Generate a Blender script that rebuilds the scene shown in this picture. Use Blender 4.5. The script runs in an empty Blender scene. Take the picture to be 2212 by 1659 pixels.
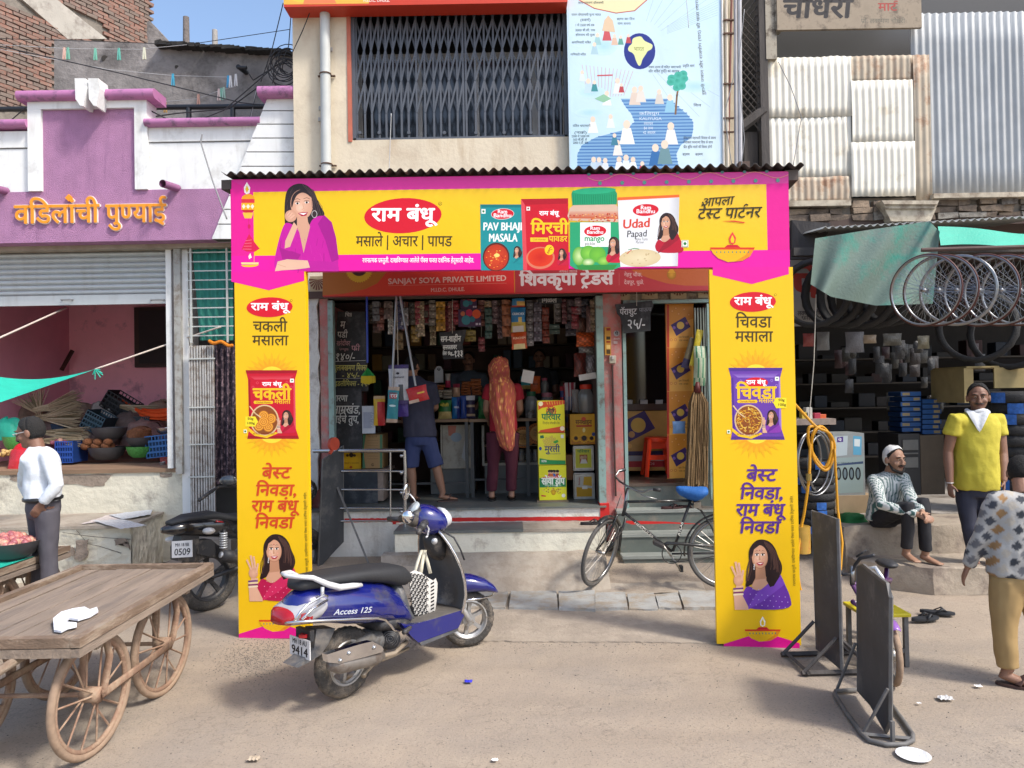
import bpy,bmesh,math,random
from mathutils import Vector,Matrix,Euler,noise
R=math.radians
random.seed(7)
S=bpy.context.scene
COL=S.collection
TS=bpy.data.scenes.new('workbench')
def tdg():TS.view_layers[0].update();return TS.view_layers[0].depsgraph
W0,H0,F0=2212.0,1659.0,1600.0
cam_d=bpy.data.cameras.new('camera');cam=bpy.data.objects.new('camera',cam_d);COL.objects.link(cam)
cam_d.sensor_width=36;cam_d.lens=36*F0/W0;cam_d.clip_start=0.05;cam_d.clip_end=2000
CAM=Matrix.Translation((0,0,2.0))@Euler((R(90.75),0,0)).to_matrix().to_4x4()@Matrix.Rotation(R(-1.0),4,'Z')
cam.matrix_world=CAM
S.camera=cam
SUN_EL,SUN_AZ=R(50),R(56)
wd=bpy.data.worlds.new("World");S.world=wd;wd.use_nodes=True
_n=wd.node_tree;_bg=_n.nodes['Background']
_sky=_n.nodes.new('ShaderNodeTexSky');_sky.sky_type='NISHITA';_sky.sun_disc=False
_sky.sun_elevation=SUN_EL;_sky.air_density=1.0;_sky.dust_density=2.5;_sky.ozone_density=1.5
SUND=Vector((math.sin(SUN_AZ)*math.cos(SUN_EL),-math.cos(SUN_AZ)*math.cos(SUN_EL),math.sin(SUN_EL)))
_sky.sun_rotation=math.atan2(SUND.x,SUND.y)
_n.links.new(_sky.outputs[0],_bg.inputs[0]);_bg.inputs[1].default_value=0.15
sl=bpy.data.lights.new('sun','SUN');sl.energy=2.0;sl.angle=R(8);sl.color=(1.0,0.94,0.85)
so=bpy.data.objects.new('sun',sl);COL.objects.link(so);so.rotation_euler=SUND.to_track_quat('Z','Y').to_euler()
S.view_settings.view_transform='Standard';S.view_settings.look='None'
S.view_settings.exposure=0.92;S.view_settings.gamma=1;S.view_settings.use_curve_mapping=False
S.cycles.max_bounces=8;S.cycles.use_denoising=True
def ray(u,v):
 d=CAM.to_3x3()@Vector(((u-W0/2)/F0,-(v-H0/2)/F0,-1));return d
def P(u,v,Y):
 d=ray(u,v);return Vector((0,0,2))+d*(Y/d.y)
def G(u,v,z=0.0):
 d=ray(u,v);return Vector((0,0,2))+d*((z-2.0)/d.z)
def proj(p):
 q=CAM.inverted()@Vector(p);return(W0/2-F0*q.x/q.z,H0/2+F0*q.y/q.z)
_m={}
def srgb(h):
 h=h.lstrip('#');c=[int(h[i:i+2],16)/255 for i in(0,2,4)]
 return tuple(x/12.92 if x<=.04045 else((x+.055)/1.055)**2.4 for x in c)
def M(name,col=(.5,.5,.5),rough=.8,metal=0.0,var=.15,scale=6.0,bump=.0,bscale=40.0,dirt=None,streak=None,coat=0.0,spec=.5,trans=0.0,alpha=1.0,attr=False,emit=0.0,stretch=(1,1,1),sheen=0.0):
 """procedural material: base colour with soft variation, dirt=(colour, amount, scale), streak=(colour, amount, scale) vertical stains"""
 if name in _m:return _m[name]
 if isinstance(col,str):col=srgb(col)
 m=bpy.data.materials.new(name);m.use_nodes=True;t=m.node_tree;N=t.nodes;L=t.links
 b=N['Principled BSDF'];b.inputs['Roughness'].default_value=rough;b.inputs['Metallic'].default_value=metal
 b.inputs['Specular IOR Level'].default_value=spec
 b.inputs['Coat Weight'].default_value=coat;b.inputs['Coat Roughness'].default_value=.08
 b.inputs['Transmission Weight'].default_value=trans;b.inputs['Alpha'].default_value=alpha
 b.inputs['Sheen Weight'].default_value=sheen
 tc=N.new('ShaderNodeTexCoord');mp=N.new('ShaderNodeMapping');L.new(tc.outputs['Object'],mp.inputs[0]);mp.inputs['Scale'].default_value=stretch
 def nz(sc,det=5,vec=None,ro=.6):
  n=N.new('ShaderNodeTexNoise');n.inputs['Scale'].default_value=sc;n.inputs['Detail'].default_value=det;n.inputs['Roughness'].default_value=ro
  L.new(vec or mp.outputs[0],n.inputs['Vector']);return n.outputs[0]
 def ramp(src,a,c):
  r=N.new('ShaderNodeMapRange');r.inputs[1].default_value=a;r.inputs[2].default_value=c;L.new(src,r.inputs[0]);r.clamp=True;return r.outputs[0]
 def mix(fac,A,B,typ='MIX'):
  x=N.new('ShaderNodeMix');x.data_type='RGBA';x.blend_type=typ
  if isinstance(fac,float):x.inputs[0].default_value=fac
  else:L.new(fac,x.inputs[0])
  for k,v in((6,A),(7,B)):
   if isinstance(v,tuple):x.inputs[k].default_value=(*v[:3],1)
   else:L.new(v,x.inputs[k])
  return x.outputs[2]
 if attr:
  a=N.new('ShaderNodeAttribute');a.attribute_name='Col';cur=a.outputs['Color']
 else:cur=tuple(col)
 if var>0:
  f=nz(scale);v=N.new('ShaderNodeMapRange');v.inputs[1].default_value=.3;v.inputs[2].default_value=.7
  v.inputs[3].default_value=1-var;v.inputs[4].default_value=1+var*.6;L.new(f,v.inputs[0])
  cb=N.new('ShaderNodeCombineColor')
  for k in range(3):L.new(v.outputs[0],cb.inputs[k])
  cur=mix(1.0,cur,cb.outputs[0],'MULTIPLY')
 if dirt:
  c,amt,sc=dirt;c=srgb(c)if isinstance(c,str)else c
  cur=mix(ramp(nz(sc,8,ro=.7),.62-amt*.3,.72-amt*.2),cur,tuple(c))
 if streak:
  c,amt,sc=streak;c=srgb(c)if isinstance(c,str)else c
  mp2=N.new('ShaderNodeMapping');L.new(tc.outputs['Object'],mp2 .inputs[0]);mp2 .inputs['Scale'].default_value=(1,1,.12)
  f1=ramp(nz(sc,6,mp2 .outputs[0],.65),.5,.75);f2=ramp(nz(sc*.3,3),.4,.6)
  mm=N.new('ShaderNodeMath');mm.operation='MULTIPLY';L.new(f1,mm.inputs[0]);L.new(f2,mm.inputs[1])
  m3=N.new('ShaderNodeMath');m3 .operation='MULTIPLY';L.new(mm.outputs[0],m3 .inputs[0]);m3 .inputs[1].default_value=amt
  cur=mix(m3 .outputs[0],cur,tuple(c))
 if isinstance(cur,tuple):b.inputs['Base Color'].default_value=(*cur[:3],1)
 else:L.new(cur,b.inputs['Base Color'])
 if emit:
  b.inputs['Emission Strength'].default_value=emit;b.inputs['Emission Color'].default_value=(*col,1)
 if bump:
  bp=N.new('ShaderNodeBump');bp.inputs['Strength'].default_value=bump;bp.inputs['Distance'].default_value=.02
  L.new(nz(bscale,6),bp.inputs['Height']);L.new(bp.outputs[0],b.inputs['Normal'])
 _m[name]=m;return m
class MB:
 def __init__(s):s.v=[];s.f=[];s.m=[];s.c=[];s.cur=0;s.col=(1,1,1)
 def vert(s,p):s.v.append(tuple(p));return len(s.v)-1
 def face(s,idx,c=None):
  s.f.append(tuple(idx));s.m.append(s.cur);s.c.append(c or s.col)
 def poly(s,pts,c=None):
  i=len(s.v);s.v+=[tuple(p)for p in pts];s.face(range(i,i+len(pts)),c);return s
 def add(s,verts,faces):
  i=len(s.v);s.v+=[tuple(p)for p in verts]
  for f in faces:s.face([i+k for k in f])
  return s
 def box(s,a,b,mtx=None,j=0.0):
  x0,y0,z0=a;x1,y1,z1=b
  vs=[Vector(p)for p in((x0,y0,z0),(x1,y0,z0),(x1,y1,z0),(x0,y1,z0),(x0,y0,z1),(x1,y0,z1),(x1,y1,z1),(x0,y1,z1))]
  if j:vs=[p+Vector((random.uniform(-j,j),random.uniform(-j,j),random.uniform(-j,j)))for p in vs]
  if mtx:vs=[mtx@p for p in vs]
  return s.add(vs,[(0,3,2,1),(4,5,6,7),(0,1,5,4),(1,2,6,5),(2,3,7,6),(3,0,4,7)])
 def cbox(s,c,d,mtx=None,rot=None,j=0.0):
  T=Matrix.Translation(c)
  if rot:T=T@Euler([R(x)for x in rot]).to_matrix().to_4x4()
  if mtx:T=mtx@T
  return s.box((-d[0]/2,-d[1]/2,-d[2]/2),(d[0]/2,d[1]/2,d[2]/2),T,j)
 def rbox(s,c,d,r=.01,rot=None,mtx=None,n=2):
  """box with rounded vertical and horizontal edges (superellipsoid-free: bevelled via bmesh)"""
  bm=bmesh.new();bmesh.ops.create_cube(bm,size=1)
  for v in bm.verts:v.co=Vector((v.co.x*d[0],v.co.y*d[1],v.co.z*d[2]))
  bmesh.ops.bevel(bm,geom=bm.edges[:],offset=r,segments=n,affect='EDGES',profile=.5)
  T=Matrix.Translation(c)
  if rot:T=T@Euler([R(x)for x in rot]).to_matrix().to_4x4()
  if mtx:T=mtx@T
  bm.verts.ensure_lookup_table();i=len(s.v)
  s.v+=[tuple(T@v.co)for v in bm.verts]
  for f in bm.faces:s.face([i+v.index for v in f.verts])
  bm.free();return s
 def tube(s,path,r,n=8,closed=False,cap=True,flat=None,up=None):
  """path of points, r a number or list; flat=(a,b) elliptic factors"""
  P_=[Vector(p)for p in path];k=len(P_)
  rr=r if isinstance(r,(list,tuple))else[r]*k
  T=[]
  for i in range(k):
   a=P_[(i-1)%k]if(closed or i>0)else P_[i];b=P_[(i+1)%k]if(closed or i<k-1)else P_[i]
   d=(b-a);T.append(d.normalized()if d.length>1e-9 else Vector((0,0,1)))
  u=Vector(up)if up else(Vector((0,0,1))if abs(T[0].z)<.9 else Vector((0,1,0)))
  u=(u-T[0]*u.dot(T[0])).normalized();base=len(s.v)
  for i in range(k):
   u=(u-T[i]*u.dot(T[i]));u=u.normalized()if u.length>1e-6 else T[i].orthogonal().normalized()
   w=T[i].cross(u)
   ri=rr[i];ra,rb=(ri if isinstance(ri,(tuple,list))else(ri,ri))
   if flat:ra*=flat[0];rb*=flat[1]
   for q in range(n):
    an=2*math.pi*q/n;s.v.append(tuple(P_[i]+u*(math.cos(an)*ra)+w*(math.sin(an)*rb)))
  for i in range(k if closed else k-1):
   a=base+i*n;b=base+((i+1)%k)*n
   for q in range(n):s.face((a+q,a+(q+1)%n,b+(q+1)%n,b+q))
  if cap and not closed:
   s.face([base+q for q in reversed(range(n))]);s.face([base+(k-1)*n+q for q in range(n)])
  return s
 def cyl(s,a,b,r,n=12,r2=None):return s.tube([a,b],[r,r if r2 is None else r2],n)
 def torus(s,c,R0,r,n=32,m=8,axis='Y',mtx=None,a0=0,a1=360):
  full=abs(a1-a0)>=360
  pts=[]
  for i in range(n if full else n+1):
   a=R(a0+(a1-a0)*i/n);p={'Y':(math.cos(a)*R0,0,math.sin(a)*R0),'Z':(math.cos(a)*R0,math.sin(a)*R0,0),'X':(0,math.cos(a)*R0,math.sin(a)*R0)}[axis]
   p=Vector(c)+Vector(p);pts.append(mtx@p if mtx else p)
  return s.tube(pts,r,m,closed=full)
 def sph(s,c,r,n=10,m=7,mtx=None,rot=None):
  r=r if isinstance(r,(tuple,list))else(r,r,r);T=Matrix.Translation(c)
  if rot:T=T@Euler([R(x)for x in rot]).to_matrix().to_4x4()
  if mtx:T=mtx@T
  i0=len(s.v);s.v.append(tuple(T@Vector((0,0,-r[2]))))
  for a in range(1,m):
   th=math.pi*a/m
   for b in range(n):
    ph=2*math.pi*b/n;s.v.append(tuple(T@Vector((math.sin(th)*math.cos(ph)*r[0],math.sin(th)*math.sin(ph)*r[1],-math.cos(th)*r[2]))))
  s.v.append(tuple(T@Vector((0,0,r[2]))));top=len(s.v)-1
  for b in range(n):s.face((i0,i0+1+(b+1)%n,i0+1+b))
  for a in range(m-2):
   for b in range(n):
    p=i0+1+a*n;s.face((p+b,p+(b+1)%n,p+n+(b+1)%n,p+n+b))
  p=i0+1+(m-2)*n
  for b in range(n):s.face((p+b,p+(b+1)%n,top))
  return s
 def lathe(s,prof,n=20,c=(0,0,0),mtx=None,cap=False):
  i0=len(s.v)
  for r,z in prof:
   for b in range(n):
    a=2*math.pi*b/n;p=Vector((c[0]+math.cos(a)*r,c[1]+math.sin(a)*r,c[2]+z));s.v.append(tuple(mtx@p if mtx else p))
  for k in range(len(prof)-1):
   for b in range(n):
    p=i0+k*n;s.face((p+b,p+(b+1)%n,p+n+(b+1)%n,p+n+b))
  if cap:
   s.face([i0+b for b in reversed(range(n))]);q=i0+(len(prof)-1)*n;s.face([q+b for b in range(n)])
  return s
 def loft(s,rings,closed=True,cap=True):
  n=len(rings[0]);i0=len(s.v)
  for r in rings:s.v+=[tuple(p)for p in r]
  for k in range(len(rings)-1):
   a=i0+k*n;b=a+n
   for q in range(n if closed else n-1):s.face((a+q,a+(q+1)%n,b+(q+1)%n,b+q))
  if cap and closed:
   s.face([i0+q for q in reversed(range(n))]);s.face([i0+(len(rings)-1)*n+q for q in range(n)])
  return s
 def prism(s,pts,dvec):
  """planar outline extruded along dvec"""
  d=Vector(dvec);n=len(pts);i=len(s.v)
  s.v+=[tuple(Vector(p))for p in pts]+[tuple(Vector(p)+d)for p in pts]
  s.face(range(i,i+n));s.face([i+n+q for q in reversed(range(n))])
  for q in range(n):s.face((i+(q+1)%n,i+q,i+n+q,i+n+(q+1)%n))
  return s
 def grid(s,fn,nu,nv):
  i0=len(s.v)
  for a in range(nu+1):
   for b in range(nv+1):s.v.append(tuple(fn(a/nu,b/nv)))
  for a in range(nu):
   for b in range(nv):
    p=i0+a*(nv+1)+b;s.face((p,p+1,p+nv+2,p+nv+1))
  return s
 def mesh(s,name,mats=None,smooth=False,shift=None,normals=True):
  me=bpy.data.meshes.new(name)
  vs=s.v if shift is None else[(a-shift[0],b-shift[1],c-shift[2])for a,b,c in s.v]
  me.from_pydata(vs,[],s.f)
  for m in(mats if isinstance(mats,(list,tuple))else[mats]):
   if m:me.materials.append(m)
  if len(me.polygons)==len(s.m):
   me.polygons.foreach_set('material_index',s.m)
   if any(c!=(1,1,1)for c in s.c):
    ca=me.color_attributes.new('Col','FLOAT_COLOR','CORNER');buf=[]
    for p,c in zip(me.polygons,s.c):
     if len(c)and isinstance(c[0],(tuple,list)):
      for q in range(p.loop_total):buf+=[*c[q][:3],1]
     else:buf+=[*c[:3],1]*p.loop_total
    ca.data.foreach_set('color',buf)
  if normals:
   bm=bmesh.new();bm.from_mesh(me);bmesh.ops.recalc_face_normals(bm,faces=bm.faces[:]);bm.to_mesh(me);bm.free()
  if smooth:
   me.polygons.foreach_set('use_smooth',[True]*len(me.polygons))
   if isinstance(smooth,(int,float))and smooth is not True:
    try:me.set_sharp_from_angle(angle=R(smooth))
    except Exception:pass
  me.update();return me
def tag(o,label=None,cat=None,group=None,kind=None):
 if label:o['label']=label
 if cat:o['category']=cat
 if group:o['group']=group
 if kind:o['kind']=kind
 return o
def thing(name,label,cat,loc=(0,0,0),group=None,rot=None):
 o=bpy.data.objects.new(name,None);COL.objects.link(o);o.empty_display_size=.1
 o.location=loc
 if rot:o.rotation_euler=rot
 return tag(o,label,cat,group)
def obj(name,mb,mat,parent=None,smooth=False,world=False,normals=True,kind=None,label=None):
 """link one mesh object; world=True: its points are world points although it gets a parent"""
 sh=None
 if world and parent is not None:
  inv=pm(parent).inverted();mb.v=[tuple(inv@Vector(p))for p in mb.v]
 me=mb.mesh(name,mat,smooth,normals=normals)if isinstance(mb,MB)else mb
 o=bpy.data.objects.new(name,me);COL.objects.link(o);o.parent=parent
 if kind:o['kind']=kind
 if label:o['label']=label
 return o
def pm(o):
 m=o.matrix_basis.copy()if o.parent is None else pm(o.parent)@o.matrix_basis
 if o.parent is None:m=Matrix.LocRotScale(o.location,o.rotation_euler,o.scale)
 return m
def solo(name,mb,mat,label,cat,group=None,smooth=False,kind=None,normals=True):
 """a thing that is one mesh; its origin goes to its base"""
 xs=[p[0]for p in mb.v];ys=[p[1]for p in mb.v];zs=[p[2]for p in mb.v]
 c=((min(xs)+max(xs))/2,(min(ys)+max(ys))/2,min(zs))
 me=mb.mesh(name,mat,smooth,shift=c,normals=normals)
 o=bpy.data.objects.new(name,me);COL.objects.link(o);o.location=c
 return tag(o,label,cat,group,kind)
def struct(name,mb,mat,smooth=False,parent=None,normals=True):
 o=obj(name,mb,mat,parent,smooth,normals=normals)
 if parent is None:o['kind']='structure'
 return o
def copy_tree(o,parent=None,label=None):
 c=o.copy();COL.objects.link(c);c.parent=parent
 if label:c['label']=label
 for ch in[x for x in COL.objects if x.parent==o]:copy_tree(ch,c)
 return c
def remesh(mb,voxel=.01,smooth=3,wr=0.0,wscale=8.0,name='body',mats=None,stretch=(1,1,1)):
 """melt overlapping closed shapes into one continuous skin, then soften it and press folds into it"""
 me=mb.mesh('tmp',None,False)
 o=bpy.data.objects.new('tmp',me);TS.collection.objects.link(o)
 m=o.modifiers.new('r','REMESH');m.mode='VOXEL';m.voxel_size=voxel;m.use_smooth_shade=True
 if smooth:
  m2=o.modifiers.new('s','SMOOTH');m2 .factor=.5;m2 .iterations=smooth
 dg=tdg();r=bpy.data.meshes.new_from_object(o.evaluated_get(dg),depsgraph=dg)
 bpy.data.objects.remove(o);bpy.data.meshes.remove(me)
 if wr:
  for v in r.vertices:
   q=Vector((v.co.x*stretch[0],v.co.y*stretch[1],v.co.z*stretch[2]))*wscale
   d=noise.noise(q)+.5*noise.noise(q*2.3+Vector((5,1,2)))
   v.co+=v.normal*(d*wr)
 r.polygons.foreach_set('use_smooth',[True]*len(r.polygons));r.name=name
 r.materials.clear()
 for m in(mats if isinstance(mats,(list,tuple))else[mats]):
  if m:r.materials.append(m)
 return r
def paint_mesh(me,fn):
 """per-vertex colour attribute from fn(co) -> rgb"""
 ca=me.color_attributes.new('Col','FLOAT_COLOR','POINT');buf=[]
 for v in me.vertices:buf+=[*fn(v.co)[:3],1]
 ca.data.foreach_set('color',buf);return me
_g={}
def _text_mesh(s_):
 c=bpy.data.curves.new('t','FONT');c.body=s_;c.size=1;c.resolution_u=4
 o=bpy.data.objects.new('t',c);TS.collection.objects.link(o);dg=tdg()
 me=bpy.data.meshes.new_from_object(o.evaluated_get(dg),depsgraph=dg)
 bpy.data.objects.remove(o);bpy.data.curves.remove(c);return me
def glyph(ch,half=False):
 k=(ch,half)
 if k in _g:return _g[k]
 if '|' not in _g:
  me=_text_mesh('|');x0=min(v.co.x for v in me.vertices);_g['|']=x0;_g['|n']=len(me.vertices)
 me2=_text_mesh(ch+'WW|');adv=max(v.co.x for v in me2 .vertices)
 bar=_text_mesh('WW|');adv-=max(v.co.x for v in bar.vertices)
 me=_text_mesh(ch)if ch.strip()else None
 if me is None or not len(me.vertices):_g[k]=([],[],max(adv,.25 if ch==' ' else 0));return _g[k]
 if half:
  cut=adv-.2
  bm=bmesh.new();bm.from_mesh(me)
  bmesh.ops.bisect_plane(bm,geom=bm.verts[:]+bm.edges[:]+bm.faces[:],plane_co=(cut,0,0),plane_no=(1,0,0),clear_outer=True)
  bm.to_mesh(me);bm.free();adv=cut
 vs=[(v.co.x,v.co.y)for v in me.vertices];fs=[tuple(p.vertices)for p in me.polygons]
 bpy.data.meshes.remove(me);bpy.data.meshes.remove(me2);bpy.data.meshes.remove(bar)
 _g[k]=(vs,fs,adv);return _g[k]
MATRA='ािीुूृेैोौंँॅॉ'
def layout(s_):
 """places Devanagari with half letters, the short i before its letter, and the reph; returns pieces and width"""
 out=[];x=0.0;i=0;n=len(s_)
 while i<n:
  ch=s_[i]
  if '\u0915'<=ch<='\u0939':
   cl=[ch];i+=1
   while i+1<n and s_[i]=='्':cl.append(s_[i+1]);i+=2
   mt=''
   while i<n and(s_[i]in MATRA):mt+=s_[i];i+=1
   if i<n and s_[i]=='्':i+=1
   reph=len(cl)>1 and cl[0]=='र'
   if reph:cl=cl[1:]
   rak=len(cl)>1 and cl[-1]=='र'
   if rak:cl=cl[:-1]
   if 'ि' in mt:
    g=glyph('ि');out.append((g,x));x+=g[2];mt=mt.replace('ि','')
   for c in cl[:-1]:g=glyph(c,True);out.append((g,x));x+=g[2]
   g=glyph(cl[-1]);out.append((g,x));x+=g[2]
   if rak:
    cx=x-(.32 if cl[-1]in 'टडठढ' else.2)
    if cl[-1]in 'टडठढ':
     out.append((([(cx-.14,-.16),(cx-.1,-.2),(cx,-.06),(cx+.1,-.2),(cx+.14,-.16),(cx,0.02)],[(0,1,2,5),(5,2,3,4)],0),0))
    else:out.append((([(cx-.2,.06),(cx-.16,.01),(cx+.06,.16),(cx+.06,.24)],[(0,1,2,3)],0),0))
   for c in mt:g=glyph(c);out.append((g,x));x+=g[2]
   if reph:
    cx=x-.08;a=[];b=[]
    for q in range(7):
     t=R(200-190*q/6);a.append((cx+.13*math.cos(t),.72+.12*math.sin(t)));b.append((cx+.07*math.cos(t),.72+.06*math.sin(t)))
    out.append(((a+b,[(q,q+1,q+8,q+7)for q in range(6)],0),0))
  else:
   g=glyph(ch);out.append((g,x));x+=g[2];i+=1
 return out,x
class Art:
 """flat print on a flat board: o = a point of the board, ux/uy its axes, n towards the viewer; each layer sits a hair above the last"""
 def __init__(s,o,ux,uy,lift=.001,step=.000007):
  s.o=Vector(o);s.ux=Vector(ux).normalized();s.uy=Vector(uy).normalized();s.n=s.ux.cross(s.uy).normalized()
  s.mb=MB();s.z=lift;s.step=step
 def px(s,u,v):
  """pixel of the photograph -> board coordinates"""
  d=ray(u,v);e=Vector((0,0,2));t=(s.o-e).dot(s.n)/d.dot(s.n);q=e+d*t-s.o
  return(q.dot(s.ux),q.dot(s.uy))
 def w(s,x,y,z=None):return s.o+s.ux*x+s.uy*y+s.n*(s.z if z is None else z)
 def up(s,k=1):s.z+=s.step*k
 def c(s,col):return srgb(col)if isinstance(col,str)else col
 def poly(s,pts,col,px=True,up=True):
  if px:pts=[s.px(*p)for p in pts]
  if len(pts)>8:
   for _ in range(2):pts=[(a[0]*k+b[0]*(1-k),a[1]*k+b[1]*(1-k))for a,b in zip(pts,pts[1:]+pts[:1])for k in(.75,.25)]
  s.mb.poly([s.w(*p)for p in pts],s.c(col))
  if up:s.up()
 def ell(s,cx,cy,rx,ry,col,px=True,n=28,rot=0,rim=None,a0=0,a1=360):
  """ellipse; rim = colour at its edge (soft shading of a print)"""
  if px:
   X,Y=s.px(cx,cy);X2,_=s.px(cx+rx,cy);_,Y2=s.px(cx,cy-ry);rx=X2-X;ry=Y2-Y;cx,cy=X,Y
  col=s.c(col);rim=s.c(rim)if rim else col;pts=[]
  for i in range(n):
   a=R(a0+(a1-a0)*i/(n-(0 if a1-a0>=360 else 1)));p=(math.cos(a)*rx,math.sin(a)*ry)
   pts.append((cx+p[0]*math.cos(R(rot))-p[1]*math.sin(R(rot)),cy+p[0]*math.sin(R(rot))+p[1]*math.cos(R(rot))))
  if rim==col:s.mb.poly([s.w(*p)for p in pts],col)
  else:
   for i in range(n if a1-a0>=360 else n-1):
    s.mb.poly([s.w(cx,cy),s.w(*pts[i]),s.w(*pts[(i+1)%n])],(col,rim,rim))
  s.up()
 def grad(s,pts,cols,px=True):
  if px:pts=[s.px(*p)for p in pts]
  s.mb.poly([s.w(*p)for p in pts],tuple(s.c(c)for c in cols));s.up()
 def line(s,pts,wd,col,px=True):
  if px:
   pts=[s.px(*p)for p in pts];wd=wd*s.pxm()
  pts=[Vector(p)for p in pts];col=s.c(col)
  for i in range(len(pts)-1):
   d=pts[i+1]-pts[i]
   if d.length<1e-7:continue
   d.normalize();q=Vector((-d.y,d.x))*wd/2;e=d*wd*.25
   s.mb.poly([s.w(*(pts[i]-q-e)),s.w(*(pts[i+1]-q+e)),s.w(*(pts[i+1]+q+e)),s.w(*(pts[i]+q-e))],col)
  s.up()
 def pxm(s):
  a=s.px(1106,830);b=s.px(1107,830);return abs(b[0]-a[0])if abs(b[0]-a[0])>1e-6 else.004
 def text(s,t,x0,y0,x1,h=None,col='#000000',bold=0.0,px=True,y1=None,slant=0.0):
  """text from (x0,y0) baseline start to x1; h = em size in board metres (default: from width); y1 = baseline at the end"""
  y1=y0 if y1 is None else y1
  if px:
   a=s.px(x0,y0);b=s.px(x1,y1)
   if h:h=h*s.pxm()
  else:a=(x0,y0);b=(x1,y1)
  a=Vector(a);b=Vector(b)
  out,wd=layout(t);d=b-a;sx=d.length/max(wd,.01);sy=h if h else sx;d.normalize();q=Vector((-d.y,d.x));col=s.c(col)
  offs=[(0,0)]if not bold else[(-bold,0),(bold,0),(0,bold*.7),(0,-bold*.7),(bold*.6,bold*.5),(-bold*.6,-bold*.5)]
  for k,(ox,oy)in enumerate(offs):
   for(vs,fs,_),x in out:
    i0=len(s.mb.v)
    for(gx,gy)in vs:
     X=(gx+x)*sx+ox*sy+gy*slant*sy;Y=(gy+oy)*sy
     s.mb.v.append(tuple(s.w(*(a+d*X+q*Y),z=s.z+k*1e-6)))
    for f in fs:s.mb.face([i0+j for j in f],col)
  s.up();return h
 def obj(s,name,parent=None,world=True,mat=None):
  return obj(name,s.mb,mat or M('print_ink',rough=.42,var=.05,scale=1.3,attr=True,spec=.35,bump=.25,bscale=3.5),parent,world=world,normals=False)
def Zq(r,c,x,y):return(c*737.333+x/3.0,r*553.0+y/3.0)
def ground_mat():
 m=bpy.data.materials.new('dusty_road');m.use_nodes=True;t=m.node_tree;N=t.nodes;L=t.links;b=N['Principled BSDF']
 b.inputs['Roughness'].default_value=.93;b.inputs['Specular IOR Level'].default_value=.25
 tc=N.new('ShaderNodeTexCoord')
 def nz(sc,det,ro=.6):
  n=N.new('ShaderNodeTexNoise');n.inputs['Scale'].default_value=sc;n.inputs['Detail'].default_value=det;n.inputs['Roughness'].default_value=ro
  L.new(tc.outputs['Object'],n.inputs['Vector']);return n.outputs[0]
 def rng(s_,a,c,lo=0,hi=1):
  r=N.new('ShaderNodeMapRange');r.inputs[1].default_value=a;r.inputs[2].default_value=c;r.inputs[3].default_value=lo;r.inputs[4].default_value=hi;L.new(s_,r.inputs[0]);return r.outputs[0]
 def mix(f,A,B,ty='MIX'):
  x=N.new('ShaderNodeMix');x.data_type='RGBA';x.blend_type=ty
  if isinstance(f,float):x.inputs[0].default_value=f
  else:L.new(f,x.inputs[0])
  for k,v in((6,A),(7,B)):
   if isinstance(v,tuple):x.inputs[k].default_value=(*v,1)
   else:L.new(v,x.inputs[k])
  return x.outputs[2]
 c=mix(rng(nz(.55,6),.38,.62),(.35,.285,.22),(.3,.255,.21))
 c=mix(rng(nz(2.3,8,.7),.45,.7,0,.55),c,(.42,.345,.26))
 c=mix(rng(nz(1.1,9,.75),.6,.72,0,.5),c,(.2,.175,.15))
 c=mix(rng(nz(70,3,.6),.56,.7,0,.6),c,(.13,.115,.10))
 c=mix(rng(nz(110,2,.5),.66,.74,0,.55),c,(.5,.45,.38))
 mp=N.new('ShaderNodeMapping');mp.inputs['Scale'].default_value=(.25,2.2,1);mp.inputs['Rotation'].default_value=(0,0,.12);L.new(tc.outputs['Object'],mp.inputs[0]);tn=N.new('ShaderNodeTexNoise');tn.inputs['Scale'].default_value=1.3;tn.inputs['Detail'].default_value=7;L.new(mp.outputs[0],tn.inputs['Vector'])
 c=mix(rng(tn.outputs[0],.5,.7,0,.28),c,(.23,.19,.15))
 c=mix(rng(nz(.9,10,.8),.58,.66,0,.45),c,(.2,.165,.135))
 vc=N.new('ShaderNodeTexVoronoi');vc.feature='DISTANCE_TO_EDGE';vc.inputs['Scale'].default_value=1.1;dn=N.new('ShaderNodeTexNoise');dn.inputs['Scale'].default_value=4;dn.inputs['Detail'].default_value=6;L.new(tc.outputs['Object'],dn.inputs['Vector']);vm=N.new('ShaderNodeMixRGB')if False else N.new('ShaderNodeVectorMath');vm.operation='ADD';L.new(tc.outputs['Object'],vm.inputs[0]);L.new(dn.outputs['Color'],vm.inputs[1]);L.new(vm.outputs[0],vc.inputs['Vector'])
 c=mix(rng(vc.outputs[0],.0,.012,.38,0),c,(.15,.125,.1))
 v=N.new('ShaderNodeTexVoronoi');v.inputs['Scale'].default_value=26;L.new(tc.outputs['Object'],v.inputs['Vector'])
 c=mix(rng(v.outputs[0],.05,.16,.6,0),c,(.12,.10,.085))
 L.new(c,b.inputs['Base Color'])
 bp=N.new('ShaderNodeBump');bp.inputs['Strength'].default_value=.55;bp.inputs['Distance'].default_value=.012
 ad=N.new('ShaderNodeMath');ad.operation='ADD';L.new(nz(60,8,.7),ad.inputs[0]);L.new(nz(9,5),ad.inputs[1]);L.new(ad.outputs[0],bp.inputs['Height']);L.new(bp.outputs[0],b.inputs['Normal'])
 return m
GM=ground_mat()
def gz(x,y):
 """height of the ground: nearly flat road, the slabbed strip before the shop ramps up a little"""
 z=.012*noise.noise(Vector((x*.6,y*.6,0)))+.004*noise.noise(Vector((x*2.3,y*2.3,3)))
 if y>7.45 and-4.3<x<4.2:z+=min((y-7.45)/.5,1)*.19*min(1,(x+4.3)/.4)*min(1,max(0,4.2-x)/.4)
 return z
g=MB()
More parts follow.
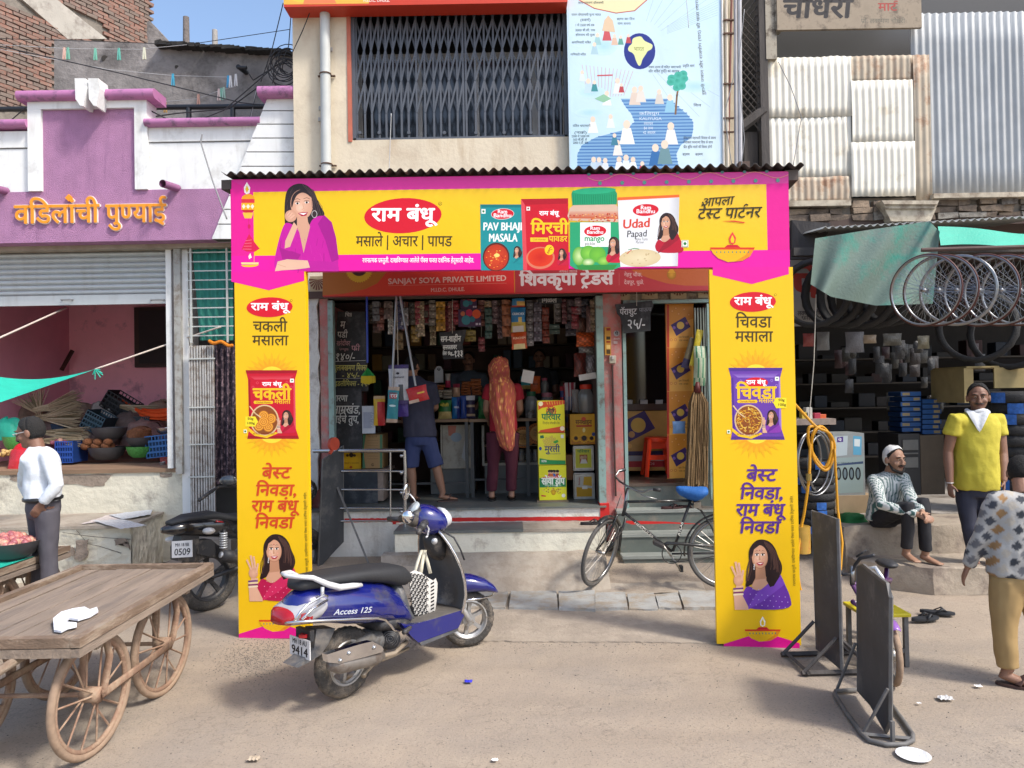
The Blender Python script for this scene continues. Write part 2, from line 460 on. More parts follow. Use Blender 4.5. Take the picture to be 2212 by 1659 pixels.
xs=[-400,-60,-20]+[-9+.12*i for i in range(151)]+[20,60,400];ys=[-400,-60,-10,0,1.5]+[2.2+.1*i for i in range(75)]+[12,20,60,400]
i0=0
for y in ys:
 for x in xs:g.v.append((x,y,gz(x,y)if abs(x)<10 and 2<y<10 else 0))
for a in range(len(ys)-1):
 for b_ in range(len(xs)-1):
  p=a*len(xs)+b_;g.face((p,p+1,p+len(xs)+1,p+len(xs)))
struct('ground',g,GM,smooth=True)
CONC=M('concrete_grey',(.36,.33,.295),.9,var=.22,scale=3,bump=.4,bscale=30,dirt=((.17,.14,.11),.45,2.2))
CONC2=M('concrete_dusty',(.38,.33,.27),.92,var=.2,scale=4,bump=.5,bscale=25,dirt=((.29,.24,.19),.45,3))
ap=MB();n=60;top=[];bot=[]
for i in range(n+1):
 u=990+(1730-990)*i/n;a=G(u,1386+(u-990)*.012+2.5*noise.noise(Vector((u*.05,0,0))));top.append(a)
 b_=G(u,1313,0);bot.append(b_)
for i in range(n):
 z=lambda p,k:(p.x,p.y,gz(p.x,p.y)+k)
 ap.poly([z(top[i],.012),z(top[i+1],.012),z(bot[i+1],.014),z(bot[i],.014)])
 ap.poly([z(top[i],-.03),z(top[i+1],-.03),z(top[i+1],.012),z(top[i],.012)])
struct('pavement',ap,M('apron_dust',(.37,.31,.245),.93,var=.25,scale=3,bump=.6,bscale=35,dirt=((.3,.25,.2),.5,5)))
kb=bpy.data.objects.new('kerb',None);COL.objects.link(kb);kb['kind']='structure'
ST=M('slab_stone',(.36,.36,.345),.85,var=.2,scale=5,bump=.35,bscale=22,dirt=((.3,.25,.19),.5,4))
stones=[((1104,1277),(1202,1276),(1206,1314),(1099,1312)),((1206,1279),(1284,1276),(1286,1317),(1208,1315)),((1287,1283),(1350,1282),(1356,1315),(1285,1317)),((1355,1283),(1412,1281),(1422,1316),(1360,1315)),((1416,1285),(1463,1281),(1474,1316),(1422,1313)),((1466,1278),(1556,1279),(1560,1315),(1478,1314)),((1000,1279),(1098,1278),(1092,1312),(1003,1313))]
for k,q in enumerate(stones):
 m_=MB();pts=[]
 for j in range(4):
  a,b_=q[j],q[(j+1)%4]
  for s_ in range(4):
   t=s_/4;u,v=a[0]*(1-t)+b_[0]*t,a[1]*(1-t)+b_[1]*t
   p=G(u+random.uniform(-.8,.8),v+random.uniform(-.8,.8),.03);pts.append((p.x,p.y,.032+random.uniform(-.002,.002)+.006*(k%3)))
 m_.prism(pts,(0,0,-.09));obj('stone',m_,ST,kb)
st=MB();st.grid(lambda a,b_:(lambda x,y:(x,y,gz(x,y)+.008+.01*noise.noise(Vector((x*5,y*5,9)))))(-2.2+4.1*a,7.32+.25*b_+.04*noise.noise(Vector((a*9,b_,0)))),60,4)
struct('pavement_strip',st,CONC2,smooth=True)
PUR=M('purple_textured_paint',srgb('#b080a6'),.85,var=.12,scale=5,bump=1.0,bscale=90,streak=(srgb('#5d3a60'),.5,6))
PUR2=M('purple_smooth_paint',srgb('#b0729f'),.6,var=.12,scale=4,dirt=((.2,.1,.18),.35,8))
WHT=M('white_wall_paint',(.76,.77,.76),.8,var=.05,scale=3,streak=((.3,.27,.24),.45,9),dirt=((.6,.6,.58),.3,3))
DARK=M('painted_groove_shade',(.06,.055,.05),.9)  # near-black colour painted in for shade inside grooves, bores, holes and cracks
BLKP=M('black_pipe_paint',(.015,.016,.02),.4,var=.2)
YP=8.8
def B3(mb,u0,v0,u1,v1,Y,d,off=0.0):
 """box whose front face covers the pixel rectangle at depth Y, d deep (axis aligned)"""
 a=P(u0,v1,Y);b_=P(u1,v0,Y);c1=P(u0,v0,Y);c2=P(u1,v1,Y)
 x0=(a.x+c1 .x)/2;x1=(b_.x+c2 .x)/2;z0=(a.z+c2 .z)/2;z1=(b_.z+c1 .z)/2
 mb.box((x0,Y,z0),(x1,Y+d,z1));return x0,x1,z0,z1
def rect(u0,v0,u1,v1,Y):
 a=P(u0,v1,Y);b_=P(u1,v0,Y);c1=P(u0,v0,Y);c2=P(u1,v1,Y)
 return(a.x+c1 .x)/2,(b_.x+c2 .x)/2,(a.z+c2 .z)/2,(b_.z+c1 .z)/2
pb=thing('purple_building','low purple and white shop building with a stepped parapet and orange letters','building',(-5,YP,0))
def zr(r,c,x0,y0,x1,y1):a=Zq(r,c,x0,y0);b_=Zq(r,c,x1,y1);return a[0],a[1],b_[0],b_[1]
XL=-9.0
def bx(name,x0,x1,z0,z1,y0,y1,mat,parent=pb,smooth=False,j=0):
 m_=MB();m_.box((x0,y0,z0),(x1,y1,z1),j=j);return obj(name,m_,mat,parent,world=True)
fx0,fx1,fz0,fz1=rect(0,411,497,521,YP)
bx('fascia',XL,fx1+.1,fz0,fz1,YP,YP+.25,PUR)
px0,px1,pz0,pz1=rect(92,236,293,411,YP)
bx('purple_panel',px0,px1,fz1,pz1,YP+.01,YP+.2,PUR)
wx0,wx1,wz0,wz1=rect(63,216,320,411,YP)
for nm,a in(('white_frame',(wx0,px0-.001,fz1,pz1)),('white_frame',(px1+.001,wx1,fz1,pz1)),('white_frame',(wx0,wx1,pz1+.001,wz1))):bx(nm,*a,YP-.03,YP+.22,WHT)
rx0,rx1,rz0,rz1=rect(320,270,560,408,YP)
bx('parapet',wx1+.002,rx1,fz1,rz1-.2,YP+.03,YP+.2,WHT);bx('parapet',wx1+.002,rx1+.05,rz1-.185,rz1,YP+.015,YP+.2,WHT)
bx('parapet',XL,wx0-.002,fz1,rz1-.2-.04,YP+.03,YP+.2,WHT);bx('parapet',XL,wx0-.002,rz1-.225,rz1-.03,YP+.015,YP+.2,WHT)
def coping(u0,v0,u1,v1,Y):
 x0,x1,z0,z1=rect(u0,v0,u1,v1,Y);zc=(z0+z1)/2;h=(z1-z0)/2;m_=MB();prof=[]
 for i in range(7):a=R(-90+30*i);prof.append((Y-.04-math.cos(a)*h*.9,zc+math.sin(a)*h))
 prof+=[(Y+.25,z1),(Y+.25,z0)]
 m_.loft([[(x0,y,z)for y,z in prof],[(x1,y,z)for y,z in prof]]);return obj('coping',m_,PUR2,pb,world=True,smooth=35)
coping(43,197,338,218,YP-.03);coping(316,257,565,273,YP);coping(-60,261,63,278,YP);coping(560,189,648,211,YP-.1)
fin_l=lambda v:577-(v-213)*(577-458)/(515-213.0)
lv=[210,239,268,298,328,359,391,422,452,484,517]
for a,b_ in zip(lv,lv[1:]):
 q=[P(fin_l(a),a+1.2,YP-.06),P(637,a+1.2,YP-.06),P(637,b_-1.2,YP-.06),P(fin_l(b_),b_-1.2,YP-.06)]
 m_=MB();m_.prism(q,(0,.2,0));obj('plaster_band',m_,WHT,pb,world=True)
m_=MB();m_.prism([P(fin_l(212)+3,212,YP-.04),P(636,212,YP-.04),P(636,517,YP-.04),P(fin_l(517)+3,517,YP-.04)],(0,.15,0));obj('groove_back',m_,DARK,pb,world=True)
for u0,u1 in((161,189),(190,217)):
 m_=MB();Y=YP-.22;m_.prism([P(u0,169,Y),P(u1-5,169,Y),P(u1-1,190,Y),P(u1-9,229,Y),P(u0+12,228,Y),P(u0+2,214,Y)],(0,.2,0));obj('plaster_block',m_,WHT,pb,world=True)
for(u,v,u2,v2)in((352,401,384,407),(-22,409,14,413)):
 m_=MB();a=P(u2,v2,YP+.02);b_=a+Vector((-.05,-.28,-.02));m_.tube([a,b_],.045,14,cap=False);m_.tube([b_,a],.038,14,cap=False)
 o=obj('drain_spout',m_,M('spout_pvc',srgb('#8d5a80'),.6,var=.2,scale=10),pb,world=True,smooth=40)
 m_=MB();m_.cyl(a+Vector((0,-.005,0)),a+Vector((0,.01,0)),.037,12);obj('spout_bore',m_,DARK,pb,world=True)
LET=M('orange_letter_paint',srgb('#f0951c'),.45,var=.05);LETB=M('letter_edge_white',(.78,.72,.68),.6)
def letters(word,u0,u1,v,Y,em_px,parent,mat,back,depth=.03):
 a=P(u0,v,Y);b_=P(u1,v,Y);out,wd=layout(word);sx=(b_.x-a.x)/wd;sy=em_px*Y/F0;groups=[]
 for(g_,x)in out:
  if g_[2]==0 or(groups and x<groups[-1][1]+.02 and False):(groups[-1][0].append((g_,x))if groups else groups.append([[(g_,x)],x]))
  else:groups.append([[(g_,x)],x])
 for gs,_ in groups:
  for dz,bd,mt,y0,th,nm in((0,.035,back,Y-depth*.6,depth*.6,'letter_edge'),(0,0.012,mat,Y-depth,depth*.4-.001,'letter')):
   m_=MB()
   for ox,oy in((-bd,0),(bd,0),(0,bd),(0,-bd)):
    for(vs,fs,_a),x in gs:
     if not vs:continue
     i=len(m_.v);yk=y0+(ox+oy*2)*.003
     m_.v+=[(a.x+(gx+x+ox)*sx,yk,a.z+(gy+oy)*sy)for gx,gy in vs];n_=len(vs)
     m_.v+=[(a.x+(gx+x+ox)*sx,yk+th,a.z+(gy+oy)*sy)for gx,gy in vs]
     ed={}
     for f in fs:
      m_.face([i+q for q in f])
      for k in range(len(f)):
       e=(f[k],f[(k+1)%len(f)])
       if(e[1],e[0])in ed:del ed[(e[1],e[0])]
       else:ed[e]=1
     for e0,e1 in ed:m_.face((i+e0,i+e1,i+n_+e1,i+n_+e0))
   if m_.v:obj(nm,m_,mt,parent,world=True,normals=False)
letters('वडिलांची',34,216,484,YP,62,pb,LET,LETB);letters('पुण्याई',231,360,482,YP,62,pb,LET,LETB)
m_=MB();q=[P(148,419,YP-.03),P(156,427,YP-.03),P(148,435,YP-.03),P(140,427,YP-.03)];m_.prism(q,(0,.025,0));obj('letter_dot',m_,LET,pb,world=True)
for(u0,u1,v)in((324,572,232),(-40,62,237)):
 m_=MB();m_.tube([P(u0,v,YP+1.0),P(u1,v-2,YP+1.0)],.035,10)
 for u in([408,503]if u0>0 else[]):m_.tube([P(u,v,YP+1),P(u,v+60,YP+1)],.035,8)
 solo('roof_rail',m_,BLKP,'black pipe rail on the roof %s of the white frame'%('right' if u0>0 else 'left'),'rail',smooth=40)
m_=MB();bx_=P(330,262,YP+1.6)
m_.box((XL,YP+.2,fz0-.05),(P(640,262,YP+1.6).x,YP+1.8,rz1-.45));solo('roof_slab',m_,CONC2,'dusty concrete roof slab behind the purple parapet','roof')
GW=M('sooty_plaster',(.27,.25,.24),.95,var=.35,scale=2.2,bump=.8,bscale=18,dirt=((.13,.12,.115),.5,2.0))
Yg=11.0
m_=MB();q=[P(117,84,Yg),P(350,96,Yg),P(640,114,Yg),P(640,330,Yg),P(117,330,Yg)];m_.prism(q,(0,.25,0))
gw=thing('plaster_wall','tall sooty grey plaster wall behind the purple parapet','wall',(q[4].x,Yg,0));obj('wall',m_,GW,gw,world=True)
m_=MB();pr=None
for i in range(24):
 t=i/24;u=350+290*t;v=97+18*t;a=P(u,v+4,Yg-.02);m_.cbox(a,(random.uniform(.06,.14),.3,random.uniform(.03,.07)),j=.01)
obj('broken_edge',m_,M('black_mould',(.035,.033,.03),.95,var=.3),gw,world=True)
m_=MB()
for(u,v,r)in((382,145,.03),(227,127,.05),(429,256,.012)):m_.cyl(P(u,v,Yg-.005),P(u,v,Yg+.05),r,10)
obj('hole',m_,DARK,gw,world=True)
m_=MB();a=P(532,157,Yg);m_.tube([a,a+Vector((-.03,-.25,-.02))],.035,12);m_.tube([a+Vector((-.03,-.25,-.03)),a+Vector((.1,-.27,-.05))],.025,8);solo('wall_spout',m_,BLKP,'black pipe stub sticking out of the sooty grey wall','pipe',smooth=40)
PST=M('old_concrete_post',(.2,.175,.165),.95,var=.3,scale=8,bump=.5)
for(u,v0,v1,r,lb)in((402,37,100,.045,'taller weathered pole standing on the grey wall against the sky'),(464,65,105,.04,'shorter pale pole beyond the grey wall against the sky')):
 m_=MB();a=P(u,v0,Yg+.4);b_=P(u+1,v1+40,Yg+.4);m_.tube([b_,a],[r*1.2,r],9);solo('roof_pole',m_,PST if u<430 else M('pale_post',(.42,.4,.38),.9,var=.2),lb,'pole',smooth=40)
BR=[M('brick_red_%s'%k,c,.92,var=.3,scale=9,bump=.5,bscale=30,dirt=((.2,.16,.13),.45,5))for k,c in(('a',(.26,.13,.095)),('b',(.21,.125,.10)),('c',(.20,.15,.125)))]
for k,m in zip('abc',BR):m.name={'a':'brick_clay','b':'brick_brown','c':'brick_dusty'}[k]
bh=thing('brick_house','tall house wall of weathered red brick behind the sooty grey wall','building',(-9,14,0))
e=P(326,60,16.0);dirw=Vector((.507,1,0)).normalized();nrm=Vector((dirw.y,-dirw.x,0))
wlen=4.6;zb=7.9;zt=11.6
org=Vector((e.x,e.y,0))-dirw*wlen
def wp(s_,z,o_=0):return org+dirw*s_+nrm*o_+Vector((0,0,z))
m_=MB();m_.prism([wp(-3,3,-.03),wp(wlen,3,-.03),wp(wlen,zt+2,-.03),wp(-3,zt+2,-.03)],-nrm*.25);obj('wall',m_,M('mud_mortar',(.21,.185,.155),.95,var=.3,scale=5,bump=.7,bscale=25),bh,world=True)
bl,bhh=.235,.078;cnt=0;rest=MB();bmesh_cache=[]
for k in range(6):
 t_=MB();t_.box((0,-.03,0),(bl-.016,.09,bhh-.015),j=.006);bmesh_cache.append((t_.mesh('brick',BR[k%3])))
ang=math.atan2(dirw.y,dirw.x)
bandf=lambda s_,z:False
vis=[]
row=0;z=6.2
while z<zt:
 s_=-1.2-(bl/2 if row%2 else 0)
 while s_<wlen-.05:
  p=wp(s_+bl/2,z);u,v=proj(p)
  if-25<u<330 and-15<v<240 and not(115<u and v>100+0):vis.append((s_,z))
  s_+=bl
 z+=bhh;row+=1
bz=lambda u:None
def in_band(s_,z):
 u,v=proj(wp(s_+bl/2,z));w_=30+(v)*-.02
 return abs((v-42)-(u-140)*.46)<24 and u<232
vis=[q for q in vis if not in_band(*q)]
random.shuffle(vis)
for k,(s_,z)in enumerate(vis):
 p=wp(s_,z,-.02+random.uniform(0,.022));rz=ang+random.uniform(-.02,.02)
 if k<300:
  o=bpy.data.objects.new('brick',random.choice(bmesh_cache));COL.objects.link(o);o.parent=bh;o.location=p-Vector((-9,14,0));o.rotation_euler=(0,random.uniform(-.02,.02),rz)
 else:rest.box((0,-.03,0),(bl-.014,.09,bhh-.013),Matrix.Translation(p)@Matrix.Rotation(rz,4,'Z'))
if rest.v:obj('brick_infill',rest,BR[1],bh,world=True,kind='stuff')
def onwall(u,v,off=.03):
 d=ray(u,v);q0=wp(0,0,off);t=(q0-Vector((0,0,2))).dot(nrm)/d.dot(nrm);return Vector((0,0,2))+d*t
m_=MB();m_.prism([onwall(38,-10),onwall(112,-10),onwall(231,84),onwall(146,84)],-nrm*.12);obj('concrete_band',m_,M('cement_band',(.42,.39,.34),.9,var=.15,scale=2,bump=.3,dirt=((.25,.22,.19),.4,3)),bh,world=True)
m_=MB();q=[wp(wlen+.002,3,-.1),wp(wlen+.002,3,.0),wp(wlen+.002,14,.0),wp(wlen+.002,14,-.1)]
m_.prism([P(324,45,15.9),P(372,97,15.9),P(372,140,15.9),P(310,140,15.9),P(310,45,15.9)],(0,.5,0));obj('side_wall',m_,GW,bh,world=True)
YM=8.6
CR=M('cream_wall_paint',(.66,.575,.435),.88,var=.08,scale=1.5,bump=.25,bscale=20,streak=((.36,.24,.13),1.0,4),dirt=((.56,.47,.35),.35,2))
cb=thing('cream_building','two storey cream building with a gridded upper window above the grocery shop','building',(0,YM,0))
x0,x1,z0,z1=rect(755,8,1229,299,YM);X0=P(635,300,YM).x;X1=P(1602,300,YM).x;ZB=3.12
def bc(name,*a,mat=CR,parent=cb):m_=MB();m_.box((a[0],a[4],a[2]),(a[1],a[5],a[3]));return obj(name,m_,mat,parent,world=True)
bc('wall',X0,x0,ZB,9.5,YM,YM+.25);bc('wall',x0,X1,ZB,z0,YM,YM+.25);bc('wall',x1,X1,z0,9.5,YM,YM+.25);bc('wall',x0,x1,z1,9.5,YM,YM+.25)
bc('side_wall',X0,X0+.25,ZB,9.5,YM+.25,YM+5)
m_=MB();m_.box((x0-.025,YM-.012,z0-.02),(x0+.02,YM+.02,z1));obj('red_edge',m_,M('red_oxide_edge',srgb('#b5654f'),.7),cb,world=True)
wf=MB();Yw=YM+.55
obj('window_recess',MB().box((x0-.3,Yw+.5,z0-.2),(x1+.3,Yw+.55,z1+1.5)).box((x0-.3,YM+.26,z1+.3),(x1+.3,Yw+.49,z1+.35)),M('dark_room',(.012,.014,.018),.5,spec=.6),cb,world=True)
obj('window_sill',MB().box((x0-.02,YM+.25,z0-.1),(x1,Yw+.3,z0+.0)),M('sill_cement',(.42,.4,.36),.8,var=.2,dirt=((.25,.2,.15),.4,9)),cb,world=True)
FRM=M('grey_window_frame',(.42,.42,.42),.6,var=.1)
for(ua,ub)in((770,784),(904,913),(1026,1036),(1150,1162),(1216,1226)):
 a=P(ua,280,Yw);b_=P(ub,280,Yw);obj('window_frame',MB().box((a.x,Yw,z0),(b_.x,Yw+.05,z1-.42)),FRM,cb,world=True)
obj('window_frame',MB().box((x0,Yw-.01,z0+.02),(x1,Yw+.04,z0+.09)),FRM,cb,world=True);obj('window_frame',MB().box((x0,Yw-.01,z1-.42),(x1,Yw+.04,z1-.33)),FRM,cb,world=True)
GLS=M('dark_window_glass',(.035,.04,.05),.12,spec=.8,var=.3,scale=2)
for(ua,ub)in((785,903),(914,1025),(1037,1149),(1163,1215)):
 a=P(ua,280,Yw);b_=P(ub,280,Yw);obj('pane',MB().box((a.x,Yw+.02,z0+.09),(b_.x,Yw+.026,z1-.42)),GLS,cb,world=True)
cu=MB();a=P(930,200,Yw+.2);cu.grid(lambda s_,t:(a.x+s_*1.0,Yw+.2+.03*math.sin(s_*60),z0+.1+t*1.0),60,2);obj('curtain',cu,M('slate_curtain',(.10,.115,.14),.8),cb,world=True,smooth=True)
GRY=M('grey_gate_paint',(.085,.095,.115),.5,var=.15,scale=8)
gt=thing('collapsible_gate','grey collapsible lattice gate closing the upper window','gate',((x0+x1)/2,YM+.06,z0))
bu=[771,788,803,819,834,850,867,882,900,918,937,952,970,988,1001,1007,1027,1047,1067,1087,1107,1126,1145,1163,1180,1195,1210,1222]
bxs=[P(u,200,YM+.06).x for u in bu];me1=MB().box((-.011,-.012,.0),(.011,.012,z1-z0-.05)).mesh('bar',GRY)
for X in bxs:
 o=bpy.data.objects.new('bar',me1);COL.objects.link(o);o.parent=gt;o.location=(X-(x0+x1)/2,0,.03)
H_=.37;lev=[z0+.33+H_*k for k in range(4)]
for k in range(len(bxs)-1):
 w_=bxs[k+1]-bxs[k]
 if w_<.05:continue
 for j_,zl in enumerate(lev):
  for sg in(1,-1):
   for seg in(0,):
    m_=MB();a=Vector((bxs[k],YM+.045 if sg>0 else YM+.078,zl));b_=Vector((bxs[k+1],a.y,zl+H_*.98))
    if sg<0:a.z,b_.z=b_.z,a.z
    d=(b_-a).normalized();q=Vector((-d.z,0,d.x))*.011
    m_.prism([a-q,b_-q,b_+q,a+q],(0,.006,0));obj('lattice_bar',m_,GRY,gt,world=True)
obj('gate_rail',MB().box((x0+.03,YM+.02,z0+.0),(x1-.03,YM+.1,z0+.03)),GRY,gt,world=True)
m_=MB().box((x0+.02,YM+.02,z0),(x0+.06,YM+.1,z1));obj('gate_frame',m_,GRY,gt,world=True);m_=MB().box((x1-.06,YM+.02,z0),(x1-.0,YM+.1,z1));obj('gate_frame',m_,GRY,gt,world=True)
for u in(777,819,883,960,1028,1089,1147,1200):
 p=P(u,286,YM+.03);obj('gate_roller',MB().cyl(p,p+Vector((0,.03,0)),.02,12),GRY,gt,world=True)
PVC=M('grey_pvc_pipe',(.5,.52,.5),.55,var=.08,streak=((.4,.33,.22),.5,8))
dp=thing('downpipe','pale grey plastic downpipe on the cream wall left of the gridded window','pipe',(P(703,380,YM-.08).x,YM-.08,ZB))
m_=MB();m_.tube([P(701,-60,YM-.08),P(705,400,YM-.08)],.058,14);obj('pipe',m_,PVC,dp,world=True,smooth=40)
for v in(160,355):
 p=P(703 if v<200 else 706,v,YM-.08);m_=MB();m_.torus(p,.062,.008,18,6,axis='Z');m_.box((p.x-.1,p.y+.04,p.z-.006),(p.x+.1,p.y+.07,p.z+.006));obj('bracket',m_,M('rusty_clip',(.12,.07,.05),.7,metal=.4),dp,world=True)
for(u,v)in((714,107),(693,234),(692,258)):
 p=P(u,v,YM-.01);solo('wall_clip',MB().rbox(p,(.05,.02,.05),.008),M('clip_grey',(.4,.38,.36),.6),{107:'small round screw clip on the cream wall beside the downpipe, uppermost',234:'small pipe clip left of the downpipe, middle one',258:'triangular pipe clip left of the downpipe, lowest'}[v],'clip')
RB=7.6
tb=thing('roof_signboard','red and yellow signboard cut by the top edge above the gridded window','signboard',(P(900,5,8.35).x,8.35,5.2))
a=P(613,15,8.35);b_=P(1226,3,8.35);obj('board',MB().box((a.x,8.35,a.z),(b_.x,8.6,a.z+1.0)),M('sign_red',srgb('#c43a20'),.5,var=.03),tb,world=True)
A=Art((a.x,8.35,a.z),(1,0,0),(0,0,1));w_=b_.x-a.x
A.poly([(0,.028),(w_*.3,.022),(w_*.31,.3),(0,.3)],'#e2b04a',px=False);A.ell(.3,.16,.28,.12,'#d8c04a',px=False);A.poly([(.22,.03),(.6,.03),(.45,.3),(.3,.3)],'#e08052',px=False)
A.text('M.I.D.C. DHULE.',785,4,842,11,'#f1ddd2',bold=.02);A.obj('lettering',tb)
pc=thing('wall_chart','large pale blue painted chart with a map globe and winding river on the cream wall','poster',(P(1392,370,8.5).x,8.5,4.55))
q=rect(1227,-40,1560,375,8.5)
obj('board',MB().box((q[0],8.5,q[2]),(q[1],8.56,q[3])),M('chart_board',srgb('#c3dbe8'),.45,var=.04),pc,world=True)
A=Art((q[0],8.5,q[2]),(1,0,0),(0,0,1))
A.grad([(1228,0),(1559,0),(1561,372),(1233,374)],('#c8dfea','#bfdcf0','#cfe3ee','#b9d9e6'))
def Zc(x,y):return(737.333+x/3.0,y/3.0)
def Zd(x,y):return(1474.667+x/3.0,y/3.0)
for i in range(16):
 a_=R(-60+i*9);A.line([Zc(1930+180*math.cos(a_),320-190*math.sin(a_)),Zc(1930+620*math.cos(a_),320-560*math.sin(a_))]if 1930+620*math.cos(a_)<2450 else[Zc(2110,250-i*8),Zc(2440,160-i*16)],.7,'#9db4c4')
ring=[Zc(1560+i*30,10+75*math.sin(i/13*math.pi)*(1 if i<14 else 0))for i in range(14)]
A.poly([Zc(1540,0),Zc(1640,55),Zc(1780,85),Zc(1900,70),Zc(1980,0)],'#e5dcae');A.line([Zc(1540,0),Zc(1640,55),Zc(1780,85),Zc(1900,70),Zc(1980,0)],2.2,'#b8574e')
for i in range(14):
 t=i/13;a_=(1560+60*t,470+150*t);A.line([Zc(1600+230*(t),640-20*t-0*i),Zc(1500+330*t+60,420+40*t)],.8,'#c58a8d')
def river(pts,w_,col):
 for k in range(len(pts)-1):
  (xa,ya,wa),(xb,yb,wb)=pts[k],pts[k+1];A.mb.poly([A.w(*A.px(*Zc(xa-wa,ya))),A.w(*A.px(*Zc(xb-wb,yb))),A.w(*A.px(*Zc(xb+wb,yb))),A.w(*A.px(*Zc(xa+wa,ya)))],srgb(col))
 A.up()
rv=[(1960,640,150),(2010,690,170),(2060,740,180),(2090,790,190),(2060,840,220),(1960,890,310),(1880,940,320),(1850,1000,320),(1860,1110,330)]
river(rv,0,'#7ba6cb')
for i in range(22):
 y_=655+i*21
 for k in range(len(rv)-1):
  if rv[k][1]<=y_<rv[k+1][1]:
   t=(y_-rv[k][1])/(rv[k+1][1]-rv[k][1]);xc=rv[k][0]*(1-t)+rv[k+1][0]*t;ww=rv[k][2]*(1-t)+rv[k+1][2]*t
   A.line([Zc(xc-ww,y_),Zc(xc+ww,y_-6)],2.3,'#3c6fae')
for(x,y,rx,ry)in((1610,730,95,30),(2290,560,110,40),(1700,300,90,60),(1620,600,100,40)):A.ell(*Zc(x,y),rx/3,ry/3,'#aad2e4',rim='#c4dfec')
A.ell(*Zc(1933,332),34,39,'#1d2d84');
mp=[(1885,250),(1915,238),(1945,235),(1960,262),(1985,275),(2020,290),(2012,320),(1985,330),(1975,350),(1950,385),(1940,425),(1925,428),(1908,390),(1895,345),(1855,330),(1862,300),(1885,285)]
A.poly([Zc(*p)for p in mp],'#dbe3a0');A.text('भारत',*Zc(1895,330),Zc(1960,330)[0],13,'#7a6b2c')
fig=lambda x,y,s_,c1,c2='#e9d3be':(A.poly([Zc(x-18*s_,y+40*s_),Zc(x-10*s_,y),Zc(x+10*s_,y),Zc(x+20*s_,y+40*s_)],c1),A.ell(*Zc(x,y-9*s_),3*s_,3.6*s_,c2))
for x,y,s_,c in((1720,200,1.6,'#c4565a'),(1770,245,1.2,'#d8b7a0'),(1810,250,1,'#5f9f8f'),(1860,240,1,'#b8484e'),(1660,240,1.3,'#9cc4c6'),(1640,300,1.3,'#a9c8d2'),(1560,480,1.2,'#d3dfe2'),(1600,540,1.6,'#bcd4dc'),(1640,545,1.2,'#3f8c91'),(1790,540,1.7,'#dfe3e0'),(1815,560,1,'#b5444b'),(1720,620,1.6,'#e8ecea'),(1900,600,2,'#d9c7b8'),(1940,590,1.8,'#ded6cc'),(2060,610,1.6,'#cfc8be'),(1630,790,1.8,'#e7eae6'),(1745,770,1.5,'#dce6ea'),(1850,830,2.6,'#f0efe4'),(1790,940,1.7,'#e5e2da'),(1770,890,1.3,'#3f7f96'),(2130,650,2,'#8fc0d6'),(2135,840,2.4,'#e5e4de'),(2035,980,2.4,'#2f6aa5'),(2095,960,2.6,'#6b8f96'),(1635,1050,1.7,'#bcd0dc'),(1670,1050,1.6,'#b8c9d9'),(1710,1055,1.6,'#d8dde0'),(1800,1050,1.8,'#e6ebed'),(1845,1040,1.9,'#dfe7ea'),(1890,1050,1.7,'#e9eef0'),(1950,1075,1.5,'#c2455a')):fig(x,y,s_,c)
A.poly([Zc(1690,200),Zc(1705,130),Zc(1730,100),Zc(1760,135),Zc(1775,210)],'#d9bf9f');A.line([Zc(1660,490),Zc(1755,487)],3,'#c4565a');A.poly([Zc(1640,640),Zc(1700,610),Zc(1750,640),Zc(1700,665)],'#8fbf9d')
A.line([Zc(2165,740),Zc(2175,620),Zc(2185,560)],4,'#7c5a3b')
for k in range(16):A.ell(*Zc(2175+random.uniform(-55,55),525+random.uniform(-45,45)),9,8,'#2f9a86',rim='#4bb3a0')
for t,x,y,w_ in(('सत्य नारायण श्रीलक्ष्मी',1535,25,165),('पावन श्रेष्ठाचारी पूज्य भारत',1492,102,190),('(स्वर्ग)',1548,138,68),('1 से 2500 वर्ष तक',1515,170,125),('3000 बी.सी. तक',1515,203,130),('सोमनाथ की पूजा',1518,233,125),('अव्यभिचारी भक्ति',1492,282,125),('व्यभिचारी भक्ति',1485,360,100),('ब्रह्मा का दिन',1785,130,115),('राम राज्य',1790,160,85),('रावण राज्य से पतित भ्रष्टाचारी',1990,442,210),('और भक्ति दुर्गति का आरम्भ',1990,470,200),('पतित भ्रष्टाचारी',1500,822,115),('(नर्क)',1508,868,84),('2500 से 5000 वर्ष',1492,890,115),('500 बी.सी. से',1502,912,90),('2000 ए.डी. तक',1500,932,100)):
 A.text(t,*Zc(x,y),Zc(x+w_,y)[0],8.5 if 'र्ग' in t or 'र्क' in t else 7,'#2b3a4a')
for t,x,y,w_ in(('कलियुग',1930,745,130),('KALIYUGA',1930,778,145),('द्वापर',1960,810,60),('84 जन्म',1960,840,60),('42 अवतार',1955,868,80)):A.text(t,*Zc(x,y),Zc(x+w_,y)[0],9,'#dbe6f0')
for t,x,y,w_ in(('शिव',70,690,50),('होवनहार महाभारी विनाश के समय',5,902,210),('निराकार परमात्मा शिव के साथ',5,930,190),('प्रीत बुद्धि वालों की विजय होगी',5,960,185),('ब्राह्मण',0,1008,45),('ब्राह्मण',82,1008,48),('प्रवृति मार्ग',0,435,76)):A.text(t,*Zd(x,y),Zd(x+w_,y)[0],8,'#3a3f4a')
p0_,p1_=A.px(*Zd(146,615)),A.px(*Zd(100,0))
A.text('रुहानी ज्ञान और राजयोग (याद) की यात्रा द्वारा',*Zd(146,615),Zd(100,0)[0],9,'#4a4238',y1=Zd(100,0)[1]);A.obj('chart_print',pc)
m_=MB()
for(a_,b_)in(((1559,-30),(1563,374)),):m_.tube([P(*a_,8.49),P(*b_,8.49)],.012,6)
obj('frame',m_,M('white_tube',(.7,.68,.64),.5),pc,world=True)
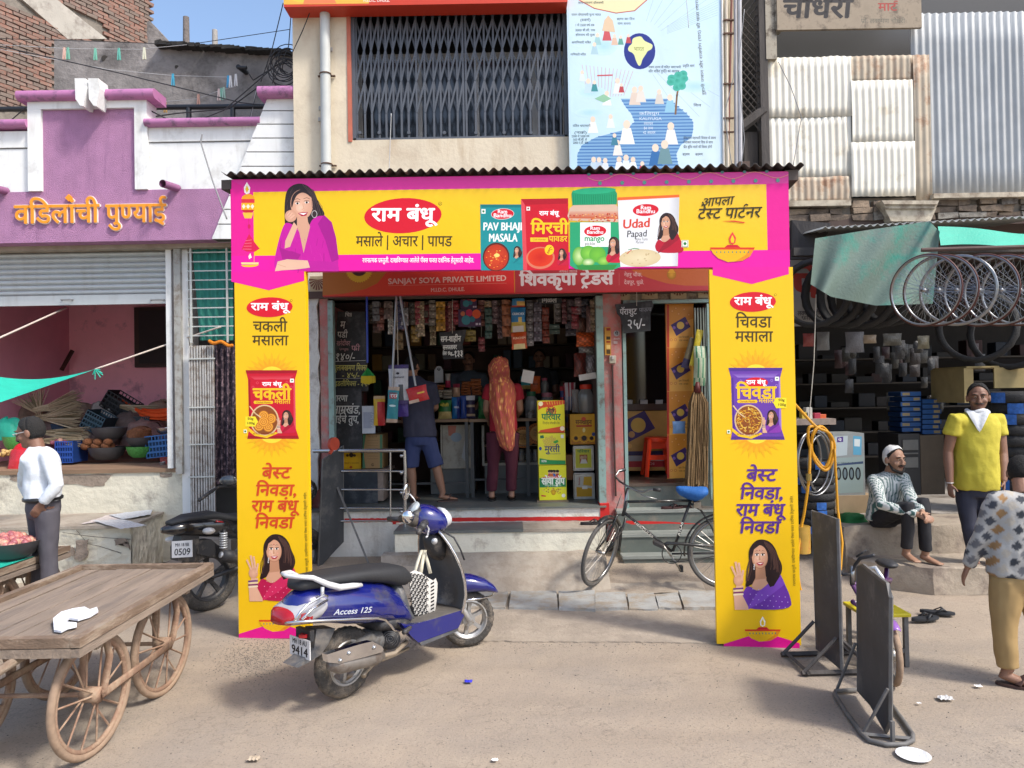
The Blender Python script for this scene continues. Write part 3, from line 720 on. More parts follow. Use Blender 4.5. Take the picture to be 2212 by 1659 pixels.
cp=thing('conduit_bundle','bundle of thin grey and rust red conduits on the corner right of the pale chart','pipe',(P(1580,380,8.5).x,8.5,3.9))
for u0,u1,r,col in((1568,1572,.018,(.62,.55,.44)),(1581,1573,.014,(.2,.07,.05)),(1588,1590,.02,(.36,.36,.38)),(1597,1599,.026,(.45,.45,.47))):
 m_=MB();m_.tube([P(u0,-30,8.5),P(u1,372 if r>.015 else 323,8.5)],r,8);obj('conduit',m_,M('conduit_%d'%u0,col,.6,var=.15),cp,world=True,smooth=40)
for v in(43,72,181,255,285):m_=MB();p=P(1574,v,8.48);m_.box((p.x-.06,p.y-.01,p.z-.008),(p.x+.06,p.y+.02,p.z+.008));obj('saddle_clip',m_,M('rusty_clip'),cp,world=True)
YR=8.7
rb=thing('tin_clad_building','old timber and stone house clad in rusty corrugated tin above the cycle shop','building',(4.6,YR,0))
def corrug(u0,v0,u1,v1,Y,mat,name,pitch=.078,amp=.008,parent=rb,jag=True,label=None):
 x0_,x1_,z0_,z1_=rect(u0,v0,u1,v1,Y);n_=int((x1_-x0_)/pitch*8);top=[(x0_+(x1_-x0_)*i/n_)for i in range(n_+1)];m_=MB()
 def f(a,b_):
  x=x0_+(x1_-x0_)*a;return(x,Y-amp*math.cos(2*math.pi*x/pitch)+.01*noise.noise(Vector((x*1.5,b_*2,Y))),z0_+(z1_-z0_)*b_+(.012*noise.noise(Vector((x*4,b_*5,1)))if jag else 0))
 m_.grid(f,n_,6);o=obj(name,m_,mat,parent,smooth=True,world=True,label=label);o.modifiers.new('th','SOLIDIFY').thickness=.002;return o
TINC=M('cream_tin_sheet',(.72,.69,.6),.6,var=.12,scale=2,streak=((.35,.3,.22),.5,5),dirt=((.55,.49,.38),.25,3))
TINR=M('rusty_tin_sheet',(.5,.43,.33),.75,var=.2,scale=3,streak=((.22,.09,.04),1.0,5),dirt=((.3,.17,.1),.45,3))
TINB=M('zinc_tin_sheet',(.40,.42,.43),.55,metal=0,var=.14,scale=3,streak=((.2,.22,.24),.6,5))
corrug(1657,123,1839,252,YR-.01,TINC,'tin_sheet');corrug(1657,249,1839,385,YR,TINC,'tin_sheet');corrug(1700,382,1839,436,YR-.02,TINR,'tin_sheet',label='rusty tin sheet')
corrug(1838,120,1980,176,YR,TINR,'tin_sheet',label='rusty tin sheet');corrug(1839,173,1978,310,YR-.02,TINC,'tin_sheet');corrug(1839,306,1978,424,YR-.04,TINC,'tin_sheet');corrug(1976,118,2011,432,YR-.03,TINR,'tin_sheet',label='narrow brownish tin sheet')
corrug(1971,26,2330,424,YR+.03,TINB,'tin_sheet',pitch=.085,amp=.013,label='blue grey zinc sheet')
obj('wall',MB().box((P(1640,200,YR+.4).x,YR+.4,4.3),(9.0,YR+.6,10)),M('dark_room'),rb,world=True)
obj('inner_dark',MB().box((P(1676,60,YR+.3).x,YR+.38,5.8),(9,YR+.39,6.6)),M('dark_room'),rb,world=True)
OLDW=M('old_dark_timber',(.07,.062,.058),.85,var=.35,scale=5,bump=.6,bscale=20,stretch=(1,1,.2))
obj('post',MB().box((P(1640,200,YR).x,YR-.05,4.0),(P(1657,200,YR).x,YR+.1,7)),OLDW,rb,world=True)
obj('beam',MB().tube([P(1602,275,YR-.02),P(1650,238,YR-.02)],.06,6),OLDW,rb,world=True)
obj('plank',MB().box((P(1608,300,YR+.05).x,YR+.05,3.9),(P(1640,300,YR).x,YR+.1,P(1600,282,YR).z)),OLDW,rb,world=True)
obj('back_board',MB().box((P(1602,300,YR+.3).x,YR+.3,3.9),(P(1640,300,YR+.3).x,YR+.33,7)),M('lattice_back_black',(.02,.019,.018),.9),rb,world=True)  # plain near-black board closing the gap behind the lattice
la,lb_=P(1604,265,YR-.03),P(1641,140,YR-.03)
for k in range(18):
 z_=la.z+k*.095-.1
 for sg in(1,-1):
  a=Vector((la.x,YR+.01*sg,z_));b_=Vector((lb_.x,YR+.01*sg,z_+.26))
  if sg<0:a.z,b_.z=b_.z,a.z
  if k<14 or sg>0:obj('lattice_slat',MB().tube([a,b_],.008,4),OLDW,rb,world=True)
obj('cornice_block',MB().box((P(1676,20,YR-.1).x,YR-.08,P(1676,62,YR-.1).z),(P(1692,20,YR-.1).x,YR+.05,7)),M('old_cream_post',(.4,.36,.29),.85,var=.25,dirt=((.1,.08,.06),.5,6)),rb,world=True)
obj('cornice_block',MB().box((P(1657,70,YR-.1).x,YR-.06,P(1657,124,YR-.1).z),(P(1679,20,YR-.1).x,YR+.05,7)),M('old_cream_post'),rb,world=True)
sb=thing('painted_signboard','faded cream signboard with big black painted letters above the tin sheets','signboard',(5.0,YR-.1,6.3))
q=rect(1678,-60,1990,62,YR-.1);obj('board',MB().box((q[0],YR-.1,q[2]),(q[1],YR-.06,q[3])),M('faded_sign_cream',(.33,.27,.2),.8,var=.15,dirt=((.15,.12,.09),.4,6)),sb,world=True)
A=Art((q[0],YR-.1,q[2]),(1,0,0),(0,0,1));A.text('चौधरी',1690,38,1838,62,'#2a2626',bold=.035,slant=.1);A.text('मार्ट',1897,23,1938,26,'#a8433c',bold=.02);A.text('प्रो. लक्ष्मण चौधरी',1860,50,1955,15,'#6e6a5c');A.obj('lettering',sb)
LST=[M('ledge_stone_%s'%k,c,.92,var=.3,scale=8,bump=.7,bscale=22,dirt=((.09,.07,.055),.5,5))for k,c in(('tan',(.27,.2,.14)),('brown',(.18,.135,.1)),('grey',(.24,.22,.19)))]
zl0=P(1700,475,YR).z;x=P(1702,450,YR).x
while x<7.4:
 for zz in(0,1,2):
  w_=random.uniform(.14,.34);h_=.07
  obj('stone',MB().box((x,YR-.02+random.uniform(-.03,.03),zl0+zz*.078-.02),(x+w_-.012,YR+.2,zl0+zz*.078+h_-.02),j=.012),random.choice(LST),rb,world=True)
 x+=.25
obj('mortar',MB().box((P(1702,450,YR+.03).x,YR+.04,zl0-.08),(7.6,YR+.2,zl0+.25)),M('mud_mortar'),rb,world=True)
CBM=M('corbel_plaster',(.5,.44,.34),.85,var=.2,scale=6,dirt=((.25,.2,.15),.5,5))
m_=MB()
for(v0,v1,e0,e1,yy)in((433,441,0,1,.2),(441,450,3,5,.17),(450,478,6,16,.14)):
 m_.prism([P(1905+e0,v0,YR-yy),P(2029-e0,v0,YR-yy),P(2026-e1,v1,YR-yy),P(1909+e1,v1,YR-yy)],(0,.2,0))
obj('corbel',m_,CBM,rb,world=True);obj('ledge_moulding',MB().box((P(1702,445,YR-.05).x,YR-.07,P(1702,449,YR).z),(P(1833,445,YR).x,YR+.1,P(1702,437,YR).z)),CBM,rb,world=True)
obj('ledge_moulding',MB().box((P(2012,430,YR-.05).x,YR-.1,P(2100,431,YR).z),(7.6,YR+.1,P(2100,421,YR).z)),CBM,rb,world=True)
aL=Vector((-2.33,6.217,0));aR=Vector((2.187,5.742,0));aux=(aR-aL).normalized();an=Vector((aux.y,-aux.x,0));AW=(aR-aL).length
arch=thing('banner_arch','yellow and magenta printed advertising arch standing before the grocery shop','arch',(aL+aR)/2)
def ap_(x,z,o_=0.0):return aL+aux*x+Vector((0,0,z))+an*o_
YEL=srgb('#efbf0e')
FLEX=M('flex_yellow',YEL,.42,var=.02,spec=.4);FLM=M('flex_magenta',srgb('#e0148c'),.42,var=.02,spec=.4)
TUB=M('old_square_tube',(.09,.07,.06),.6,metal=.4,var=.2)
A=Art(aL,aux,(0,0,1))
def rectA(u0,v0,u1,v1):
 a=A.px(u0,v1);b_=A.px(u1,v0);return a[0],b_[0],a[1],b_[1]
def slab(name,x0,x1,z0,z1,mat,o0=0.0,th=.05,parent=arch):
 m_=MB();nx=24;m_.prism([ap_(x0,z0,o0),ap_(x1,z0,o0),ap_(x1,z1,o0),ap_(x0,z1,o0)],-an*th);return obj(name,m_,mat,parent,world=True)
hL,hB=A.px(500,588);hR,hB2=A.px(1706,576);hT=A.px(498,388)[1];hT2=A.px(1703,370)[1]
m_=MB();m_.prism([ap_(hL,hB),ap_(hR,hB2),ap_(hR,hT2),ap_(hL,hT)],-an*.06);obj('header_panel',m_,FLM,arch,world=True)
pw=.60
plx=A.px(516,1378)[0];prx=A.px(1731,1400)[0]
slab('pillar_panel',plx,plx+pw+.02,.02,hB-.003,FLEX,th=.055);slab('pillar_panel',prx-pw-.035,prx,.02,hB2-.003,FLEX,th=.055)
for x in(plx+.02,plx+pw-.03,prx-pw,prx-.04):m_=MB();m_.prism([ap_(x,0,-.06),ap_(x+.03,0,-.06),ap_(x+.03,hB+.3,-.06),ap_(x,hB+.3,-.06)],-an*.03);obj('frame_tube',m_,TUB,arch,world=True)
for za_,zb_ in((hB+.04,hB2+.04),(hT-.07,hT2-.07)):m_=MB();m_.prism([ap_(hL+.01,za_,-.065),ap_(hR-.01,zb_,-.065),ap_(hR-.01,zb_+.05,-.065),ap_(hL+.01,za_+.05,-.065)],-an*.05);obj('frame_tube',m_,TUB,arch,world=True)
def bust(A,f,cloth,cloth2,blouse=None,hand=True,skin='#dfae90',hair='#2b1a1a',dots=None):
 """f maps drawing units (the large bust on a pillar) to pixels"""
 P_=lambda*p:A.poly([f(*q)for q in p[0]],p[1]);e=lambda x,y,rx,ry,c,**k:A.ell(*f(x,y),abs(f(x+rx,y)[0]-f(x,y)[0]),abs(f(x,y+ry)[1]-f(x,y)[1]),c,**k)
 P_([(1705,240),(1715,190),(1750,150),(1790,140),(1840,155),(1875,200),(1890,250),(1915,300),(1912,350),(1880,400),(1840,440),(1812,400),(1760,400),(1720,425),(1682,442),(1692,395),(1716,330)],hair)
 P_([(1800,150),(1850,180),(1890,280),(1895,350),(1860,300),(1845,220)],'#4d312c')
 P_([(1750,300),(1806,300),(1812,370),(1835,408),(1760,470),(1722,432),(1748,380)],'#c08a6a');P_([(1722,432),(1748,392),(1812,385),(1840,412),(1760,470)],'#d6a284')
 e(1776,255,50,70,'#b07a5c');e(1776,249,48,70,skin,rim='#cf9878');e(1762,268,20,26,'#eec3a6',rim=skin)
 for x in(1758,1794):e(x,238,12,6,'#f3ece4');e(x,238,6,6.5,'#1d120f');P_([(x-15,232),(x-4,226),(x+14,229),(x+14,233),(x-4,230)],'#3a221c');P_([(x-16,219),(x,211),(x+16,216),(x,214)],'#3a221c')
 P_([(1774,240),(1782,270),(1768,272)],'#c48c6c');P_([(1752,288),(1776,283),(1802,286),(1790,303),(1768,304)],'#b3263c');P_([(1759,289),(1796,288),(1780,296)],'#fbf4ee')
 if blouse is None:e(1776,210,3.5,3.5,'#a8202c')
 e(1752,272,12,12,'#e8a890',rim=skin);e(1800,268,9,11,'#e6a68c',rim='#d29a7c')
 for k in range(26):
  x0=1745+k*5.6;bend=random.uniform(-8,8);c=('#3d2724','#5a3c34','#1c1012','#6a4a3e')[k%4];x1=(1708+k*3-20 if k<10 else 1812+(k-10)*6.5)
  if k<10:A.line([f(1745-k*2.4,175+k*7),f(1716-k+bend*.3,260+k*3),f(1722-k*3+bend,330),f(1700-k+bend,400)],abs(f(4,0)[0]-f(1.5,0)[0]),c)
  else:A.line([f(1800+(k-10)*3.5,158+(k-10)*2),f(1842+(k-10)*2.5,230),f(1838+(k-10)*4+bend,310),f(1822+(k-10)*4.5+bend,395)],abs(f(4,0)[0]-f(1.5,0)[0]),c)
 P_([(1722,235),(1728,190),(1760,158),(1800,160),(1775,178),(1740,205),(1730,250)],hair)
 P_([(1665,480),(1700,420),(1760,470),(1818,425),(1855,390),(1905,360),(1930,420),(1965,500),(1972,577),(1690,577),(1660,520)],cloth)
 P_([(1760,470),(1818,425),(1905,362),(1930,420),(1800,520),(1700,577),(1690,577)],cloth2)
 P_([(1820,330),(1870,330),(1900,370),(1862,430),(1838,438),(1815,395)],hair)
 if dots:
  for i in range(7):
   for j in range(5):e(1715+i*36+(j%2)*16,545-j*32+i*3,3,3,dots)if 480<545-j*32+i*3+(6-i)*6 else None
 for y in(300,312,325):e(1752-(y-300)*.1-10,y,4,6,'#c9c2c0')
 if hand:
  P_([(1618,578),(1613,490),(1630,425),(1672,428),(1668,490),(1702,560),(1704,578)],skin)
  e(1643,395,30,36,skin,rim='#cf9878')
  for x0,y0,x1,y1 in((1628,370,1602,312),(1640,362,1626,284),(1655,362,1645,290),(1662,392,1672,336)):a=f(x0,y0);b_=f(x1,y1);A.line([a,b_],abs(f(1680,0)[0]-f(1667,0)[0]),skin)
  for y,c in((450,'#6a3a78'),(462,'#e6cfa0'),(474,'#7a3560'),(486,'#ead8b8')):P_([(1610,y-6),(1672,y-10),(1673,y),(1610,y+4)],c)
def oval(A,cx,cy,rx,ry,size=1.0,txt='राम बंधू',big=True):
 A.ell(cx,cy,rx,ry,'#d5152b',n=40)
 if txt:A.text(txt,cx-rx*.8,cy+ry*.3,cx+rx*.8,ry*1.15,'#ffffff',bold=.035)
A.poly([(500,389),(1703,371),(1706,575),(500,587)],'#e31a90')
A.grad([(500,389),(1703,371),(1703,396),(549,416)],('#df2a96','#d8459a','#d8459a','#df2a96'))
A.grad([(547,415),(1655,398),(1658,540),(549,553)],('#f1c416','#f0c236','#f1c416','#f0c20c'))
A.poly([(500,553),(1706,540),(1706,576),(500,587)],'#ee12a0')
def Z0(x,y):return(x/3,y/3)
L_=lambda*p:[Z0(*q)for q in p]
A.poly(L_((1600,1180),(1622,1215),(1618,1250),(1600,1262),(1584,1248),(1580,1215)),'#fff4ee');A.poly(L_((1600,1200),(1614,1228),(1600,1250),(1590,1228)),'#f0c81c')
A.line(L_((1605,1255),(1615,1520)),.8,'#c62a44')
A.ell(*Z0(1607,1290),14,11,'#f0a018',a0=0,a1=180);A.poly(L_((1565,1290),(1650,1290),(1650,1315),(1565,1315)),'#d8303c');A.poly(L_((1565,1315),(1650,1315),(1650,1360),(1565,1360)),'#f2b01c')
for k in range(3):A.poly(L_((1580+k*28,1322),(1592+k*28,1338),(1580+k*28,1354),(1568+k*28,1338)),'#fbe9d2')
A.poly(L_((1565,1360),(1650,1360),(1608,1400)),'#c22230');A.poly(L_((1572,1378),(1642,1378),(1630,1415),(1586,1415)),'#f0c040')
A.ell(*Z0(1615,1468),3,5,'#d01a54');A.poly(L_((1615,1515),(1650,1570),(1684,1612),(1650,1632),(1600,1630),(1566,1615),(1590,1565)),'#d81a4a')
for k in range(4):A.line(L_((1592-k*6,1560+k*18),(1632-k*1,1555+k*20)),.9,'#f0809a')
A.poly(L_((1622,1640),(1632,1668),(1615,1680),(1610,1662)),'#fff2d8')
A.ell(540,572,19,5,'#f3c02a',a0=180,a1=360);A.poly([(521,567),(559,567),(558,571),(522,571)],'#f6dc8c')
A.line([(549,553),(549,568)],1,'#f3c90c')
K=lambda*p:[Z0(*q)for q in p]
A.poly(K((1845,1300),(1858,1235),(1895,1198),(1950,1186),(2005,1208),(2045,1262),(2072,1330),(2112,1392),(2080,1408),(2030,1430),(1985,1480),(1962,1600),(1930,1610),(1890,1520),(1850,1500),(1843,1400)),'#2f2224')
A.poly(K((1925,1390),(1990,1390),(2000,1460),(1985,1590),(1940,1560),(1925,1460)),'#d8a488')
A.ell(*Z0(1955,1325),24,32,'#e8b79b',rim='#d6a084',rot=8);A.ell(*Z0(1945,1345),9,10,'#f0c8ae',rim='#e8b79b')
for x,y in((1928,1318),(1988,1312)):
 A.ell(*Z0(x,y),4.6,2.2,'#f4ece6');A.ell(*Z0(x,y),2.3,2.4,'#1d120f');A.line(K((x-18,y-8),(x,y-13),(x+16,y-8)),.9,'#2a1814');A.line(K((x-20,y-24),(x,y-31),(x+18,y-24)),.9,'#3a221c')
A.line(K((1962,1322),(1970,1352),(1955,1358)),.8,'#c48c6c');A.poly(K((1930,1382),(1962,1376),(1996,1374),(1985,1398),(1955,1402)),'#b01838');A.poly(K((1938,1384),(1990,1379),(1968,1393)),'#ffffff')
A.poly(K((1885,1300),(1905,1250),(1960,1222),(2010,1240),(2028,1290),(1975,1245),(1930,1255),(1905,1300),(1890,1360)),'#2f2224')
for k in range(24):
 b_=random.uniform(-10,10);c=('#463436','#1c1214','#5c4644')[k%3]
 A.line(K((1900-k*2,1215+k*3),(1862-k*.4,1300+k*4),(1868+b_,1420),(1905+b_,1540))if k<11 else K((1960+(k-11)*6,1195+(k-11)*3),(2020+(k-11)*3,1270+(k-11)*2),(2030+(k-11)*4+b_,1340),(2045+(k-11)*4,1400)),1.0,c)
A.poly(K((1805,1560),(1840,1450),(1870,1440),(1935,1480),(1965,1590),(2000,1470),(2030,1410),(2100,1392),(2150,1440),(2178,1540),(2196,1680),(2190,1752),(1785,1755),(1775,1700)),'#c81a9c')
for k in range(22):x=random.uniform(1810,2170);y=random.uniform(1480,1720);A.line(K((x,y),(x+random.uniform(-12,18),y+random.uniform(25,60))),1.2,random.choice(['#b0148a','#d83aae','#a01280','#d02aa2']))
A.poly(K((1935,1480),(1968,1640),(2010,1470),(1998,1440),(1975,1560),(1945,1450)),'#d8a488');A.poly(K((2100,1392),(2150,1440),(2178,1540),(2196,1680),(2150,1700),(2110,1560),(2060,1450)),'#a8148a')
A.poly(K((1810,1600),(1850,1620),(1900,1630),(1950,1650),(1920,1700),(1830,1680)),'#ab1688')
A.poly(K((1905,1440),(1930,1470),(1880,1600),(1845,1610),(1850,1560)),'#e2b094');A.ell(*Z0(1885,1400),13,13,'#e6b498',rim='#d39c80');
for x,y,x2,y2 in((1862,1395,1880,1372),(1872,1405,1895,1380),(1885,1415,1908,1395)):A.line(K((x,y),(x2,y2)),2.6,'#e6b498');A.line(K((x+5,y+5),(x2+6,y2+6)),.5,'#c08a6c')
A.ell(*Z0(2038,1388),6,8,'#d9d2d0');A.ell(*Z0(2038,1388),5,7,'#3a2a2a')
A.poly([(594,586),(600,565),(620,560),(665,563),(672,578),(640,582),(610,584)],'#e8bb9f');A.line([(600,571),(618,577)],.7,'#c48c6c')
A.poly([(665,563),(730,566),(733,586),(672,586)],'#c01c98')
oval(A,870,466,84,38);A.ell(951,440,4,4,'#3a2f10',n=16);A.ell(951,440,3.2,3.2,'#f4cc20',n=16);A.text('R',949,442.5,953.5,6,'#3a2f10')
A.text('मसाले | अचार | पापड',769,532,976,35,'#4a3d18',bold=.012)
A.text('रचनात्मक प्रस्तुती. दाखविण्यात आलेले पॅक्स फक्त दर्शनिक हेतूसाठी आहेत.',783,567,1024,14.5,'#ffffff',bold=.012)
def Z1(x,y):return(737.333+x/3,y/3)
def Z2(x,y):return(1474.667+x/3,y/3)
J=lambda*p:[Z1(*q)for q in p]
A.poly(J((900,1325),(1175,1325),(1178,1752),(905,1752)),'#1d8f93');A.poly(J((900,1325),(1175,1325),(1165,1345),(912,1345)),'#14777b')
A.ell(*Z1(1045,1387),25,12,'#e8ded8');oval(A,*Z1(1045,1387),24,11,txt='');A.text('Ram',*Z1(1012,1383),Z1(1076,0)[0],12,'#ffffff',bold=.02);A.text('Bandhu',*Z1(985,1408),Z1(1103,0)[0],12,'#ffffff',bold=.02)
A.poly(J((908,1355),(935,1355),(935,1385),(908,1385)),'#eef0e8');A.ell(*Z1(921,1370),2.4,2.4,'#2a7a3a',n=12)
A.text('PAV BHAJI',*Z1(918,1492),Z1(1172,0)[0],24,'#f3f4ee',bold=.03);A.text('MASALA',*Z1(955,1565),Z1(1140,0)[0],24,'#f3f4ee',bold=.03)
A.ell(*Z1(1003,1665),29,31,'#5a2418');A.ell(*Z1(1003,1668),26,28,'#d8481c',rim='#b83214');
for k in range(40):a_=random.uniform(0,6.28);r_=random.uniform(0,23);A.ell(1071.7+r_*math.cos(a_),556+r_*math.sin(a_),1.8,1.2,random.choice(['#ee7a2c','#a82410','#f2b04a','#c8341a']),n=6)
A.ell(*Z1(1008,1655),6,4,'#f6d873')
f1=lambda s_,cx,cy:(lambda x,y:(cx+(x-1790)*s_,cy+(y-260)*s_))
bust(A,f1(.085,*Z1(1140,1625)),'#1d8f93','#157a80',hand=False)
A.poly(J((1165,1290),(1470,1285),(1475,1752),(1180,1752)),'#cc1428');A.poly(J((1165,1290),(1470,1285),(1465,1320),(1190,1328)),'#b30e22');A.poly(J((1165,1290),(1190,1328),(1205,1752),(1180,1752)),'#dd4a52')
A.poly(J((1200,1340),(1223,1340),(1223,1365),(1200,1365)),'#efeae2');A.ell(*Z1(1211,1352),2,2,'#8a2a20',n=10)
oval(A,*Z1(1345,1385),26,12);A.text('मिरची',*Z1(1228,1515),Z1(1470,0)[0],37,'#f3cf1c',bold=.03)
A.poly(J((1225,1540),(1340,1540),(1340,1567),(1225,1567)),'#f0c828');A.text('Chilli Powder',*Z1(1240,1559),Z1(1325,0)[0],6,'#8a2010');A.text('पावडर',*Z1(1345,1565),Z1(1463,0)[0],18,'#f3cf1c',bold=.02)
A.ell(*Z1(1290,1672),31,24,'#d9785a');A.ell(*Z1(1290,1668),27,20,'#c9200c',rim='#dd3a16');A.ell(*Z1(1348,1620),10,11,'#f3cf1c');A.line(J((1335,1640),(1350,1610),(1362,1600)),1.5,'#b01820');A.line(J((1340,1645),(1352,1620),(1368,1615)),1.2,'#b01820')
bust(A,f1(.085,*Z1(1430,1640)),'#c8163a','#a8122c',hand=False)
A.poly(J((1480,1430),(1465,1400),(1480,1350),(1510,1325),(1775,1325),(1800,1350),(1815,1400),(1805,1440)),'#d9b8a0')
A.grad(J((1475,1415),(1480,1370),(1800,1370),(1808,1420)),('#c8562a','#d9a890','#d9a890','#c8562a'))
for k in range(60):A.ell(*Z1(random.uniform(1480,1800),random.uniform(1385,1438)),2,1.4,random.choice(['#c83a18','#e88a3c','#a82a10','#e8b070']),n=6)
A.poly(J((1482,1440),(1810,1440),(1812,1730),(1770,1745),(1520,1745),(1482,1720)),'#2aa36e')
A.poly(J((1500,1235),(1775,1235),(1787,1255),(1785,1325),(1498,1330),(1492,1255)),'#1c9a68');A.ell(*Z1(1640,1237),46.5,7,'#2ab07c')
for k in range(20):A.line(J((1503+k*14.5,1262),(1505+k*14.5,1322)),.9,'#0f7d52')
A.poly(J((1548,1442),(1745,1442),(1745,1600),(1548,1600)),'#f4f6f2');oval(A,*Z1(1645,1498),24,12,txt='');A.text('Ram',*Z1(1612,1490),Z1(1676,0)[0],11,'#ffffff',bold=.02);A.text('Bandhu',*Z1(1590,1515),Z1(1698,0)[0],11,'#ffffff',bold=.02)
A.text('mango',*Z1(1575,1563),Z1(1705,0)[0],18,'#1c9a52',bold=.02);A.text('pickle',*Z1(1578,1588),Z1(1645,0)[0],9,'#333333')
for x,y,rx,ry,c in((1540,1660,14,20,'#cfe6a0'),(1600,1640,17,16,'#8ccf4a'),(1660,1650,18,17,'#79c23c'),(1700,1690,14,10,'#a6d95e'),(1600,1700,14,9,'#e6f0c0')):A.ell(*Z1(x,y),rx,ry,c,rim='#5fae38')
A.poly(J((1520,1720),(1790,1715),(1760,1750),(1540,1750)),'#2f8c3c')
bust(A,f1(.13,*Z1(1765,1580)),'#c8163a','#a8122c',hand=False)
def J2(*p):return[Z1(*q)for q in p]
A.poly(J2((1790,1280),(2190,1262),(2180,1725),(1808,1730)),'#e9e9ea');A.poly(J2((1790,1280),(2190,1262),(2190,1280),(1790,1300)),'#e86a2c');A.grad(J2((2120,1285),(2188,1282),(2180,1725),(2140,1725)),('#e9e9ea','#c9c9cc','#cfcfd2','#e6e6e6'))
oval(A,*Z1(1972,1362),28,13,txt='');A.text('Ram',*Z1(1938,1358),Z1(2008,0)[0],12,'#ffffff',bold=.02);A.text('Bandhu',*Z1(1910,1382),Z1(2034,0)[0],12,'#ffffff',bold=.02)
A.text('Udad',*Z1(1822,1482),Z1(2000,0)[0],27,'#d8402a',bold=.03,slant=.1,y1=Z1(0,1470)[1]);A.text('Papad',*Z1(1848,1538),Z1(1980,0)[0],20,'#2a2a2c',bold=.01,slant=.1,y1=Z1(0,1532)[1]);A.text('Apka Taste',*Z1(1905,1558),Z1(1985,0)[0],8,'#333333');A.text('Partner',*Z1(1908,1578),Z1(1962,0)[0],8,'#333333')
A.ell(*Z1(1935,1672),45,19,'#e8d8b0',rim='#d8c498')
for k in range(16):A.ell(*Z1(random.uniform(1830,2040),random.uniform(1630,1710)),2,1.3,'#c8b084',n=6)
A.line(J2((1860,1620),(1900,1610),(1930,1615)),1.5,'#3c8a3c');A.line(J2((1850,1645),(1880,1620)),1.5,'#c8341a')
bust(A,f1(.2,*Z1(2110,1450)),'#b81430','#9c1028',hand=False)
A.poly([(1472,519),(1487,519),(1487,534),(1472,534)],'#f2f4ea');A.poly([(1473,520),(1486,520),(1486,533),(1473,533)],'#2c7a3c');A.poly([(1474,521),(1485,521),(1485,532),(1474,532)],'#f2f4ea');A.ell(1479.5,526.5,3.4,3.4,'#2c7a3c',n=14)
A.text('आपला',*Z2(118,1340),Z2(325,0)[0],27,'#3c3416',bold=.012,slant=.25,y1=Z2(0,1325)[1]);A.text('टेस्ट पार्टनर',*Z2(95,1420),Z2(500,0)[0],34,'#3c3416',bold=.014,slant=.2,y1=Z2(0,1408)[1])
A.poly([Z2(250,1434),Z2(330,1430),Z2(402,1440),Z2(398,1447),Z2(330,1438)],'#d8402a')
def diya(f,s_=1.0):
 g_=lambda*p:[f(*q)for q in p]
 A.poly(g_((0,-62),(16,-35),(13,-12),(0,-4),(-13,-12),(-16,-35)),'#fff6e6' if s_>0 else '#e83c3c');A.poly(g_((0,-48),(9,-28),(6,-12),(-6,-12),(-9,-28)),'#f0c81c')
 A.poly(g_((-36,10),(-22,-2),(22,-2),(36,10)),'#cf1c2c');A.poly(g_((-102,10),(102,10),(98,20),(-98,20)),'#d8401c')
 A.poly(g_((-98,20),(98,20),(80,52),(45,72),(-20,78),(-65,60),(-88,38)),'#e9b416');A.poly(g_((98,20),(80,52),(45,72),(10,76),(60,45),(75,20)),'#e08c1c')
 for k in range(9):x=-72+k*18;A.ell(*f(x,32),1.1,2,'#2a7c7c',n=8)
diya(lambda x,y:Z2(322+x*1.42,1590+y*1.4),-1)
for k in range(9):
 x0_=1270+k*48
 pts=[(x0_+t*6,384-(x0_-1270)*.016+7*math.sin((k*8+t)/8*math.pi*2*.5*1.0))for t in range(9)]
 A.line(pts,1.1,'#e8a08a');A.ell(x0_+26,396-(x0_-1270)*.016,4.2,4.2,'#5f9a8c',n=14);A.ell(x0_+2,377-(x0_-1270)*.016,4,3,'#4f7f7a',n=14)
def_z=A.z
A.obj('header_print',arch)
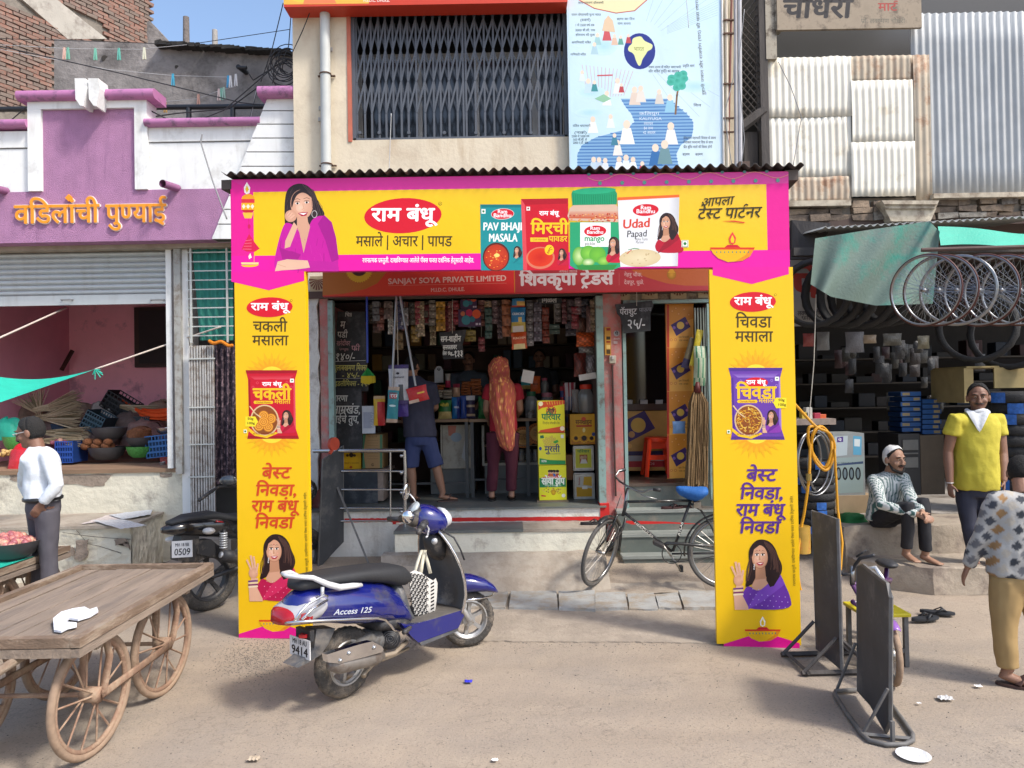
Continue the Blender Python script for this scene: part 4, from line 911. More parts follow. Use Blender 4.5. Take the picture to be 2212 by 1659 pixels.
def pillar(left):
 global A
 A=Art(aL,aux,(0,0,1))
 cL=lambda v:579+17*(v-590)/788
 def q(u,v):
  if left:return(u,v)
  t=(v-590)/788;v2=575+t*825;return(1622+25*t+(u-cL(v))*1.045,v2)
 za=lambda x,y:q(x/3,553+y/3);zb_=lambda x,y:q(x/3,1106+y/3)
 ink='#d2461e' if left else '#5a2f86'
 A.poly([za(1499,98),za(1971,92),za(1972,160),za(1742,222),za(1500,166)],'#e9189a')
 for k in range(2):A.ell(*za(1760+k,968),36-k,36-k,'#f7d845')
 for y0,sg in((768,-1),(1180,1)):
  for ring,(r0,r1,c)in enumerate(((100,182,'#f2b21a'),(80,140,'#f0a41c'))):
   for k in range(11):
    a_=R(8+k*16.4+ring*8);cx_,cy_=1762,y0+(10 if sg<0 else-30);d_=lambda r,aa:za(cx_+math.cos(aa)*r,cy_+sg*math.sin(aa)*r*.86)
    A.poly([d_(r0,a_-.17),d_(r1,a_),d_(r0,a_+.17),d_(r0-20,a_)],c)
  A.ell(*za(1762,y0+(8 if sg<0 else-28)),26,20,'#f7d93a',a0=0 if sg<0 else 180,a1=180 if sg<0 else 360)
 cx,cy=za(1747,332);oval(A,cx,cy,50,21.5);A.ell(*za(1888,288),2.6,2.6,'#4a3d18',n=12);A.ell(*za(1888,288),2,2,'#f3c90c',n=12)
 T=lambda s_,x0,y,x1,h,c,b_=.012,f=za,**k:A.text(s_,*f(x0,y),f(x1,y)[0],h,c,bold=b_,**k)
 T('चकली' if left else 'चिवडा',1640,490,1860,36,'#4a3d18');T('मसाला',1635,578,1868,34,'#4a3d18')
 body,dk,hi=('#c8142c','#a30f22','#dc4a58')if left else('#6a3ea2','#51308a','#9a78c8')
 g_=lambda*p:[za(*z)for z in p]
 A.poly(g_((1592,740),(1928,740),(1912,800),(1918,1120),(1938,1183),(1603,1183),(1615,1120),(1608,800)),body)
 A.poly(g_((1592,740),(1928,740),(1922,760),(1598,762)),dk);A.poly(g_((1607,1165),(1932,1165),(1938,1185),(1603,1185)),dk);A.grad(g_((1610,775),(1912,770),(1870,800),(1650,800)),(body,body,hi,hi))
 A.poly(g_((1912,800),(1918,1120),(1905,1130),(1902,800)),hi);A.poly(g_((1612,800),(1622,800),(1628,1120),(1616,1130)),dk)
 cx,cy=za(1762,832);oval(A,cx,cy,26,11.5)
 for x,y in((1668,822),(1860,818),(1640,850),(1890,850)):A.ell(*za(x,y),3,3,hi,n=10);A.ell(*za(x,y),1.8,1.8,body,n=10)
 A.poly(g_((1880,795),(1905,795),(1905,820),(1880,820)),'#f0f2ea');A.ell(*za(1893,807),1.8,1.8,'#2c7a3c',n=10)
 T('चकली' if left else 'चिवडा',1640,930,1885,39,'#efc21e',.035);T('मसाला',1778,957,1882,15,'#efc21e',.02)
 A.poly(g_((1650,938),(1765,938),(1772,948),(1765,958),(1650,958),(1643,948)),'#efc21e');T('Chakali Masala' if left else 'Chivada Masala',1660,954,1755,5.5,'#7a1420',.01)
 cx,cy=za(1715,1065);A.ell(cx,cy,31,34,'#d9b98a',n=36);A.ell(cx,cy,28,31,'#8a4a1c',n=36)
 if left:
  for dx,dy in((-12,12),(8,14),(14,-4),(-2,-10),(-2,3)):
   for rr,c in((11,'#c8781c'),(9.5,'#e8a23a'),(7,'#b8641a'),(5.5,'#e8a23a'),(3.2,'#b8641a'),(2,'#e8a23a')):A.ell(cx+dx,cy+dy,rr,rr,c,n=18)
 else:
  for k in range(150):
   a_=random.uniform(0,6.28);r_=26*math.sqrt(random.random());x_,y_=cx+r_*math.cos(a_),cy+r_*1.08*math.sin(a_);t_=random.uniform(0,3.1)
   A.line([(x_-3*math.cos(t_),y_-2*math.sin(t_)),(x_+3*math.cos(t_),y_+2*math.sin(t_))],1.3,random.choice(['#e8b23a','#d08a1c','#f0c85a','#b86a18']))
 A.line([za(1620,975),za(1655,1020),za(1690,1045)],2.4,'#e2c392')
 A.poly(g_((1610,1110),(1660,1150),(1720,1165),(1790,1140),(1800,1150),(1730,1180),(1650,1165),(1612,1135)),'#efc21e');T('चव निराळी, आमच्या घरची मसाला',1640,1158,1780,6,'#8a1420',.0)
 bust(A,lambda x,y:(za(1858,1035)[0]+(x-1790)*.115,za(1858,1035)[1]+(y-250)*.115),'#c81a3c' if left else '#8a3aa8','#a8142c' if left else '#6a2a90')
 if left:A.poly(g_((1590,1040),(1655,1040),(1672,1072),(1655,1105),(1590,1105)),'#f4dc2c');t0=1598
 else:A.poly(g_((1885,925),(1950,925),(1950,990),(1885,990),(1868,957)),'#f4dc2c');t0=1893
 yo=0 if left else-115
 T('50g',t0+6,1061+yo,t0+45,7,'#2a2410',.03);T('100g',t0+2,1090+yo,t0+54,7,'#2a2410',.03)
 A.poly(g_((1580,1125),(1600,1125),(1600,1147),(1580,1147)),'#f4f2d8');A.ell(*za(1590,1136),2.2,2.2,'#2c7a3c',n=12)
 T('बेस्ट',1695,1440,1878,38,ink,.03,slant=.15);T('निवडा,',1655,1552,1922,38,ink,.03,slant=.15);T('राम बंधू',1628,1655,1925,38,ink,.03,slant=.15);T('निवडा',1650,104,1898,38,ink,.03,f=zb_,slant=.15)
 a_,b_=zb_(1998,430),zb_(1985,-130);A.text('रचनात्मक प्रस्तुती. दाखविण्यात आलेले पॅक्स फक्त दर्शनिक हेतूसाठी आहेत.',*a_,b_[0],7.5,'#4a3d18',y1=b_[1])
 bust(A,zb_,'#b8164a' if left else '#6a35a0','#d0285c' if left else '#7d48b8',dots='#f09ab4' if left else '#c8b0e6')
 A.poly([zb_(1548,790),zb_(1700,742),zb_(1880,742),zb_(2018,785),zb_(2018,818),zb_(1548,820)],'#e0148c')
 diya(lambda x,y:zb_(1790+x*1.1,688+y*1.12));A.obj('pillar_print',arch)
pillar(True);pillar(False)
TINK=M('dark_tin_roof',(.045,.04,.04),.6,metal=.3,var=.25,scale=4,dirt=((.1,.06,.04),.4,5))
rf=thing('tin_roof','dark corrugated tin sheet laid over the arch back to the cream wall','roof',ap_(AW/2,hT+.03))
xa,xb_=hL-.05,hR+.06;npan=6
for k in range(npan):
 m_=MB();s0=xa+(xb_-xa)*k/npan;s1=xa+(xb_-xa)*(k+1)/npan+.05
 zt_=lambda x:hT+(hT2-hT)*(x-hL)/(hR-hL)
 m_.grid(lambda a,b_:ap_(s0+(s1-s0)*a,zt_(s0+(s1-s0)*a)+.032+.004*(k%2)+.016*math.sin((s0+(s1-s0)*a)/.085*2*math.pi)+.02*b_+.006*noise.noise(Vector((a*3+k,b_*9,0))),.06-b_*2.0),int((s1-s0)/.01),8)  # sheet depth cut short of the wall so skylight reaches the shop
 o=obj('roof_sheet',m_,TINK,rf,world=True,smooth=True);o.modifiers.new('t','SOLIDIFY').thickness=.003
for x in(xa+.0,xb_-.05):m_=MB();m_.prism([ap_(x-.03,hT-.08 if x<1 else hT2-.07,.0),ap_(x+.07,hT-.08 if x<1 else hT2-.07,.0),ap_(x+.07,hT if x<1 else hT2+.01,.0),ap_(x-.03,hT if x<1 else hT2+.01,.0)],-an*1.95);obj('bearer',m_,TUB,rf,world=True)
def ZA(x,y):return(704.8+x/6,623.5+y/6)
def ZB_(x,y):return(1073.5+x/6,623.5+y/6)
def ZC(x,y):return(1247+x/6,623.5+y/6)
def ZD(x,y):return(650.6+x/6,894.6+y/6)
def ZE(x,y):return(1247+x/6,921.7+y/6)
FL=.72
sh=thing('grocery_shop','open fronted grocery shop on a raised plinth packed with hanging sachets and cartons','shop',(-.4,8.4,0))
SLATE=M('polished_slate_floor',(.13,.145,.14),.45,var=.2,scale=3,dirt=((.2,.18,.15),.35,3))
PLW=M('flaking_limewash',(.74,.72,.66),.9,var=.12,scale=3,bump=.6,bscale=15,dirt=((.42,.38,.32),.35,3),streak=((.3,.25,.2),.5,8))
DBRW=M('dark_brown_wall',(.09,.06,.05),.9,var=.3,scale=3)  # one dark brown for the shops' inner walls and ceilings
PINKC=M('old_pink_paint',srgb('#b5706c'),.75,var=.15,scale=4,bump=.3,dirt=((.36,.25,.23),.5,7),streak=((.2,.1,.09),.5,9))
XS0,XS1=P(716,800,8.5).x,P(1288,800,8.5).x
xd0,xd1=P(1345,800,8.5).x,P(1540,800,8.5).x
bs=lambda name,x0,x1,y0,y1,z0,z1,mat,par=sh:obj(name,MB().box((x0,y0,z0),(x1,y1,z1)),mat,par,world=True)
xw0=P(660,800,8.45).x
bs('floor_slab',xw0,P(1310,1095,8.36).x,8.36,12,FL-.02,FL,SLATE);bs('plinth',xw0+.01,P(1308,1095,8.38).x,8.39,12,0,FL-.021,PLW)
bs('back_wall',xw0,4.2,11.2,11.3,FL,3.3,DBRW);bs('ceiling',xw0,3.2,8.4,11.3,3.12,3.2,DBRW);bs('side_wall',xw0,XS0-.12,8.6,11.3,FL,3.3,PINKC);bs('partition',XS1+.02,xd0-.02,8.7,11.3,FL,3.3,DBRW);bs('side_wall',xd1+.12,xd1+.25,8.5,11.3,FL,3.3,PINKC)
n=46
for seg in((ZD(560,0)[0],848),(848,874),(884,1297)):
 m_=MB()
 for i in range(n):
  ua=seg[0]+(seg[1]-seg[0])*i/n;ub=seg[0]+(seg[1]-seg[0])*(i+1)/n
  wob=lambda u:1.3*noise.noise(Vector((u*.15,1,0)));wb2=lambda u:1.6*noise.noise(Vector((u*.2,7,0)));h_=5 if seg[0]==848 else 0
  m_.poly([P(ua,1127.5+wb2(ua)-(ua-870)*.008+h_,8.386),P(ub,1127.5+wb2(ub)-(ub-870)*.008+h_,8.386),P(ub,1119+wob(ub)-(ub-870)*.008-h_*.4,8.386),P(ua,1119+wob(ua)-(ua-870)*.008-h_*.4,8.386)])
 obj('painted_line',m_,M('red_line_paint',srgb('#c3201c'),.7,var=.1),sh,world=True)
sx0,sx1=P(852,1150,7.9).x,P(1296,1150,7.9).x
zs=P(1000,1146,7.9).z;zb0=P(1000,1198,7.9).z
STP=M('painted_step_cream',(.78,.75,.62),.85,var=.1,scale=4,bump=.5,bscale=14,dirt=((.5,.45,.36),.3,4),streak=((.4,.34,.25),.5,9))
bs('step',sx0,sx1,7.92,8.39,zb0-.2,zs-.03,STP);bs('step_slab',sx0-.01,P(1130,1140,7.9).x,7.90,8.388,zs-.029,zs,SLATE);bs('step_slab',P(1130,1140,7.9).x+.002,sx1,7.91,8.388,zs-.031,zs-.004,CONC2)
m_=MB();m_.grid(lambda a,b_:(sx0-.1+(sx1-sx0+.15)*a,7.45+.47*b_,(zb0+.02)*(b_**.8)+.012*noise.noise(Vector((a*14,b_*4,2)))),50,8);obj('cement_ramp',m_,CONC2,sh,world=True,smooth=True)
m_=MB();m_.box((sx0-.12,7.75,zb0-.12),(sx0+.35,7.93,zb0+.035));obj('step_slab',m_,CONC,sh,world=True)
TEAL=M('pale_teal_paint',srgb('#84a09c'),.5,var=.1,scale=6,dirt=((.16,.15,.13),.3,9))
for(ua,ub,nm)in((1289,1304,'post'),(711,722,'post')):
 a=P(ua,800,8.48).x;b_=P(ub,800,8.48).x;bs(nm,a,b_,8.44,8.54,FL if ua<1000 else FL-.02,3.1,TEAL)
a=P(1305,800,8.46).x;b_=P(1344,800,8.46).x;bs('column',a,b_,8.46,8.7,.3,3.2,PINKC);bs('column_foot',P(1297,1110,8.37).x,a+.02,8.38,8.6,zs,FL+.02,M('red_line_paint'))
a=P(692,800,8.46).x;bs('column',a,P(710,800,8.46).x,8.46,8.6,FL-.3,3.2,PINKC)
m_=MB();pts=[P(658,600,8.44),P(693,600,8.44)]
for v in range(640,1080,22):pts.append(P(688+random.uniform(-5,4),v,8.44))
pts+=[P(676,1065,8.44),P(660,1050,8.44)];m_.prism(pts,(0,.12,0));obj('side_pier',m_,M('flaky_white_pier',(.62,.62,.6),.85,var=.1,bump=.4,dirt=((.4,.38,.36),.4,6)),sh,world=True)
bs('plinth',xw0-.4,xw0+.02,8.5,9.2,0,FL+.2,CONC2)
bs('door_frame',P(1345,800,8.5).x,P(1352,800,8.5).x,8.45,8.54,FL-.05,2.98,TEAL);bs('door_frame',P(1345,650,8.5).x,P(1535,650,8.5).x,8.46,8.54,P(1400,656,8.5).z,P(1400,649,8.5).z,TEAL);bs('door_frame',P(1528,800,8.4).x,P(1535,800,8.4).x,8.36,8.42,P(1530,1078,8.4).z,2.98,TEAL)
CRM=M('cream_lintel',(.42,.36,.27),.85,var=.12,dirt=((.2,.15,.11),.4,6))
q=rect(1344,560,1556,648,8.52);bs('lintel',q[0],q[1],8.52,8.7,q[2],q[3]+.1,CRM);q=rect(658,560,712,648,8.4)
for k,(u,v)in enumerate(((1343,632),(1403,630),(1465,630),(1524,627),(687,618))):
 Yf=8.5 if k<4 else 8.42;p=P(u,v-4,Yf);m_=MB();m_.box((p.x-.09,Yf-.015,p.z-.11),(p.x+.09,Yf,p.z+.09));t_=obj('fan_tile',m_,M('fan_tile_cream',(.45,.36,.22),.8),sh,world=True)
 m_=MB()
 for j in range(10):
  a_=R(180+j*20);m_.poly([p+Vector((0,-.1*0-(p.y-Yf+.017),.05)),Vector((p.x+.1*math.cos(a_-.1),Yf-.017,p.z+.05+.12*math.sin(a_-.1))),Vector((p.x+.1*math.cos(a_+.1),Yf-.017,p.z+.05+.12*math.sin(a_+.1)))])
 obj('fan_rays',m_,M('fan_tile_brown',(.16,.055,.035),.8),t_,world=True)
zl=[(FL-.0,8.45),(P(1450,1098,8.15).z,8.15),(P(1450,1150,7.85).z,7.88)]
GSL=M('green_grey_slate',(.12,.14,.125),.55,var=.2,scale=4,dirt=((.2,.18,.15),.4,3));GSE=M('slate_edge',(.26,.28,.26),.6,var=.15)
xg0,xg1=P(1340,1100,8).x,P(1560,1100,8).x+.15
for k,(z,y)in enumerate(((P(1450,1044,8.5).z,8.52),(P(1450,1101,8.3).z,8.3),(P(1450,1152,8.1).z,8.08),(P(1450,1200,7.9).z,7.9))):
 yb=[11.2,8.52,8.3,8.08][k];bs('step_slab',xg0-.0,xg1,y-.015,yb,z-.03,z,GSE if k else M('brown_slate',(.10,.075,.06),.35,var=.2));bs('step',xg0+.01,xg1,y,yb,0,z-.031,GSL)
m_=MB();m_.prism([P(1352,1125,8.07),P(1440,1127,8.07),P(1530,1133,8.07),P(1440,1131,8.07),P(1365,1133,8.07),P(1352,1129,8.07)],(0,.005,0));obj('painted_line',m_,M('red_line_paint'),sh,world=True)
DW=M('dark_varnished_wood',(.05,.02,.015),.4,var=.2)
Yc=9.3
q=rect(1352,872,1444,886,Yc);bs('counter_rail',q[0],q[1]+.4,Yc,Yc+.05,q[2],q[3],DW);q=rect(1352,650,1445,872,Yc+.02);bs('glass_front',q[0],q[1]+.4,Yc+.02,Yc+.025,q[2],q[3],M('counter_glass',(.01,.01,.012),.08,spec=.8))
q=rect(1352,887,1444,1008,Yc);bs('counter_panel',q[0],q[1]+.4,Yc,Yc+.05,q[2]-.05,q[3]-.004,M('ochre_panel',srgb('#b58a45'),.4))
A=Art((q[0],Yc,q[2]),(1,0,0),(0,0,1))
A.poly([ZE(640,-90),ZE(870,-210),ZE(1010,20),ZE(660,205)],'#3b2a66');A.ell(*ZE(790,-20),16,16,'#c9a650');A.ell(*ZE(705,100),7,7,'#b58a5a');A.ell(*ZE(680,250),5,5,'#d0a25a');A.poly([ZE(640,320),ZE(1170,310),ZE(1170,372),ZE(640,375)],'#2c2252');A.poly([ZE(640,378),ZE(1170,372),ZE(1170,440),ZE(640,448)],'#9a9aa2');A.poly([ZE(640,450),ZE(1170,442),ZE(1170,520),ZE(640,526)],'#a82630')
A.text('SURUCHI',*ZE(835,496),ZE(1000,0)[0],8,'#e0b0b0',bold=.02);A.obj('panel_print',sh)
for k in range(3):p=P(1358+k*33,868,Yc-.02);m_=MB();m_.cbox(p,(.09,.02,.05),rot=(20,0,3));solo('price_slip',m_,M('slip_paper',(.4,.42,.45),.7),'small white price slip on the dark counter rail, %s'%('left','middle','right')[k],'label',group='price slips in the doorway')
lf=thing('poster_leaf','narrow door leaf covered in orange sweet box posters at the right of the doorway','door leaf',P(1470,1060,8.6))
q=rect(1441,656,1498,1020,8.62);bs('leaf',q[0],q[1],8.62,8.66,q[2]-.03,q[3],M('poster_orange',srgb('#b9702c'),.45,var=.1),lf)
A=Art((q[0],8.62,q[2]),(1,0,0),(0,0,1))
for k,v in enumerate((658,752,846,940)):
 A.poly([(1441,v),(1498,v-2),(1498,v+36),(1441,v+62)],'#c8832e');A.poly([(1441,v+48),(1498,v+30),(1498,v+92),(1441,v+94)],'#d9a04a');A.poly([(1449,v+44),(1480,v+26),(1492,v+48),(1461,v+68)],'#3a2660');A.ell(1470,v+45,8,8,'#d2ae52');A.ell(1456,v+50,3.4,3.4,'#7a5aa8');A.ell(1484,v+40,3,3,'#a8688a')
 for(x,y)in((1450,76),(1459,76),(1452,14),(1466,20),(1478,10),(1488,22),(1460,8)):A.ell(x,v+y,3,3,'#e8b868',rim='#b5601c')
 A.text('इस दिवाली',1466,v+72,1488,5,'#5a3418');A.text('एक अच्छा',1467,v+79,1487,5,'#5a3418')
 A.poly([(1441,v),(1445,v),(1446,v+93),(1441,v+93)],'#b03028')
A.obj('poster_print',lf)
for k,u in enumerate((1503,1509,1515,1521,1526)):bs('gate_bar',P(u,800,8.5).x,P(u+2.4,800,8.5).x,8.5,8.53,P(1500,1060,8.5).z,2.95,M('gate_grey_green',(.25,.3,.28),.5,var=.15),lf)
YS=8.2
q=rect(697,560,1540,640,YS);zA,zBq=P(697,641,YS).z,P(1537,627,YS).z
ss=thing('shop_signboard','long red and orange shop signboard with white lettering in the shade behind the arch','signboard',(0,YS,q[2]))
m_=MB();m_.prism([(q[0],YS,zA),(q[1],YS,zBq),(q[1],YS,zBq+.55),(q[0],YS,zA+.55)],(0,.06,0));obj('board',m_,M('sign_flex_red',srgb('#b3262c'),.5,var=.04),ss,world=True)
A=Art((q[0],YS,zA),(1,0,0),(0,0,1));F5=lambda x,y:Zq(1,1,x,y)
def Fl(*p):return[F5(*z)for z in p]
A.grad([(697,560),(1111,560),(1111,632),(697,640)],('#c8402c','#c83232','#c42c30','#cc4424'));A.poly([(1112,560),(1536,560),(1536,626),(1112,632)],'#9c3038')
A.poly([(697,560),(855,560),(830,594),(815,612),(790,624),(745,634),(697,638)],'#ad6424');A.poly([(1340,560),(1536,560),(1536,617),(1480,617),(1440,612),(1400,600),(1370,588)],'#a4522c')
for k in range(18):a_=R(180+k*10.5);c_=F5(115,85);A.poly([c_,(c_[0]+27*math.cos(a_-.1),c_[1]-27*math.sin(a_-.1)),(c_[0]+30*math.cos(a_),c_[1]-30*math.sin(a_)),(c_[0]+27*math.cos(a_+.1),c_[1]-27*math.sin(a_+.1))],'#d0a02c')
A.ell(*F5(115,85),17,15,'#4a2a24');A.text('SANJAY SOYA PRIVATE LIMITED',*F5(303,182),F5(1070,160)[0],17,'#d8b0a8',bold=.025,y1=F5(0,160)[1]);A.line(Fl((305,192),(1070,176)),.5,'#d89080');A.text('M.I.D.C. DHULE.',*F5(580,232),F5(800,226)[0],11.5,'#d8a8a0',bold=.02,y1=F5(0,226)[1])
A.line([(1111,585),(1112,632)],1.6,'#c07a2c');A.text('शिवकृपा ट्रेडर्स',*F5(1158,192),F5(1762,182)[0],39,'#c9bcc0',bold=.045,y1=F5(0,182)[1]);A.text('अधिकृत वितरक',*F5(1410,108),F5(1530,0)[0],9,'#c8a0a0');A.line(Fl((1800,110),(1800,190)),.5,'#b87070')
A.text('नेहरु चौक,',*F5(1832,133),F5(1950,0)[0],12,'#c8a8a8');A.text('देवपूर, धुळे.',*F5(1832,183),F5(1962,0)[0],12,'#c8a8a8');A.ell(*F5(2140,120),10,11,'#b8842c',rim='#8a5a1c');A.poly(Fl((2115,110),(2140,70),(2165,110)),'#b8842c');A.obj('lettering',ss)
VC=M('packet_foil',rough=.35,var=.12,scale=30,attr=True,spec=.6,bump=.5,bscale=45);CARD=M('carton_print',rough=.6,var=.05,scale=8,attr=True,spec=.3)
def pillow(mb,w,h,d,colf,T,n=(8,10),crimp=.06):
 """foil packet: puffed middle, flat crimped ends, coloured by zones"""
 nx,nz=n;i0=len(mb.v)
 for side in(-1,1):
  for a in range(nx+1):
   for b_ in range(nz+1):
    s_,t=a/nx,b_/nz;puff=(max(0,math.sin(math.pi*s_))**.6)*(max(0,math.sin(math.pi*min(1,max(0,(t-crimp)/(1-2*crimp)))))**.55)
    wx=w*(1-.08*math.sin(math.pi*t));mb.v.append(tuple(T@Vector(((s_-.5)*wx,side*d/2*puff+(.002*math.sin(s_*40)if t in(0,1)else 0),(t)*h))))
 for k,side in enumerate((-1,1)):
  for a in range(nx):
   for b_ in range(nz):
    p=i0+k*(nx+1)*(nz+1)+a*(nz+1)+b_;mb.face((p,p+nz+1,p+nz+2,p+1),srgb(colf((a+.5)/nx,(b_+.5)/nz))if colf else None)
def packet(name,label,cat,u0,v0,u1,v1,Y,d,colf,group=None,tilt=0,texts=(),lean=0,n=(8,10)):
 x0,x1,z0,z1=rect(u0,v0,u1,v1,Y);w,h=x1-x0,z1-z0;t=thing(name,label,cat,((x0+x1)/2,Y+d/2,z0),group,rot=(R(lean),R(tilt),0))
 m_=MB();pillow(m_,w,h,d,colf,Matrix.Identity(4),n);obj('pouch',m_,VC,t,smooth=True,normals=True)
 if texts:
  A=Art((0,-d/2-.004,0),(1,0,0),(0,0,1))
  for tx in texts:
   if tx[0]=='o':A.ell(tx[1]*w,tx[2]*h,tx[3]*w,tx[4]*h,tx[5],px=False,n=20)
   else:A.text(tx[0],(tx[1])*w,tx[2]*h,tx[3]*w,tx[4]*h,tx[5],bold=.03,px=False)
  o=A.obj('printing',t,world=False)
 return t
def carton(name,label,u0,v0,u1,v1,Y,depth,face,side=None,cat='carton',group=None,rot=0,prints=None,z0=None):
 x0,x1,za,zb_=rect(u0,v0,u1,v1,Y);za=za if z0 is None else z0
 t=thing(name,label,cat,((x0+x1)/2,Y+depth/2,za),group);m_=MB();m_.col=srgb(side or face);m_.rbox((0,0,(zb_-za)/2),(x1-x0,depth,zb_-za),.006,n=1);
 obj('box',m_,CARD,t);A=Art((x0,Y,za),(1,0,0),(0,0,1));e=.004
 A.poly([(e,e),(x1-x0-e,e),(x1-x0-e,zb_-za-e),(e,zb_-za-e)],face,px=False)
 if prints:prints(A,x1-x0,zb_-za)
 A.obj('printing',t);return t,A
FF=lambda x,y:Zq(1,1,x,y)
def pr1(A,w,h):
 A.poly([FF(1276,945),FF(1448,935),FF(1446,960),FF(1300,985),FF(1276,1000)],'#cc4a22')
 for k in range(7):A.line([FF(1330+k*17,942),FF(1336+k*16,962)],.8,'#e8d040')
 A.ell(*FF(1292,958),5,5,'#f0e8c0');A.poly([FF(1276,1143),FF(1290,1128),FF(1445,1100),FF(1447,1145)],'#cc4a22')
 for k in range(14):a_=k/14*6.283;A.ell(FF(1360,0)[0]+9.5*math.cos(a_),FF(0,1005)[1]+9.5*math.sin(a_),2,2,'#c22a2a',n=8)
 A.ell(*FF(1350,1000),4,5,'#6a4028');A.ell(*FF(1370,1000),4,5,'#5a3828');A.ell(*FF(1360,1015),5,6,'#8a5a38');A.text('परिवार',*FF(1298,1062),FF(1420,0)[0],20,'#1f7a48',bold=.035);A.text('रिफाईन्ड सोयाबीन तेल',*FF(1305,1090),FF(1415,0)[0],7,'#3a3a20');A.ell(*FF(1432,1118),5,5,'#f0e0c0')
def pr2(A,w,h):
 A.poly([FF(1283,1350),FF(1284,1310),FF(1350,1322),FF(1452,1325),FF(1453,1350)],'#1f8a4a');A.ell(*FF(1290,1248),3,4,'#2a4a9a')
 for k in range(26):a_=k*2.4;r_=2.6*math.sqrt(k);A.ell(FF(1355,0)[0]+r_*math.cos(a_)*1.15,FF(0,1208)[1]+r_*math.sin(a_),2.8,2.8,'#d8c85a',rim='#b8a23a',n=10)
 A.poly([FF(1370,1205),FF(1400,1190),FF(1408,1205),FF(1385,1215)],'#3a9a3a');A.text('मुरली',*FF(1318,1270),FF(1415,0)[0],19,'#26346a',bold=.025);A.text('Refined Soyabean Oil',*FF(1325,1285),FF(1420,0)[0],4.5,'#26346a');A.poly([FF(1288,1165),FF(1310,1160),FF(1314,1180),FF(1288,1182)],'#1f6a4a');A.poly([FF(1422,1158),FF(1440,1158),FF(1440,1180),FF(1422,1180)],'#e0e6e0');A.text('SOYA',*FF(1297,1336),FF(1330,0)[0],7,'#e8f0e0',bold=.03)
def pr3(A,w,h):
 A.poly([FF(1284,1440),FF(1455,1436),FF(1456,1496),FF(1285,1500)],'#17804a');A.poly([FF(1305,1432),FF(1425,1425),FF(1432,1440),FF(1310,1446)],'#c8242c')
 for x,c,c2 in((1350,'#d8b090','#b83a5a'),(1378,'#c89a78','#3a6ab0'),(1400,'#d8b090','#a83a3a'),(1362,'#dab294','#c86a3a')):A.ell(*FF(x,1400),4,4.5,c);A.poly([FF(x-14,1428),FF(x-8,1410),FF(x+8,1410),FF(x+14,1428)],c2);A.ell(FF(x,0)[0],FF(0,1394)[1],4,3,'#2a1c18',n=12)
 A.text("Sanjay's",*FF(1340,1438),FF(1400,0)[0],6,'#ffffff');A.text('सोया ड्रॉप',*FF(1298,1480),FF(1446,0)[0],22,'#eef4e8',bold=.035);A.text('रिफाईन्ड सोयाबीन तेल',*FF(1318,1493),FF(1425,0)[0],5,'#d8e8d0')
 for k in range(50):A.ell(FF(1375,0)[0]+random.gauss(0,10),FF(0,1520)[1]+random.gauss(0,3.5),1.6,1.4,random.choice(['#c8a83a','#a8862a','#d8c060']),n=6)
 A.ell(*FF(1375,1532),5,6,'#d8b020',rim='#b88a10');A.ell(*FF(1440,1552),4,4,'#e8e8e0');A.poly([FF(1296,1548),FF(1325,1552),FF(1325,1560),FF(1296,1558)],'#c83a3a')
Yk=8.72
carton('oil_carton','yellow soya oil carton with a red striped corner, topmost of the three by the counter',1161,865,1220,934.5,Yk,.26,'#d8d022','#b8a82a',prints=pr1,group='yellow oil cartons stacked on the shop floor')
carton('oil_carton','yellow oil carton with a soya bean heap and green foot, middle of the three',1162,935.5,1222,1004,Yk,.26,'#d8d43a','#b0a52c',prints=pr2,group='yellow oil cartons stacked on the shop floor')
carton('oil_carton','yellow oil carton with a family on a green band, lowest of the three',1164,1004.5,1224,1077,Yk,.26,'#dedb28','#b0a52c',prints=pr3,group='yellow oil cartons stacked on the shop floor',z0=FL+.02)
bs('pallet',P(1160,1080,8.7).x,P(1228,1080,8.7).x,8.7,9,FL+.001,FL+.02,M('pallet_wood',(.2,.15,.1),.8,var=.2))
def prs(A,w,h):
 A.text('सनशाइन',*FF(1518,1090),FF(1622,0)[0],14,'#6a3a10',bold=.03);A.poly([FF(1520,1097),FF(1625,1095),FF(1622,1106),FF(1524,1108)],'#b83a1c');A.ell(*FF(1570,1055),5,4,'#d8502a');A.ell(*FF(1572,1128),3,5,'#e8d890');A.poly([FF(1490,1218),FF(1490,1190),FF(1570,1165),FF(1655,1185),FF(1655,1218)],'#b8761a')
 for x,r_ in((1520,5),(1573,7),(1622,5)):
  for k in range(12):a_=k/12*6.283;A.ell(FF(x,0)[0]+(r_+2)*math.cos(a_),FF(0,1180)[1]+(r_+2)*math.sin(a_),2.4,1.6,'#e0aa1c',n=8)
  A.ell(*FF(x,1180),r_*.8,r_*.8,'#2a1a10')
 A.ell(*FF(1635,1155),4,4,'#3a4a8a')
carton('sunflower_carton','orange yellow sunflower oil carton on top of the two tins',1231,894,1289,960,8.95,.3,'#d6a01a','#a87a18',prints=prs)
TIN=M('oil_tin',(.42,.42,.4),.35,metal=.8,var=.2,scale=10,bump=.2)
def tin(label,u0,v0,u1,v1,Y,pf):
 x0,x1,za,zb_=rect(u0,v0,u1,v1,Y);t=thing('oil_tin',label,'tin',((x0+x1)/2,Y+.13,za),'square oil tins on the shop floor');w,h=x1-x0,zb_-za
 obj('can',MB().rbox((0,0,h/2),(w,.24,h),.012),TIN,t);m_=MB()
 for z in(.012,h-.012):m_.rbox((0,0,z),(w+.008,.25,.02),.006)
 for x in(-w/2,w/2):m_.rbox((x,-.118,h/2),(.016,.016,h-.02),.005)
 obj('rim',m_,TIN,t);A=Art((x0,Y+.008,za),(1,0,0),(0,0,1));pf(A,w,h);A.obj('paper_label',t)
